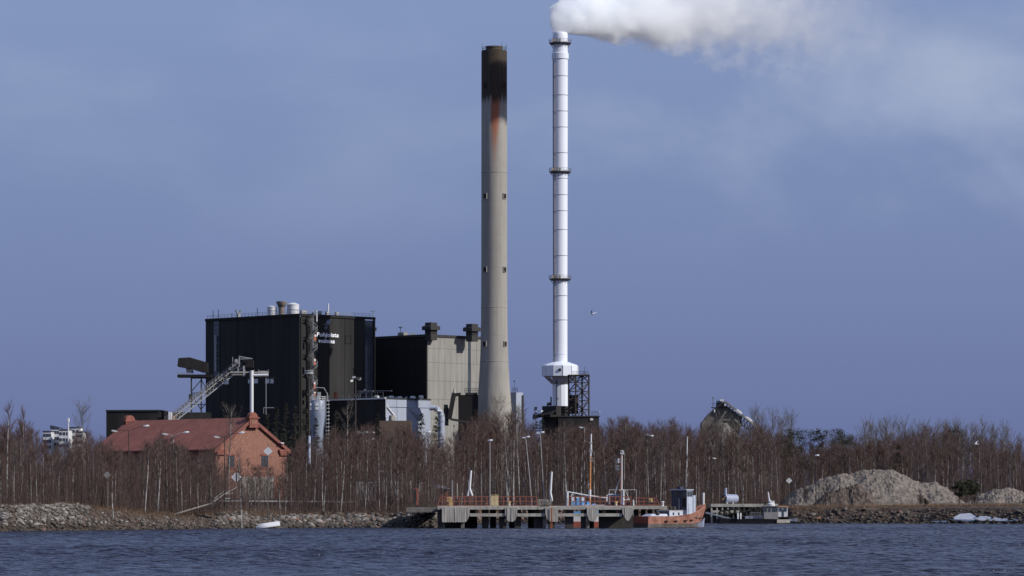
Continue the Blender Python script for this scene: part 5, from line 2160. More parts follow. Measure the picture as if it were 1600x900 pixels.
for a, c, y1, y0_ in ((1216.6, 1221, 794, 798.8), (1224, 1228.6, 794, 798.8), (1221.4, 1224, 796, 807)):
    mb = MB()
    mb.bx(wxp(a), wxp(c), YW - 1.38, YW - 1.29, wzp(y0_), wzp(y1))
    mb.build('window', M_glass, wc)
mb = MB()
mb.lathe((wxp(1205), YW, wzp(790.5)), [(0.75, 0), (0.75, 0.4), (0.4, 0.6)], 12)
cr = mb.build('crane', M_white2, wk)
mb = MB()
mb.tube([P(1202.5, 787, YW), P(1199.8, 768, YW)], 0.2, 8, r2=0.13)
mb.tube([P(1206, 786, YW), P(1203, 781.5, YW)], 0.14, 6)
mb.box(P(1206.5, 785, YW), (0.9, 0.7, 0.6))
mb.beam(P(1199, 789.8, YW), P(1211, 789.8, YW), 0.4, 0.25)
mb.build('crane_arm', M_white, cr)
mb = MB()
mb.box(P(1195.5, 787, YW), (0.5, 0.5, 0.5))
mb.beam(P(1194, 785.5, YW), P(1197, 789, YW), 0.25)
mb.box(P(1200.2, 767, YW), (0.25, 0.25, 0.35))
mb.build('crane_hook', M_darksteel, cr)
for px in (1151.3, 1155.8):
    mb = MB()
    mb.lathe((wxp(px), YW - 2.6, wzp(811.5)), [(0.06, 0), (0.14, 0.08), (0.14, 1.15), (0.06, 1.25)], 10)
    mb.build('boat_fender', M_white, wk, smooth=True)
mb = MB()
for k in range(9):
    x = 1172 + k * 2.4
    mb.beam(P(x, 810, YW - 1.8), P(x, 801 if k < 8 else 806, YW - 1.8), 0.06)
mb.beam(P(1172, 801, YW - 1.8), P(1189, 801, YW - 1.8), 0.06)
mb.beam(P(1172, 805, YW - 1.8), P(1191, 805, YW - 1.8), 0.06)
mb.build('deck_rail', M_rail, wk)
for k, x in enumerate((1168, 1174, 1180, 1187, 1236, 1243)):
    mb = MB()
    mb.box(P(x, (808.5 if x < 1200 else 812.6), YW), (0.9 - 0.1 * (k % 3), 1.2, 0.5 + 0.15 * (k % 2)))
    mb.build('deck_box', M_tugblue, wk)
mb = MB()
mb.beam(P(1228, 808, YW - 1.5), P(1262, 808.5, YW - 1.5), 0.3, 0.25)
mb.build('bow_boom', M_darksteel, wk)

# blue-grey tank on the quay
YT = 690.0
tk = thing('storage_tank', 'blue-grey horizontal tank on white legs on the old quay', 'tank', P(1141, 787, YT))
a, c = P(1131.5, 778.8, YT - 1.2), P(1150, 779.2, YT + 0.6)
ax = (c - a).normalized()
mb = MB()
mb.tube([a, c], 0.86, 20)
mb.tube([c, c + ax * 0.22], 0.86, 20, r2=0.55)
M_tank = mat('tank_blue', (0.27, 0.30, 0.40), 0.45, 0.1, 1.0)
tb = mb.build('tank_shell', M_tank, tk, smooth=True)
mb = MB()
mb.tube([a - ax * 0.25, a], 0.6, 20, r2=0.86)
mb.build('tank_end', M_navyshade, tk, smooth=True)
mb = MB()
mb.tube([a + ax * 0.35 + Vector((0, 0, 0.7)), a + ax * 0.35 + Vector((0, 0, 2.1))], 0.3, 10)
mb.build('filler_pipe', M_tank, tk, smooth=True)
mb = MB()
for f in (0.25, 0.75):
    q = a.lerp(c, f)
    mb.beam(q + Vector((0, -0.5, -0.7)), q + Vector((0, -0.5, -1.25)), 0.22)
    mb.beam(q + Vector((0, 0.5, -0.7)), q + Vector((0, 0.5, -1.25)), 0.22)
mb.build('tank_legs', M_white, tk)
mb = MB()
mb.tube([a - ax * 0.4 + Vector((0, 0, -0.2)), a - ax * 0.1 + Vector((0, 0, -0.1))], 0.25, 8)
mb.beam(a - ax * 0.2 + Vector((0, -.2, -0.3)), a + ax * 0.2 + Vector((0, -.6, 0.5)), 0.14)
mb.build('tank_valve', M_orangeF, tk)

# white rowing skiff drawn up on the stones
ps = P(419, 822.5, 524)
sk = thing('rowing_skiff', 'white upturned rowing skiff lying on the stony bank by the water', 'boat', ps)
mb = MB()
rings = []
d = Vector((0.97, 0.15, 0.13)).normalized()
sdv = Vector((-0.15, 0.98, 0.05)).normalized()
u_ = d.cross(sdv)
for i in range(15):
    t_ = i / 14
    w = 0.72 * (1 - abs(2 * min(t_, 0.5) - 1) ** 2.3) + (0.0 if t_ < 0.5 else 0) if t_ < 0.5 else 0.72 * (1 - 0.25 * (2 * t_ - 1) ** 2)
    w = max(w, 0.03)
    hgt_ = 0.62 * (0.5 + 0.5 * min(1, t_ * 3))
    ring = []
    for j in range(9):
        a = math.pi * j / 8
        ring.append(ps + d * (3.6 * (t_ - 0.5)) + sdv * (w * math.cos(a)) + u_ * (hgt_ * math.sin(a) ** 0.7 - 0.1))
    rings.append(ring)
mb.loft(rings)
so = mb.build('skiff_hull', M_white, sk, smooth=True)
mb = MB()
mb.beam(ps + d * -1.7 + u_ * 0.5, ps + d * 1.8 + u_ * 0.56, 0.06, 0.1)
mb.build('keel', M_white2, sk)
mb = MB()
mb.tube([ps + d * 3.6 * (i / 14 - 0.5) - sdv * (0.74 * (1 - abs(2 * min(i / 14, 0.5) - 1) ** 2.3)) * 1.0 + u_ * -0.08 for i in range(1, 15)], 0.05, 5)
mb.build('gunwale', M_galv, sk)
# ------------------------------------------------------------------ lamps, masts, signs, fences
LG = 'street lamps among the birches'


def ground_at(px, D):
    p = P(px, HOR, D)
    return gz(p.x, D)


def lamp(label, px, ytop, D, heads, dx_top=0.0, r=0.11, m=None, ext=0.9, name='street_lamp', hl=0.75, pole_top=None):
    """heads: list of (px offset, py offset) of lamp heads from the pole top, in photo pixels"""
    s = F / D
    g = ground_at(px, D) - 0.2
    base = Vector((P(px, 0, D).x, D, g))
    top = P(px + dx_top, ytop, D)
    t = thing(name, label, 'street lamp', base, LG)
    mb = MB()
    mb.tube([base, base.lerp(top, 0.5), top], r, 8, r2=r * 0.65)
    mb.build('pole', m or M_pole, t, smooth=True)
    for hx, hy in heads:
        h = top + Vector((hx / s, 0, -hy / s))
        mb = MB()
        if abs(hx) > 3.5:
            mb.tube([top + Vector((0, 0, -0.1)), top.lerp(h, 0.5) + Vector((0, 0, 0.12)), h], 0.05, 6)
            mb.build('arm', m or M_pole, t)
            mb = MB()
        dr = Vector((1 if hx >= 0 else -1, -0.25, 0.12)).normalized()
        sd_ = dr.cross(Vector((0, 0, 1))).normalized()
        u2 = sd_.cross(dr)
        mb.loft([[h + dr * a + sd_ * (w * i) + u2 * (hh * j) for i, j in ((-1, -1), (1, -1), (1.0, 0.4), (0.5, 1), (-0.5, 1), (-1, 0.4))]
                 for a, w, hh in ((-hl * 0.55, 0.1, 0.07), (-hl * 0.2, 0.2, 0.14), (hl * 0.35, 0.22, 0.16), (hl * 0.6, 0.1, 0.08))])
        mb.build('lamp_head', M_lampglass if hx >= 0 else M_galv, t, smooth=True)
    return t


lamp('two-armed street lamp before the left part of the red roof', 202, 672.5, 600, [(-22, 1), (27, -7)], m=M_bsteel, dx_top=-1.0, hl=0.95)
lamp('two-armed street lamp before the middle of the red roof', 272, 680.5, 600, [(-12, -2), (20, -5)], dx_top=-1.5, hl=0.95)
lamp('street lamp with one bright head before the brick gable', 351, 682, 600, [(26, -6), (-12, 1)], m=M_bsteel, hl=0.95)
lamp('paired street lamps with flat top, left pole, above the gate compound', 568, 676, 640, [(-5, 0), (4, -0.5)])
lamp('paired street lamps with flat top, right pole, above the gate compound', 572.6, 676, 641, [(-3, 0), (9, 0)])
lamp('low two-tier street lamp close right of the paired lamps', 577.5, 686, 640, [(-2, 3.5), (3, 0)])
lamp('twin-headed street lamp left of the pier rising over the fence posts', 665.6, 676.5, 610, [(-3.4, 1.5), (3.4, -1.5)])
lamp('straight street lamp with small single head behind the big yellow cabinet', 765.5, 688.5, 640, [(0.4, -0.5)])
lamp('leaning street lamp, the left of the two leaning ones behind the pier', 832, 685, 690, [(-3, -1), (3, -2.5)], dx_top=-10.5)
lamp('leaning street lamp, the right of the two leaning ones behind the pier', 851, 677, 690, [(-3, 0), (3, -1.5)], dx_top=-7)
lamp('street lamp with drooping head behind the blue fishing boat, partly hidden by trees', 913, 668, 720, [(-5, 0)])
lamp('dark tall street lamp with two white heads right of the fishing boat mast', 1014.5, 682, 700, [(-1, -2), (3.3, -1)], m=M_bsteel)
lamp('dark street lamp with small white head at the left edge of the gravel heap', 1275, 713, 695, [(1.5, -1.5)], m=M_bsteel)
t = thing('flag_pole', 'plain pale wooden pole behind the orange tug wheelhouse', 'pole', P(1072, 786, 700))
mb = MB()
mb.tube([P(1072, 790, 700), P(1073.8, 684, 700)], 0.14, 8, r2=0.1)
mb.build('pole_shaft', M_white2, t)
mb = MB()
mb.tube([P(1073.8, 684, 700), P(1073.8, 682, 700)], 0.2, 8)
mb.build('pole_cap', M_galv, t)

t = thing('floodlight_mast', 'tall dark floodlight mast before the annex with three lamp boxes', 'mast', P(555.5, 786, 760))
mb = MB()
mb.tube([P(555.5, 790, 760), P(555.5, 592, 760)], 0.19, 8, r2=0.14)
mb.build('mast_pole', M_bsteel, t)
for x, y_, w, h, m_ in ((559.5, 591, 1.0, 0.55, M_darksteel), (553, 589.5, 0.7, 0.5, M_galv), (549.8, 595, 0.55, 0.55, M_lampglass), (562, 592, 0.6, 0.6, M_galv)):
    mb = MB()
    p = P(x, y_, 760)
    mb.prism([p + Vector((-w / 2, -0.3, -h / 2)), p + Vector((w / 2, -0.3, -h / 2 + 0.08)), p + Vector((w / 2, -0.1, h / 2)), p + Vector((-w / 2, -0.1, h / 2 - 0.08))], (0, 0.5, 0))
    mb.build('floodlight', m_, t)
mb = MB()
mb.beam(P(549, 593, 760), P(562, 592, 760), 0.12)
mb.build('cross_arm', M_bsteel, t)

t = thing('lookout_mast', 'tall slim mast with ring platform and blue-white band at the bank', 'mast', P(483.6, 786, 590))
mb = MB()
mb.tube([P(483.8, 788, 590), P(483.4, 725, 590)], 0.2, 10)
mb.tube([P(483.2, 681, 590), P(482.6, 578, 590)], 0.15, 10, r2=0.1)
mb.build('mast_pole', M_bsteel, t)
mb = MB()
mb.tube([P(483.4, 725, 590), P(483.2, 681, 590)], 0.22, 10)
mb.build('pale_band', mat('band_blue', (0.42, 0.46, 0.56), 0.5), t)
mb = MB()
c = P(482.7, 584, 590)
mb.lathe(c, [(0.75, 0), (0.75, 0.3), (0.65, 0.3), (0.65, 0)], 14, cap=False)
mb.lathe(c, [(0.75, 0.5), (0.75, 0.6), (0.68, 0.6), (0.68, 0.5)], 14, cap=False)
mb.beam(c + Vector((-0.75, 0, 0.1)), c + Vector((0.75, 0, 0.1)), 0.1)
mb.build('ring_platform', M_galv, t)


M_signpost = mat('weathered_post', (0.13, 0.12, 0.11), 0.85, 0.3, 2)


def diamond(label, px, py, D, half, stripe=True, m=None, post_top=None):
    s = F / D
    h = half / s
    p = P(px, py, D)
    g = gz(p.x, D) - 0.2
    t = thing('diamond_sign', label, 'sign', (p.x, D, g), 'diamond signs along the bank')
    mb = MB()
    mb.tube([(p.x, D + 0.12, g), (p.x, D + 0.12, p.z + (post_top or 0) / s)], 0.055, 8)
    mb.build('sign_post', M_signpost, t)
    for sg in (-1, 1):
        mb = MB()
        e = h * (0.13 if stripe else 0.02)
        mb.prism([p + Vector((sg * e, 0, h - e)), p + Vector((sg * h, 0, 0)), p + Vector((sg * e, 0, -h + e))], (0, 0.05, 0))
        mb.build('sign_board', m or M_white, t)
    if stripe:
        mb = MB()
        mb.bx(p.x - h * 0.1, p.x + h * 0.1, D - 0.03, D + 0.01, p.z - h * 0.62, p.z + h * 0.62)
        mb.build('sign_mark', M_darksteel, t)
        mb = MB()
        for sg in (-0.42, 0.42):
            mb.bx(p.x + sg * h - 0.035, p.x + sg * h + 0.035, D - 0.02, D - 0.005, p.z - h * 0.45, p.z + h * 0.45)
        mb.build('sign_line', M_pole, t)
    return t


diamond('white diamond sign with dark upright bar beside the wooden stairs', 369.3, 745.5, 536, 8.3)
diamond('white diamond sign on a tall post before the brick gable window', 418.8, 705, 540, 7.2, False, post_top=12)
diamond('dull grey diamond sign half hidden in the left thicket', 167.3, 742, 512, 5.8, False, mat('dull_sign', (0.22, 0.21, 0.20), 0.8, 0.4, 3))
diamond('small white diamond sign left of the gravel heap', 1233, 751, 690, 4.8, False, M_white2)

# wooden stairs with plank on the bank
t = thing('wooden_stairs', 'dark wooden stairs with handrails on the bank under the diamond sign', 'stairs', P(352, 800, 533))
Dw_ = 533
mb = MB()
for k in range(9):
    x = 333 + k * 4
    mb.beam(P(x, 792 - k * 1.6, Dw_), P(x + 3.6, 792 - k * 1.6, Dw_), 1.1, 0.1)
mb.build('tread', M_bsteel, t)
mb = MB()
mb.beam(P(333, 784, Dw_), P(351, 771.5, Dw_), 0.1, 0.16)
mb.beam(P(351, 771.5, Dw_), P(370, 761.5, Dw_), 0.1, 0.14)
mb.beam(P(335, 779, Dw_), P(352, 766, Dw_), 0.08, 0.1)
mb.beam(P(351, 772, Dw_), P(364, 770.5, Dw_), 0.08, 0.12)
mb.beam(P(351, 779, Dw_), P(361, 778.5, Dw_), 0.08, 0.12)
mb.build('handrail', M_timber, t)
mb = MB()
for x, y0_, y1 in ((333, 796, 779), (342, 794, 773), (351, 797, 761.5), (361, 790, 765), (369, 785, 762)):
    mb.beam(P(x, y0_, Dw_), P(x, y1, Dw_), 0.12)
mb.build('stair_posts', M_bsteel, t)
o = MB().beam(P(272, 803.5, 530), P(331, 786, 533), 0.3, 0.18).build('bank_plank', mat('old_plank', (0.22, 0.20, 0.18), 0.9, 0.3, 2.0), None)
tag(o, 'long grey plank slanting up the bank to the wooden stairs', 'plank')
o = MB().beam(P(252, 820, 533), P(298, 818.4, 534), 0.3, 0.3).build('bank_plank', mat('pale_log', (0.42, 0.36, 0.29), 0.8), None)
tag(o, 'pale log lying flat on the stones near the waterline', 'plank')

# pale pipe rail on the bank top
t = thing('pipe_rail', 'long pale pipe rail on low posts along the bank top', 'railing', P(380, 784, 560))
mb = MB()
for k in range(22):
    a, c = P(205 + k * 16, 781.5 + k * 0.12, 560 + k), P(205 + (k + 1) * 16, 781.5 + (k + 1) * 0.12, 561 + k)
    mb.beam(a, c, 0.16, 0.2)
mb.build('rail_pipe', M_galv, t)
mb = MB()
for k in range(23):
    a = P(205 + k * 16, 782.0, 560.2 + k)
    mb.beam(a, a + Vector((0, 0, -1.2)), 0.12)
mb.build('rail_posts', M_bsteel, t)

# gate compound
DG = 590
t = thing('wire_gate', 'grey steel gate with braced mesh leaf at the pier compound', 'gate', P(572, 787, DG))
for a, y1, y0_, w in ((557, 752, 781, 0.16), (586.5, 752, 781, 0.16), (562.5, 755, 792, 0.3)):
    mb = MB()
    mb.beam(P(a, y0_, DG), P(a, y1, DG), w)
    mb.build('gate_post', M_galv, t)
mb = MB()
mb.beam(P(557, 754, DG), P(586.5, 754, DG), 0.16)
mb.beam(P(557, 758.5, DG), P(563, 758.5, DG), 0.22)
mb.beam(P(565, 760, DG), P(571, 780, DG), 0.1)
mb.beam(P(585, 757, DG), P(574, 780, DG), 0.1)
mb.beam(P(573, 757, DG), P(573, 780, DG), 0.1)
mb.beam(P(557, 780.5, DG), P(586.5, 780.5, DG), 0.12)
mb.build('gate_frame', M_galv, t)
mb = MB()
for k in range(30):
    x = 557 + k
    mb.beam(P(x, 780, DG + .1), P(x, 755, DG + .1), 0.02)
for k in range(14):
    y_ = 756 + k * 1.8
    mb.beam(P(557, y_, DG + .1), P(586, y_, DG + .1), 0.02)
o = mb.build('gate_mesh', M_galv, t)
o['kind'] = 'stuff'
t = thing('mesh_fence', 'tall grey mesh fence running right from the gate', 'fence', P(610, 787, DG + 4))
mb = MB()
for a in (598, 610.5, 618, 628):
    mb.beam(P(a, 782, DG + 3), P(a, 751, DG + 3), 0.13)
mb.build('fence_post', M_galv, t)
mb = MB()
mb.beam(P(587, 752.5, DG + 3), P(628, 754.8, DG + 3), 0.1)
mb.beam(P(591, 736, DG + 8), P(601, 736, DG + 8), 0.1)
mb.beam(P(591.5, 752, DG + 8), P(591.5, 736, DG + 8), 0.12)
mb.beam(P(600.5, 782, DG + 8), P(600.5, 736, DG + 8), 0.12)
mb.build('top_rail', M_galv, t)
mb = MB()
for k in range(36):
    x = 587 + k * 1.15
    mb.beam(P(x, 781, DG + 3.1), P(x, 754, DG + 3.1), 0.018)
o = mb.build('fence_mesh', M_galv, t)
o['kind'] = 'stuff'
for i, (a, y1, y0_, w) in enumerate(((642, 751, 783, 0.26), (655.7, 750, 786, 0.24), (675, 752, 780, 0.2), (706.8, 751, 776, 0.18), (714.5, 755, 776, 0.14), (619, 765, 780, 0.1), (732.5, 751, 770, 0.14))):
    o = MB().beam(P(a, y0_ + 4, 600), P(a, y1, 600), w).build('fence_post', M_galv if i % 2 else M_timber, None)
    tag(o, ['thick grey fence post left of the red post at the pier approach', 'pale grey fence post just right of the red post', 'grey fence post rising behind the red hut', 'grey fence post right of the red hut roof',
            'thin short fence post between the red hut and the white tripod post', 'short bent post beside the mesh fence end', 'thin post behind the white leaning tripod post'][i], 'post', 'loose fence posts by the pier approach')
t = thing('red_hut', 'small red hut with blue-grey roof beyond the pier approach', 'hut', P(692, 786, 602))
mb = MB()
mb.bx(P(685, 0, 602).x, P(699.5, 0, 602).x, 602, 605, 3.0, P(0, 767, 602).z)
mb.build('hut_wall', M_redrail, t)
mb = MB()
mb.prism([P(670, 758, 601.5), P(685, 757.5, 601.5), P(703, 763, 601.5), P(702, 764, 601.5), P(681, 763, 601.5)], (0, 4, 0))
mb.build('hut_roof', M_tugblue, t)
mb = MB()
mb.bx(P(681, 0, 601.8).x, P(699.5, 0, 601.8).x, 601.7, 602.0, P(0, 767, 602).z, P(0, 763.2, 602).z)
mb.build('hut_window', M_darksteel, t)
t = thing('parked_trailer', 'low dark trailer with pale side boards behind the pier railing', 'trailer', P(790, 786, 700))
mb = MB()
mb.bx(P(735, 0, 700).x, P(835, 0, 700).x, 700, 702.5, P(0, 784, 700).z, P(0, 780.5, 700).z)
mb.build('trailer_bed', M_navyshade, t)
mb = MB()
for k in range(8):
    mb.bx(P(757 + k * 11, 0, 699).x, P(764 + k * 11, 0, 699).x, 699, 699.3, P(0, 789, 699).z, P(0, 785.5, 699).z)
mb.build('side_boards', mat('board_pale', (0.42, 0.38, 0.33), 0.8, 0.3), t)
mb = MB()
for k in range(6):
    mb.tube([P(745 + k * 16, 786, 700), P(745 + k * 16, 786, 700.4)], 0.5, 12)
mb.build('trailer_wheels', M_rubber, t)
t = thing('concrete_blocks', 'pale concrete blocks with round holes at the shore behind the ladder', 'blocks', P(848, 790, 692))
for k, (a, y1) in enumerate(((843, 780), (851, 779.5), (858, 781))):
    mb = MB()
    mb.bx(P(a - 4, 0, 692).x, P(a + 3.6, 0, 692).x, 692, 693, 2.8, P(0, y1, 692).z)
    mb.build('block', M_pier, t)

# ------------------------------------------------------------------ wire fence at right
t = thing('wire_fence', 'thin wire fence with steel posts in front of the gravel heap', 'fence', P(1450, 786, 690))
mb = MB()
for k in range(16):
    a = P(1285 + k * 22, 789, 688)
    mb.beam(a, a + Vector((0, 0, 2.6)), 0.045)
mb.build('fence_post', M_signpost, t)
mb = MB()
for yy in (768.5, 786.3):
    mb.beam(P(1285, yy, 688), P(1625, yy, 688), 0.025 if yy < 780 else 0.06)
mb.build('fence_wire', M_signpost, t)

# ------------------------------------------------------------------ gravel heaps


def heap(name, label, prof, D, wy, m, seed):
    px = [p[0] for p in prof]
    top = [p[1] for p in prof]
    x0_, x1_ = P(px[0], 0, D).x, P(px[-1], 0, D).x
    nxx, nyy = 280, 70
    vs = []
    for j in range(nyy + 1):
        for i in range(nxx + 1):
            x = x0_ + (x1_ - x0_) * i / nxx
            v = -1 + 2 * j / nyy
            h = EYE + (HOR - np.interp(x * F / D + 800, px, top)) / F * D
            sh = max(0.0, 1 - abs(v) ** 1.25)
            z = 2.6 + (h - 2.6) * sh
            nn = mnoise.noise(Vector((x * 0.22, v * wy * 0.22, seed))) * 0.55 + mnoise.noise(Vector((x * 0.7, v * wy * 0.5, seed + 4))) * 0.38 + mnoise.noise(Vector((x * 1.9, v * wy * 1.6, seed))) * 0.30 + mnoise.noise(Vector((x * 4.3, v * wy * 3.0, seed))) * 0.16
            rill = abs(mnoise.noise(Vector((x * 0.55 + v * 0.6, v * 0.35, seed + 9)))) * 0.7
            z += (nn - rill * (1 - sh) + 0.25) * min(1, sh * 2.2) * min(1, (h - 2.6) / 3)
            vs.append((x, D + v * wy, z))
    fs = [(j * (nxx + 1) + i, j * (nxx + 1) + i + 1, (j + 1) * (nxx + 1) + i + 1, (j + 1) * (nxx + 1) + i) for j in range(nyy) for i in range(nxx)]
    o = npmesh(name, np.array(vs), np.array(fs), m, smooth=True)
    tag(o, label, 'gravel heap')
    return o


mg = mat('grey_gravel', (0.105, 0.085, 0.071), 0.95, 0.35, 1.3, col2=(0.24, 0.21, 0.183), spec=0.1, bump=0.6)
heap('gravel_heap', 'large grey gravel heap with rust tinted streaks in front of the wood', [(1218, 790), (1240, 770), (1268, 757), (1290, 748), (1310, 742), (1332, 743), (1350, 736), (1372, 737), (1392, 736), (1408, 742), (1425, 751), (1440, 757), (1462, 756), (1478, 764), (1492, 776), (1505, 788)], 716, 17, mg, 1.0)
heap('gravel_heap', 'smaller grey rubble heap right of the dark pine', [(1505, 788), (1530, 776), (1545, 768), (1560, 766), (1580, 766), (1600, 772), (1640, 782), (1670, 790)], 712, 10, mg, 6.0)
mred = mat('rusty_earth', (0.30, 0.13, 0.075), 0.95, 0.35, 1.2)
for i, (px, py, w, h) in enumerate(((1320, 749, 22, 3), (1300, 758, 14, 3), (1440, 770, 30, 3), (1460, 768, 26, 3), (1425, 763, 24, 2.4))):
    pass
# dark pit-soil slump in front of the heap
heap('soil_mound', 'low dark brown soil mound slumped against the gravel heap', [(1268, 790), (1290, 772), (1318, 764), (1340, 757), (1352, 764), (1362, 775), (1372, 789)], 700, 5, mat('brown_soil', (0.055, 0.042, 0.035), 0.95, 0.5, 0.9, col2=(0.14, 0.108, 0.088), bump=0.6), 3.0)

# ------------------------------------------------------------------ stones
M_st = [mat('stone_grey', (0.135, 0.122, 0.112), 0.9, 0.3, 2.5), mat('stone_brown', (0.085, 0.068, 0.057), 0.9, 0.35, 2.5), mat('stone_pale', (0.235, 0.22, 0.205), 0.9, 0.2, 2.5),
        mat('stone_red', (0.19, 0.10, 0.07), 0.9, 0.3, 2.5), mat('stone_dark', (0.055, 0.048, 0.042), 0.85, 0.3, 2.5)]
phi = (1 + 5 ** .5) / 2
ICO = np.array([(-1, phi, 0), (1, phi, 0), (-1, -phi, 0), (1, -phi, 0), (0, -1, phi), (0, 1, phi), (0, -1, -phi), (0, 1, -phi), (phi, 0, -1), (phi, 0, 1), (-phi, 0, -1), (-phi, 0, 1)]) / math.sqrt(1 + phi * phi)
ICF = np.array([(0, 11, 5), (0, 5, 1), (0, 1, 7), (0, 7, 10), (0, 10, 11), (1, 5, 9), (5, 11, 4), (11, 10, 2), (10, 7, 6), (7, 1, 8), (3, 9, 4), (3, 4, 2), (3, 2, 6), (3, 6, 8), (3, 8, 9), (4, 9, 5), (2, 4, 11), (6, 2, 10), (8, 6, 7), (9, 8, 1)])
rs = np.random.default_rng(21)


def stone_shape():
    v = ICO * rs.uniform(0.6, 1.3, (12, 1))
    v = v * np.array([rs.uniform(0.85, 1.6), rs.uniform(0.75, 1.1), rs.uniform(0.45, 0.75)])
    a = rs.uniform(0, 6.28)
    R = np.array([[math.cos(a), -math.sin(a), 0], [math.sin(a), math.cos(a), 0], [0, 0, 1]])
    b_ = rs.uniform(-.6, .6)
    Rb = np.array([[math.cos(b_), 0, math.sin(b_)], [0, 1, 0], [-math.sin(b_), 0, math.cos(b_)]])
    return v @ R.T @ Rb.T


cand = []
for _ in range(11000):       # left bank
    X = rs.uniform(-84, -10.5)
    s = rs.uniform(-0.3, 10.5) if rs.random() < 0.9 else rs.uniform(8, 14)
    if -62 < X < -46 and s > 3.5 and rs.random() < 0.75:
        continue
    if X > -62 and s > 6 + 1.5 * math.sin(X * 0.7) and rs.random() < 0.8:
        continue
    k_ = 0.72 if -62 < X < -46 else 1.15 if X >= -46 else 1.0
    cand.append((X, s, k_ * rs.uniform(0.12, 0.26) if rs.random() < 0.72 else k_ * rs.uniform(0.26, 0.52), 0))
for _ in range(1500):       # behind the pier
    cand.append((rs.uniform(-11, 30), rs.uniform(-0.2, 5.0), rs.uniform(0.15, 0.42), 1))
for _ in range(1900):       # right bank
    cand.append((rs.uniform(50, 108), 5.0 * rs.random() ** 2.2 - 0.3, rs.uniform(0.1, 0.28) if rs.random() < .85 else rs.uniform(.28, .6), 2))
stones = []
for X, s, r, zone in cand:
    if zone == 0 and s > 8.5 and rs.random() < 0.6:
        continue
    Y = float(shore_y(X)) + s
    z = ground_z(X, s)
    stones.append((X, Y, max(z, -0.1) + r * 0.25, r, zone, s))
vis = sorted(range(len(stones)), key=lambda i: -stones[i][3] * (1.15 if stones[i][4] == 0 else 0.8 if stones[i][4] == 2 else 0.4))
big = set(vis[:300])
bank = bpy.data.objects.new('stone_bank', None)
COL.objects.link(bank)
kind(bank, 'structure', 'bank of loose riprap stones along the waterline')
protos = []
for k in range(14):
    row = []
    v = stone_shape()
    for mi in range(5):
        me = npmesh('stone', v, ICF, M_st[mi], link=False)
        row.append(me)
    protos.append(row)


def stone_mat(zone, s, X):
    q = rs.random()
    if s < 1.0:
        return 4 if q < 0.75 else 1
    if zone == 0 and s < 2.6 and q < 0.55:
        return 1 if q < 0.3 else 4
    if zone == 0 and X < -60:
        return 0 if q < 0.6 else 2 if q < 0.8 else 1 if q < 0.95 else 4
    if zone == 0:
        return 0 if q < 0.40 else 1 if q < 0.74 else 2 if q < 0.86 else 3 if q < 0.89 else 4
    if zone == 1:
        return 3 if q < 0.35 else 1 if q < 0.7 else 0
    return 4 if q < 0.45 else 1 if q < 0.8 else 0 if q < 0.95 else 3


rv, rf, rm = [], [], []
off = 0
for i, (X, Y, z, r, zone, s) in enumerate(stones):
    mi = stone_mat(zone, s, X)
    if i in big:
        o = bpy.data.objects.new('stone', protos[rng.randrange(14)][mi])
        COL.objects.link(o)
        o.parent = bank
        o.location = (X, Y, z)
        o.scale = (r * 1.15, r, r)
        o.rotation_euler = (rng.uniform(-.5, .5), rng.uniform(-.5, .5), rng.uniform(0, 6.28))
    else:
        v = stone_shape() * r + np.array([X, Y, z])
        rv.append(v)
        rf.append(ICF + off)
        rm.append(np.full(20, mi))
        off += 12
o = npmesh('stone_rubble', np.concatenate(rv), np.concatenate(rf), M_st[0], bank)
for m_ in M_st[1:]:
    o.data.materials.append(m_)
o.data.polygons.foreach_set('material_index', np.concatenate(rm).astype(np.int32))
o['kind'] = 'stuff'

# leftover white ice on the right bank
t = thing('ice_slab', 'sheet of old white ice stranded on the dark stones at the right', 'ice', P(1530, 812, 662))
M_ice = mat('old_ice', (0.62, 0.63, 0.66), 0.6, 0.14, 1.5, bump=0.5)
for pts_, th in (([(1484, 811), (1500, 803), (1516, 801.5), (1524, 806), (1531, 812), (1512, 814)], 0.35), ([(1512, 805.5), (1540, 806.5), (1566, 810), (1610, 812.3), (1610, 814.4), (1560, 813.6), (1528, 813)], 0.3), ([(1456, 814), (1480, 813.5), (1479, 815.6), (1458, 815.4)], 0.2)):
    mb = MB()
    ring = []
    for a, c in pts_:
        D = 640.0
        while D < 700:
            p = P(a, c, D)
            if D > shore_y(p.x) and gz(p.x, D) + 0.45 > p.z:
                break
            D += 0.15
        ring.append(P(a, c, D))
    mb.prism(ring, (0, 0.5, -0.5))
    mb.build('ice_sheet', M_ice, t)

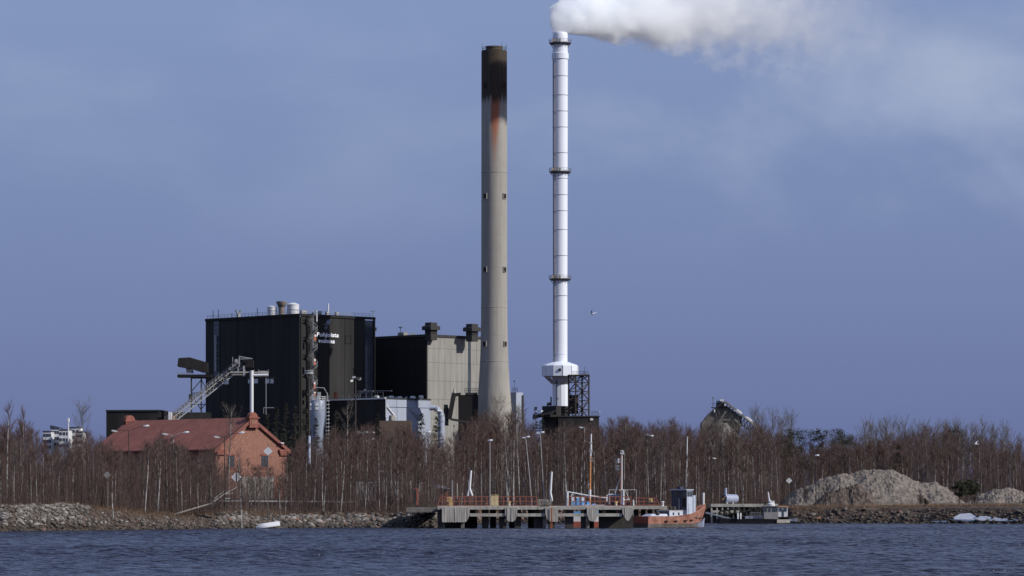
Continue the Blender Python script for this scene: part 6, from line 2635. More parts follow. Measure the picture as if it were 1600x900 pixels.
# ------------------------------------------------------------------ distant houses and the gravel works
M_far = mat('far_white', (0.55, 0.56, 0.58), 0.7, 0.1, 0.1)
for i, (a, c, y1, D, m_) in enumerate(((67, 80, 670, 1500, M_far), (79, 93, 665.5, 1510, M_far), (92, 108, 667.5, 1490, M_white2), (106, 124, 664, 1500, M_far), (118, 130, 671, 1480, M_white2))):
    y1 += 4.5
    t = thing('distant_block', ['far pale block at the left end of the distant row', 'far pale block with dark slanted roof, second in the distant row', 'far greyish block in the middle of the distant row',
                                'far tall pale block behind the lone bare tree', 'far low pale block at the right end of the distant row'][i], 'apartment block', P((a + c) / 2, HOR, D), 'distant white blocks beyond the left wood')
    z1_ = P(0, y1, D).z
    xa_, xb2 = P(a, 0, D).x, P(c, 0, D).x
    mb = MB()
    mb.bx(xa_, xb2, D, D + 12, 3, z1_)
    mb.build('block_wall', m_, t)
    mb = MB()
    if i == 1:
        mb.prism([(xa_ - .2, D - .3, z1_), (xb2, D - .3, z1_), (xb2, D - .3, z1_ + 0.6), (xa_ - .2, D - .3, z1_ + 1.6)], (0, 12, 0))
    else:
        mb.bx(xa_ - 0.2, xb2 + 0.2, D - 0.3, D + 12, z1_, z1_ + 0.4)
    mb.build('block_roof', M_navyshade, t)
    for r_ in range(3):
        for k in range(3):
            x = xa_ + (xb2 - xa_) * (k + 0.5) / 3
            mb = MB()
            mb.bx(x - 0.55, x + 0.55, D - 0.1, D - 0.02, z1_ - 2.2 - r_ * 2.6, z1_ - 0.9 - r_ * 2.6)
            mb.build('window', M_glass, t)
t = thing('radio_mast', 'thin white mast beside the distant blocks', 'mast', P(106.8, HOR, 1470))
mb = MB()
mb.tube([P(106.8, 690, 1470), P(106.8, 653, 1470)], 0.35, 6, r2=0.22)
mb.build('mast_pole', M_white, t)
mb = MB()
mb.tube([P(106.8, 659, 1470), P(106.8, 654, 1470)], 0.5, 6)
mb.build('antenna', M_white, t)

DA = 930
gwk = thing('gravel_works', 'grey gravel works tower with long conveyor sloping right above the trees', 'industrial plant', P(1130, HOR, DA))
M_works = mat('works_grey', (0.135, 0.122, 0.11), 0.8, 0.3, 0.8)
M_works2 = mat('works_pale', (0.20, 0.19, 0.17), 0.75, 0.25, 1.0)
mb = MB()
mb.prism([P(1097, 660, DA), P(1110, 645, DA), P(1121, 635, DA), P(1135, 634, DA), P(1160, 652, DA), P(1150, 700, DA), P(1095, 700, DA)], (0, 9, 0))
mb.build('screen_house', M_works, gwk)
mb = MB()
mb.bx(P(1120.5, 0, DA).x, P(1134, 0, DA).x, DA - 1, DA + 6, P(0, 636, DA).z, P(0, 629, DA).z)
mb.build('drive_house', M_darksteel, gwk)
mb = MB()
mb.prism([P(1120.5, 626, DA - 1), P(1125, 625.5, DA - 1), P(1130, 622.5, DA - 1), P(1133, 625, DA - 1), P(1134, 629, DA - 1), P(1121, 629, DA - 1)], (0, 5, 0))
mb.build('house_roof', M_tugblue, gwk)
mb = MB()
mb.box(P(1128, 625.5, DA - 1.5), (1.0, 0.6, 0.5))
mb.box(P(1133, 632, DA - 1.5), (0.35, 0.4, 0.8))
mb.box(P(1116.5, 642, DA - 1.5), (0.3, 0.4, 0.8))
mb.build('drive_cover', M_white, gwk)
mb = MB()
mb.beam(P(1134, 628, DA - 1), P(1192, 676, DA - 1), 1.6, 0.5)
mb.build('conveyor_deck', M_works2, gwk)
mb = MB()
for a, c in (((1148, 641.5), (1160, 648)), ((1164, 653), (1176, 660.5)), ((1173, 661), (1183, 667.5))):
    mb.prism([P(a[0], a[1], DA - 2), P(a[0] + 5, a[1] + .6, DA - 2), P(c[0], c[1] - 1, DA - 2), P(c[0] - 3, c[1], DA - 2)], (0, 1.5, 0.5))
mb.build('roof_sheet', mat('sheet_pale', (0.42, 0.41, 0.40), 0.7, 0.3, 1.0), gwk)
mb = MB()
for k in range(12):
    f_ = k / 12
    a = P(1136, 631, DA).lerp(P(1190, 677, DA), f_)
    c = P(1136, 631, DA).lerp(P(1190, 677, DA), f_ + 1 / 12)
    lo = Vector((0, 0, -2.2))
    mb.beam(a + lo, c, 0.22)
    mb.beam(a, a + lo, 0.2)
    mb.beam(a + lo, c + lo, 0.25)
mb.beam(P(1134, 643, DA - 1), P(1122, 662, DA - 1), 0.4)
mb.beam(P(1148, 655, DA - 1), P(1160, 667, DA - 1), 0.5)
mb.beam(P(1128, 656, DA - 1), P(1142, 656, DA - 1), 0.3)
mb.build('conveyor_truss', M_works2, gwk)
mb = MB()
mb.beam(P(1114, 645, DA), P(1114, 621.5, DA), 0.14)
mb.beam(P(1111, 637, DA), P(1121, 637, DA), 0.25)
mb.beam(P(1112, 630.5, DA), P(1117, 630.5, DA), 0.14)
for k in range(6):
    mb.beam(P(1110 - k * 2.4, 641 + k * 3, DA - .5), P(1110 - k * 2.4, 646 + k * 3, DA - .5), 0.14)
mb.box(P(1114, 621.5, DA), (0.35, 0.3, 0.4))
mb.build('works_railing', M_works, gwk)
o = MB().lathe(P(1128, 668, 905) + Vector((0, 0, -14)), [(9, 0), (8.2, 6), (5.5, 11), (1.2, 15.2)], 18, a0=0.3).build('aggregate_pile', M_works2, None, smooth=True)
tag(o, 'pale pointed aggregate pile under the gravel works conveyor', 'gravel heap')

# ------------------------------------------------------------------ gulls


def gull(label, px, py, D, heading, flap, span=1.35, bank_=0.0):
    p = P(px, py, D)
    hd_ = Vector((math.cos(heading), math.sin(heading), 0.05)).normalized()
    sd_ = Vector((math.sin(heading), -math.cos(heading), 0))
    u2 = Vector((0, 0, 1))
    sd_ = (sd_ * math.cos(bank_) + u2 * math.sin(bank_)).normalized()
    u2 = sd_.cross(hd_).normalized()
    if u2.z < 0:
        u2 = -u2
    rings = []
    for x, r in ((-0.30, 0.015), (-0.22, 0.05), (-0.1, 0.085), (0.04, 0.095), (0.15, 0.07), (0.2, 0.05), (0.25, 0.052), (0.3, 0.035), (0.36, 0.008)):
        rings.append([p + hd_ * x + sd_ * (r * math.cos(a)) + u2 * (r * 0.9 * math.sin(a) + (0.03 if x > 0.18 else 0)) for a in [2 * math.pi * j / 8 for j in range(8)]])
    mb = MB()
    mb.loft(rings)
    tl = [p + hd_ * -0.2 + sd_ * 0.04, p + hd_ * -0.2 - sd_ * 0.04, p + hd_ * -0.44 - sd_ * 0.1, p + hd_ * -0.44 + sd_ * 0.1]
    mb.prism(tl, u2 * 0.02)
    for sg, fl in ((1, flap[0]), (-1, flap[1])):
        pr_ = []
        for f, ch, sw, dzf in ((0.05, 0.22, 0.05, 0), (0.3, 0.22, 0.09, 0.6), (0.6, 0.17, 0.02, 0.9), (0.85, 0.1, -0.12, 1.0), (1.0, 0.02, -0.22, 1.0)):
            c = p + sd_ * (sg * span / 2 * f * math.cos(fl)) + u2 * (span / 2 * f * math.sin(fl) * (0.8 + 0.2 * dzf) + 0.03) + hd_ * sw
            pr_.append([c + hd_ * (ch / 2), c + u2 * 0.02, c - hd_ * (ch / 2), c - u2 * 0.012])
        mb.loft(pr_)
    o = mb.build('gull', mat('gull_white', (0.75, 0.75, 0.76), 0.7, 0.1, 6), None, smooth=True)
    tag(o, label, 'bird', 'gulls in flight')


gull('white gull flying in open sky right of the steel stack', 926, 491, 430, math.radians(150), (0.35, 0.75), 1.45)
gull('white gull gliding low before the wood at the far right', 1525.5, 694, 560, math.radians(160), (0.6, 0.25), 1.4, 0.3)
gull('tiny gull low over the trees behind the orange tug', 1117, 716.5, 620, math.radians(20), (0.3, 0.3), 1.1)
gull('tiny far gull high in the sky left of the chimneys', 518.5, 117, 1500, math.radians(200), (0.4, 0.2), 1.5)

# ------------------------------------------------------------------ trees
M_bark = mat('birch_bark', (0.10, 0.085, 0.078), 0.85, 0.4, 1.6, streak=0.7, col2=(0.52, 0.50, 0.48))
M_barkb = mat('young_bark', (0.085, 0.066, 0.058), 0.85, 0.3, 1.6, streak=0.7, col2=(0.20, 0.175, 0.16))
M_twig = mat('birch_twigs', (0.112, 0.076, 0.067), 0.9, 0.22, 0.6, spec=0.05)
M_twig2 = mat('birch_twigs_red', (0.112, 0.070, 0.060), 0.9, 0.22, 0.6, spec=0.05)
M_twig3 = mat('pale_twigs', (0.15, 0.132, 0.112), 0.9, 0.2, 0.6, spec=0.05)
M_twig4 = mat('larch_twigs', (0.125, 0.09, 0.07), 0.9, 0.2, 0.6, spec=0.05)
M_twig5 = mat('grey_twigs', (0.118, 0.094, 0.083), 0.9, 0.2, 0.6, spec=0.05)
M_brush = mat('brush_stems', (0.092, 0.066, 0.059), 0.9, 0.3, 0.4, spec=0.05)
M_spruce = mat('spruce_needles', (0.044, 0.046, 0.036), 0.9, 0.4, 0.8, spec=0.05)
M_pine = mat('pine_needles', (0.042, 0.046, 0.028), 0.9, 0.4, 0.8, spec=0.05)
M_pbark = mat('conifer_bark', (0.09, 0.065, 0.05), 0.9, 0.3, 1.5)
tr_ = np.random.default_rng(77)


def norm(a):
    return a / np.maximum(np.linalg.norm(a, axis=1, keepdims=True), 1e-9)


def slivers(p0, p1, w):
    """one thin tapering triangle per stem"""
    n = len(p0)
    d = norm(p1 - p0)
    r = tr_.normal(size=(n, 3))
    pe = norm(np.cross(d, r))
    w = np.asarray(w).reshape(-1, 1) if not np.isscalar(w) else w
    v = np.stack([p0 - pe * w / 2, p0 + pe * w / 2, p1], 1).reshape(-1, 3)
    return v


def tri_faces(v):
    return np.arange(len(v), dtype=np.int32).reshape(-1, 3)


def trunk_path(h, wob, lean):
    n = 9
    t = np.linspace(0, 1, n)
    ph = tr_.uniform(0, 6.28, 4)
    x = wob * (np.sin(t * 4 + ph[0]) - np.sin(ph[0])) + lean[0] * t * h
    y_ = wob * (np.sin(t * 5 + ph[1]) - np.sin(ph[1])) + lean[1] * t * h
    return np.stack([x, y_, t * h], 1)


def tube_np(path, r, k=5):
    n = len(path)
    a = np.arange(k) * 2 * math.pi / k
    v = (path[:, None, :] + np.stack([np.cos(a), np.sin(a), np.zeros(k)], 1)[None] * r[:, None, None]).reshape(-1, 3)
    f = []
    for i in range(n - 1):
        for j in range(k):
            f.append((i * k + j, i * k + (j + 1) % k, (i + 1) * k + (j + 1) % k))
            f.append((i * k + j, (i + 1) * k + (j + 1) % k, (i + 1) * k + j))
    return v, np.array(f, np.int32)


def birch(h, start=0.3, spread=1.0, ntw=20, r0=None, nb=None, ang=(18, 50), leanmax=0.07):
    path = trunk_path(h, 0.10, tr_.uniform(-leanmax, leanmax, 2))
    t = np.linspace(0, 1, 9)
    r = (r0 or (0.05 + 0.0045 * h)) * (1 - t) ** 0.8 + 0.012
    tv, tf = tube_np(path, r)
    nb = nb or int(16 + h * 1.5)
    tb = start + (0.97 - start) * tr_.random(nb) ** 0.85
    p0 = np.stack([np.interp(tb, t, path[:, i]) for i in range(3)], 1)
    az = tr_.uniform(0, 2 * math.pi, nb)
    an = np.radians(tr_.uniform(ang[0], ang[1], nb))
    d = np.stack([np.cos(az) * np.sin(an), np.sin(az) * np.sin(an), np.cos(an)], 1)
    L = h * (0.07 + 0.20 * np.clip((1 - tb) / (1 - start), 0, 1) ** 0.8) * spread * tr_.uniform(0.6, 1.15, nb)
    L = np.minimum(L, 3.6 * spread)
    pm = p0 + d * (L * 0.5)[:, None]
    d2 = norm(d + np.array([0, 0, 0.35]) + tr_.normal(size=(nb, 3)) * 0.12)
    p2 = pm + d2 * (L * 0.55)[:, None]
    S = [slivers(p0, pm + (pm - p0) * 0.2, 0.075), slivers(p0, pm + (pm - p0) * 0.2, 0.075), slivers(pm, p2, 0.045)]
    idx = np.repeat(np.arange(nb), ntw)
    f = tr_.uniform(0.12, 1.0, len(idx))[:, None]
    q0 = np.where(f < 0.5, p0[idx] + (pm - p0)[idx] * (f / 0.5), pm[idx] + (p2 - pm)[idx] * ((f - 0.5) / 0.5))
    dd = norm(d2[idx] * 0.9 + tr_.normal(size=(len(idx), 3)) * 0.42 + np.array([0, 0, 0.12]))
    q1 = q0 + dd * (tr_.uniform(0.35, 1.15, len(idx)) * (0.55 + 0.03 * h))[:, None]
    S.append(slivers(q0, q1, tr_.uniform(0.016, 0.030, len(idx))))
    nl = 60
    f = tr_.uniform(max(start, 0.4), 1.0, nl)
    q0 = np.stack([np.interp(f, t, path[:, i]) for i in range(3)], 1)
    dd = norm(np.array([0, 0, 0.9]) + tr_.normal(size=(nl, 3)) * 0.5)
    S.append(slivers(q0, q0 + dd * tr_.uniform(0.5, 1.4, nl)[:, None], 0.035))
    cv_ = np.concatenate(S)
    return (tv, tf), (cv_, tri_faces(cv_))


def spruce(h, w, pine=False):
    path = trunk_path(h, 0.05, (0, 0))
    t = np.linspace(0, 1, 9)
    tv, tf = tube_np(path, 0.13 * (1 - t) + 0.015)
    if pine:
        nc = 34
        cz = h * tr_.uniform(0.45, 0.98, nc)
        rr = w * (1 - ((cz / h - 0.68) / 0.36) ** 2).clip(0.15, 1) * np.sqrt(tr_.random(nc))
        az = tr_.uniform(0, 6.28, nc)
        cc = np.stack([rr * np.cos(az), rr * np.sin(az), cz], 1)
        idx = np.repeat(np.arange(nc), 46)
        q0 = cc[idx] + tr_.normal(size=(len(idx), 3)) * np.array([0.42, 0.42, 0.22]) * w * 0.36
        dd = norm(tr_.normal(size=(len(idx), 3)) + np.array([0, 0, 0.5]))
        v = slivers(q0, q0 + dd * tr_.uniform(0.25, 0.6, len(idx))[:, None], 0.14)
        br = slivers(np.stack([np.interp(cz * 0.85 / h, t, path[:, i]) for i in range(3)], 1), cc, 0.1)
        v = np.concatenate([v, br])
    else:
        nbr = int(h * 9)
        tz = tr_.uniform(0.1, 0.99, nbr)
        az = tr_.uniform(0, 6.28, nbr)
        L = w * (1 - tz) ** 0.85 * tr_.uniform(0.65, 1.15, nbr) + 0.12
        p0 = np.stack([np.interp(tz, t, path[:, i]) for i in range(3)], 1)
        d = norm(np.stack([np.cos(az), np.sin(az), np.full(nbr, -0.25) + 0.5 * tz], 1))
        p1 = p0 + d * L[:, None]
        idx = np.repeat(np.arange(nbr), 12)
        f = tr_.uniform(0.1, 1, len(idx))[:, None]
        q0 = p0[idx] + (p1 - p0)[idx] * f
        dd = norm(d[idx] * 0.7 + tr_.normal(size=(len(idx), 3)) * 0.55 + np.array([0, 0, -0.15]))
        v = np.concatenate([slivers(p0, p1, 0.1), slivers(q0, q0 + dd * tr_.uniform(0.25, 0.55, len(idx))[:, None], 0.13)])
    return (tv, tf), (v, tri_faces(v))


TOP = [(-40, 640), (0, 652), (14, 648), (32, 646), (48, 668), (70, 672), (95, 678), (115, 672), (128, 668), (145, 672), (165, 682), (185, 688), (230, 686), (260, 680), (300, 690), (335, 688), (352, 702), (400, 716), (440, 712),
       (458, 690), (480, 676), (505, 668), (530, 655), (560, 652), (590, 664), (620, 668), (650, 668), (700, 668), (740, 655), (775, 640), (800, 640), (822, 652), (850, 662), (900, 664), (940, 660), (980, 656), (1020, 660),
       (1060, 659), (1090, 660), (1130, 660), (1170, 668), (1200, 670), (1240, 676), (1290, 682), (1330, 680), (1370, 672), (1420, 666), (1480, 668), (1530, 670), (1560, 674), (1600, 692), (1640, 690)]
TPX = [p[0] for p in TOP]
TPY = [p[1] for p in TOP]
top_at = lambda px: float(np.interp(px, TPX, TPY))
ZONES = [(40, 'slender bare birch under the two tallest crowns of the left thicket'), (90, 'bare birch in the left thicket below the distant white blocks'), (150, 'bare birch right of the lone bushy grey tree in the left thicket'),
         (190, 'bare birch near the dull diamond sign, left of the first two-armed lamp'), (222, 'bare birch beside the first two-armed lamp before the red roof'), (272, 'bare birch between the two two-armed lamps before the red roof'),
         (300, 'bare birch beside the second two-armed lamp before the red roof'), (340, 'bare birch before the right end of the red roof slope'), (400, 'thin bare birch before the left half of the brick gable'),
         (462, 'thin bare birch before the right half of the brick gable'), (500, 'bare birch close around the ring-platform mast'), (556, 'bare birch right of the ring-platform mast, left of the floodlight mast'),
         (600, 'bare birch behind the steel gate leaf'), (640, 'bare birch behind the mesh fence right of the gate'), (690, 'bare birch behind the loose fence posts and red hut'), (735, 'bare birch left of the white tripod post, behind the pier'),
         (768, 'bare birch between the left tripod post and the big yellow cabinet'), (822, 'bare birch near the twin white birches behind the pier'), (872, 'bare birch behind the two leaning lamps'),
         (922, 'bare birch left of the orange mast of the fishing boat'), (970, 'bare birch between the two masts of the fishing boat'), (1015, 'bare birch between the boat gantry and the dark twin-headed lamp'),
         (1073, 'bare birch between the dark twin-headed lamp and the plain pale pole'), (1110, 'bare birch right of the plain pale pole behind the tug'), (1160, 'bare birch behind the blue-grey tank'), (1225, 'bare birch behind the work boat crane'),
         (1275, 'bare birch left of the dark lamp by the gravel heap'), (1330, 'bare birch behind the left slope of the big gravel heap'), (1400, 'bare birch behind the summit of the big gravel heap'), (1490, 'bare birch behind the right slope of the big gravel heap'),
         (1545, 'bare birch beyond the two low dark pines'), (9999, 'bare birch behind the small rubble heap at the far right')]


def zone_label(px):
    for e, s_ in ZONES:
        if px < e:
            return s_


def near_d(px):
    """nearest distance at which trees stand for a photo column"""
    X = (px - 800) / F * 560
    for _ in range(4):
        D = float(shore_y(X))
        X = (px - 800) / F * D
    D = D + 8
    if 1222 < px < 1500:
        return 738
    if px > 1500:
        return 726
    if px > 1100:
        return 700
    return D


NVAR = 16
HREF = 15.0
variants = []
for k in range(NVAR):
    (tv, tf), (cv_, cf) = birch(HREF, start=0.14 + 0.22 * (k % 4) / 3, spread=0.8 + 0.4 * tr_.random(), ntw=58)
    mt_, mc_ = npmesh('trunk', tv, tf, M_barkb if k % 3 == 0 else M_bark, link=False, smooth=True), npmesh('crown', cv_, cf, (M_twig, M_twig2, M_twig5 if k % 8 == 2 else M_twig2, M_twig)[k % 4], link=False)
    variants.append((mt_, mc_, tv, tf, cv_, cf))


def place_tree(name, label, group, X, Y, h, v, rz, sxy=1.0, href=HREF):
    r = bpy.data.objects.new(name, None)
    COL.objects.link(r)
    r.location = (X, Y, gz(X, Y) - 0.1)
    r.rotation_euler = (0, 0, rz)
    r.scale = (sxy * h / href, sxy * h / href, h / href)
    tag(r, label, 'tree', group)
    for nm, me in (('trunk', v[0]), ('crown', v[1])):
        o = bpy.data.objects.new(nm, me)
        COL.objects.link(o)
        o.parent = r
    return r


tree_n = 0
N_IND = 288
for i in range(N_IND):
    px = (i + rng.random()) / N_IND * 1640 - 20
    nd_ = near_d(px)
    u = rng.random()
    D = nd_ + 1.5 + 48 * u ** 1.3
    if 340 < px < 455 and rng.random() < 0.4:
        continue
    if 150 < px < 460:
        D = min(D, 700 - rng.random() * 40)
    hmax = EYE + (HOR - top_at(px)) / F * D
    g = gz(P(px, 0, D).x, D)
    clump = 0.93 + 0.16 * mnoise.noise(Vector((px * 0.021, 7.7, 1.3)))
    h = (hmax - g) * rng.uniform(0.68, 1.0) * clump * (0.86 + 0.14 * min(1, u * 2))
    if h < 3:
        continue
    place_tree('birch_tree', zone_label(px), 'birches: ' + zone_label(px), P(px, 0, D).x, D, h, variants[rng.randrange(NVAR)], rng.uniform(0, 6.28), rng.uniform(0.75, 1.1) * (15 / max(h, 6)) ** 0.35)
    tree_n += 1

# the wood behind: too deep to count, one mesh
V, Fc, Mi = [], [], []
off = 0
for i in range(1400):
    px = rng.uniform(-30, 1630) if i % 9 else rng.choice((rng.uniform(-190, -25), rng.uniform(1625, 1800)))
    nd_ = near_d(px)
    if i % 4 == 0:
        px = rng.uniform(880, 1620)
        nd_ = near_d(px)
    D = nd_ + 30 + 240 * rng.random() ** 1.3
    if 140 < px < 465:
        D = nd_ + 6 + (692 - nd_ - 6) * rng.random()
        if px > 335 and rng.random() < 0.72:
            continue
    hmax = EYE + (HOR - top_at(px)) / F * D
    h = (hmax - 3.5) * rng.uniform(0.78, 1.03) * (0.94 + 0.13 * mnoise.noise(Vector((px * 0.021, 7.7, 1.3))))
    v = variants[rng.randrange(NVAR)]
    X = P(px, 0, D).x
    a = rng.uniform(0, 6.28)
    sxy = h / HREF * rng.uniform(0.9, 1.25)
    Rm = np.array([[math.cos(a) * sxy, -math.sin(a) * sxy, 0], [math.sin(a) * sxy, math.cos(a) * sxy, 0], [0, 0, h / HREF]])
    zb = gz(X, D) - 0.1
    sel = np.repeat(tr_.random(len(v[4]) // 3) < 0.36, 3)
    cvs = v[4][sel]
    for vv, ff, mi in ((v[2], v[3], 0), (cvs, tri_faces(cvs), 1)):
        V.append(vv @ Rm.T + np.array([X, D, zb]))
        Fc.append(ff + off)
        Mi.append(np.full(len(ff), mi))
        off += len(vv)
o = npmesh('birch_wood', np.concatenate(V), np.concatenate(Fc), M_barkb)
o.data.materials.append(M_twig)
o.data.polygons.foreach_set('material_index', np.concatenate(Mi).astype(np.int32))
kind(o, 'stuff', 'deep mass of bare birches behind the front rows')

# brush and saplings under the trees
n = 120000
pxs = tr_.uniform(-20, 1620, n)
keep = ~((pxs > 350) & (pxs < 448) & (tr_.random(n) < 0.72))
pxs = pxs[keep]
n = len(pxs)
nds = np.interp(pxs, np.arange(-20, 1621, 10), [near_d(q) for q in np.arange(-20, 1621, 10)])
Ds_ = nds - 1.5 + 150 * tr_.random(n) ** 1.2
Ds_ = np.where((pxs > 140) & (pxs < 465), np.minimum(Ds_, 700), Ds_)
Xs = (pxs - 800) / F * Ds_
gzs = np.array([gz(a, c) for a, c in zip(Xs, Ds_)]) - 0.1
p0 = np.stack([Xs, Ds_, gzs], 1)
hh = np.where(tr_.random(n) < 0.35, tr_.uniform(0.4, 1.6, n), tr_.uniform(1.5, 9.0, n))
hh = np.where(Ds_ - nds < 3, hh * 0.45, hh)
p1 = p0 + np.stack([tr_.normal(size=n) * 0.13 * hh, tr_.normal(size=n) * 0.13 * hh, hh], 1)
v1 = slivers(p0, p1, tr_.uniform(0.03, 0.06, n))
f = tr_.uniform(0.25, 0.9, n)[:, None]
idx = np.repeat(np.arange(n), 2)
f = tr_.uniform(0.25, 0.95, 2 * n)[:, None]
b0 = p0[idx] + (p1 - p0)[idx] * f
b1 = b0 + np.stack([tr_.normal(size=2 * n) * 0.4, tr_.normal(size=2 * n) * 0.4, tr_.uniform(0.2, 1.2, 2 * n)], 1)
v2 = slivers(b0, b1, 0.03)
vv = np.concatenate([v1, v2])
kind(npmesh('undergrowth', vv, tri_faces(vv), M_brush), 'stuff', 'brown leafless brush and saplings beneath the birches')

# dry grass tufts on the bank top
n = 45000
pxs = tr_.uniform(-20, 1620, n)
nds = np.interp(pxs, np.arange(-20, 1621, 10), [near_d(q) for q in np.arange(-20, 1621, 10)])
nds = np.where(pxs > 1100, 682, nds)
Ds_ = nds - np.where(pxs < 690, tr_.uniform(0, 5.5, n), 3) + tr_.exponential(6, n)
Xs = (pxs - 800) / F * Ds_
gzs = np.array([gz(a, c) for a, c in zip(Xs, Ds_)]) - 0.05
p0 = np.stack([Xs, Ds_, gzs], 1)
hh = tr_.uniform(0.2, 0.75, n)
p1 = p0 + np.stack([tr_.normal(size=n) * 0.25, tr_.normal(size=n) * 0.25, hh], 1)
vv = slivers(p0, p1, 0.05)
kind(npmesh('dry_grass', vv, tri_faces(vv), mat('dry_grass', (0.15, 0.10, 0.065), 0.9, 0.35, 0.3, col2=(0.24, 0.15, 0.09))), 'stuff', 'dry brown grass along the bank top')


def special(name, label, group, kind_, px, ytop, D, **kw):
    p = P(px, ytop, D)
    h = p.z - gz(p.x, D)
    if kind_ == 'birch':
        mm = kw.pop('m', M_twig)
        (tv, tf), (cv_, cf) = birch(h, **kw)
        mats_ = (M_bark, mm)
    else:
        (tv, tf), (cv_, cf) = spruce(h, kw.get('w', 2.0), kind_ == 'pine')
        mats_ = (M_pbark, M_pine if kind_ == 'pine' else M_spruce)
    v = (npmesh('trunk', tv, tf, mats_[0], link=False, smooth=True), npmesh('crown', cv_, cf, mats_[1], link=False))
    return place_tree(name, label, group, p.x, D, h, v, 0.0, 1.0, href=h)


# birches one can point to
special('birch_tree', 'tall birch with pale trunk rising over the left thicket beside the frame edge', None, 'birch', 10, 634, 520, ntw=24, r0=0.15)
special('birch_tree', 'tall forked birch over the thicket left of the distant blocks', None, 'birch', 32, 642, 530, ntw=30)
special('birch_tree', 'lone bushy grey birch before the distant white blocks', None, 'birch', 127, 634, 760, m=M_twig3, spread=1.5, ntw=34, start=0.35)
special('birch_tree', 'tall pale birch rising before the red roof beside the brick gable', None, 'birch', 357, 636, 640, m=M_twig3, spread=1.3, ntw=14, r0=0.13, start=0.5)
special('birch_tree', 'white-trunked birch with few twigs left of the mast, before the roof', None, 'birch', 226, 692, 524, ntw=8, r0=0.13, start=0.4)
special('birch_tree', 'white-trunked birch on the stones just right of its twin', None, 'birch', 245.5, 687, 528, ntw=8, r0=0.12, start=0.4)
special('birch_tree', 'short white birch growing out of the stones below the dull diamond sign', None, 'birch', 177, 735, 510, ntw=8, r0=0.1)
special('birch_tree', 'thin white birch growing beside the white diamond sign', None, 'birch', 379, 700, 531, ntw=8, r0=0.09)
special('birch_tree', 'young white birch on the bank left of the upright tufted sapling', None, 'birch', 505, 716, 563, ntw=10, r0=0.1)
special('birch_tree', 'young forked birch standing open on the bank before the wood', None, 'birch', 532, 698, 564, ntw=10, r0=0.1)
special('birch_tree', 'bushy bare birch by the ring-platform mast', None, 'birch', 490, 700, 575, ntw=22, spread=1.6, ang=(30, 62))
special('birch_tree', 'tall bushy birch with several pale stems below the annex', None, 'birch', 541, 632, 660, m=M_twig3, ntw=24, r0=0.17, spread=1.2)
special('birch_tree', 'tall pale birch before the concrete chimney foot, right side', None, 'birch', 812, 636, 700, m=M_twig3, ntw=22, r0=0.15)
special('birch_tree', 'twin white birch behind the pier, left of the pair', None, 'birch', 793.5, 668, 690, ntw=18, r0=0.2)
special('birch_tree', 'twin white birch behind the pier, right of the pair', None, 'birch', 801.5, 676, 690, ntw=18, r0=0.2)
special('birch_tree', 'white birch before the fishing boat bow', None, 'birch', 886, 690, 688, ntw=14, r0=0.17)
special('larch_tree', 'bushy brown larch spreading before the concrete chimney foot', None, 'birch', 782, 622, 820, m=M_twig4, ntw=40, spread=1.5, start=0.25, ang=(40, 75), nb=60)
special('larch_tree', 'smaller brown larch left of the chimney foot', None, 'birch', 754, 640, 820, m=M_twig4, ntw=36, spread=1.2, start=0.25, ang=(40, 75), nb=50)
special('larch_tree', 'brown larch at the right edge of the chimney foot', None, 'birch', 806, 634, 830, m=M_twig4, ntw=36, spread=1.1, start=0.25, ang=(40, 75), nb=50)
for i, (px, yt, D) in enumerate(((1118, 656, 760), (1134, 650, 745), (1147, 660, 740), (1104, 664, 760), (1160, 664, 760))):
    special('pale_aspen', ['pale grey aspen first left below the gravel works', 'tall white-limbed aspen straight below the gravel works tower', 'white-limbed aspen right of the tallest one under the works',
                           'leftmost pale aspen of the clump under the gravel works', 'last pale aspen under the sloping conveyor'][i], 'pale aspens under the gravel works', 'birch', px, yt, D, m=M_twig3, ntw=34, spread=1.5, start=0.35, r0=0.2, ang=(25, 55))
k = 0
for px in list(range(1178, 1245, 9)) + list(range(1345, 1600, 8)):
    yt = (650 if px < 1245 else 664 if px < 1480 else 668) + rng.uniform(-8, 10) + (12 if px > 1575 else 0)
    D = 850 + rng.uniform(-20, 50)
    special('pale_aspen', 'grey-green aspen crown right of the gravel works conveyor' if px < 1300 else 'pale grey aspen crown showing above the right wood', 'distant pale aspens ' + ('right of the works' if px < 1300 else 'above the right wood'), 'birch', px, yt, D, m=M_twig3,
            ntw=26, spread=1.35, start=0.45, r0=0.17, ang=(15, 42))
    k += 1
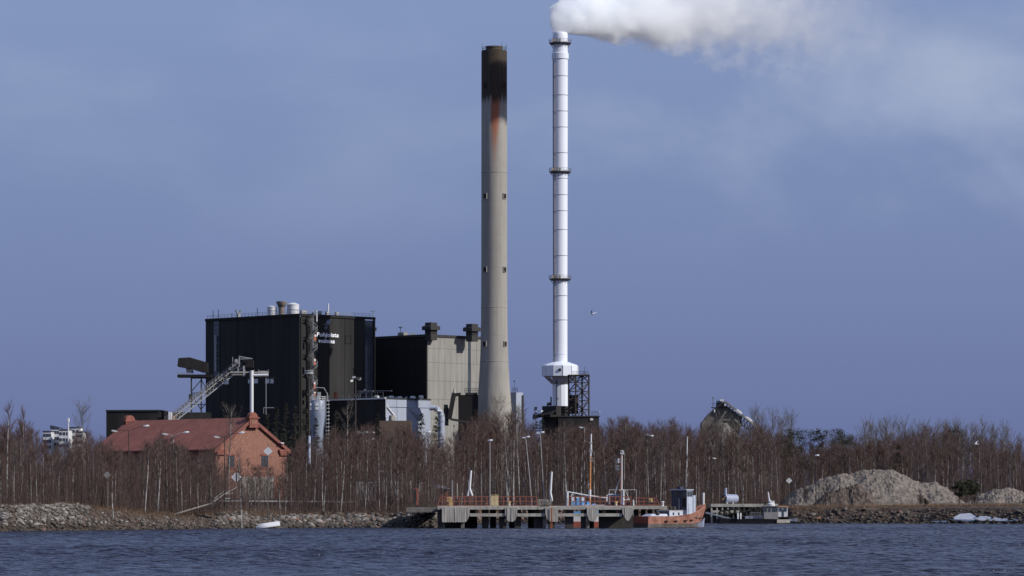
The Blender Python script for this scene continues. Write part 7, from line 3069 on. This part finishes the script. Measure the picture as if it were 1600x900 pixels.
# conifers
for i, (px, yt, D, w, kd) in enumerate(((432, 636, 900, 2.6, 'spruce'), (447, 628, 905, 2.8, 'spruce'), (462, 632, 900, 2.6, 'spruce'), (476, 636, 890, 3.0, 'spruce'), (494, 652, 880, 2.4, 'spruce'), (418, 644, 900, 2.4, 'spruce'),
                                        (524, 640, 900, 3.0, 'spruce'), (590, 644, 890, 2.4, 'spruce'), (658.5, 644, 780, 3.1, 'spruce'), (682, 650, 790, 3.0, 'spruce'), (836, 634, 860, 2.6, 'spruce'), (846, 646, 850, 2.4, 'spruce'),
                                        (1248, 668, 800, 3.4, 'pine'), (1266, 670, 800, 3.2, 'pine'), (1279, 667, 800, 3.4, 'spruce'), (1300, 669, 800, 3.6, 'pine'), (1312, 672, 805, 3.2, 'pine'), (1404, 694, 760, 3.0, 'spruce'),
                                        (1495, 668, 800, 4.0, 'pine'), (1236, 668, 805, 3.2, 'pine'), (1322, 676, 800, 3.0, 'pine'))):
    nm = 'spruce_tree' if kd == 'spruce' else 'pine_tree'
    lab = ['dark spruce before the black wall, right of the white column', 'tallest dark spruce before the black wall beneath the pipe bridge', 'dark spruce before the black wall left of the silo', 'dark spruce directly left of the silo',
           'small spruce in front of the silo foot', 'first dark spruce behind the brick gable peak', 'dark spruce right of the silo below the annex', 'dark spruce before the annex left of its white wall', 'pointed spruce before the white annex wall',
           'dark spruce before the white bent duct', 'dark spruce left of the stack base house', 'small spruce directly below the stack base house', 'dark pine crown second from the left in the clump right of the conveyor', 'dark pine crown in the middle of the clump right of the conveyor',
           'pointed dark spruce in the conifer clump right of the conveyor', 'round dark pine just above the left slope of the gravel heap', 'dark pine right of the round pine over the gravel heap', 'dark spruce inside the birch wood behind the gravel heap',
           'broad dark pine crown over the right wood', 'leftmost dark pine of the clump right of the conveyor', 'last low dark pine of the row above the gravel heap'][i]
    special(nm, lab, 'dark conifers among the birches', kd, px, yt, D, w=w * (1.45 if kd == 'spruce' else 1.2))
special('pine_tree', 'low broad dark pine standing alone between the two gravel heaps, left stem', 'low pines by the gravel heap', 'pine', 1499, 752, 694, w=1.7)
special('pine_tree', 'low dark pine by the gravel heap, right and higher of the two', 'low pines by the gravel heap', 'pine', 1519, 748, 697, w=1.9)
# leafless shrubs on the right bank
for i, (px, yt, D, sp_) in enumerate(((1293, 757, 690, 2.0), (1262, 766, 690, 1.6), (1436, 776, 684, 2.2), (1448, 782, 683, 2.0), (1524, 778, 690, 2.0), (1600, 782, 690, 1.6), (612, 776, 578, 1.6), (628, 782, 575, 1.6))):
    special('bare_shrub', ['bare shrub leaning before the left slope of the gravel heap', 'small bare shrub beside the dark lamp by the heap', 'round brown shrub on the bank below the gravel heap', 'low brown shrub right beside the round shrub on the bank',
                           'bare shrub between the low pines and the rubble heap', 'bare shrub at the far right bank', 'brown shrub at the foot of the mesh fence', 'low brown shrub near the pier approach'][i], 'bare shrubs on the bank', 'birch', px, yt, D,
            ntw=26, spread=sp_ * 1.8, start=0.05, nb=34, ang=(15, 60), r0=0.06, m=M_brush)
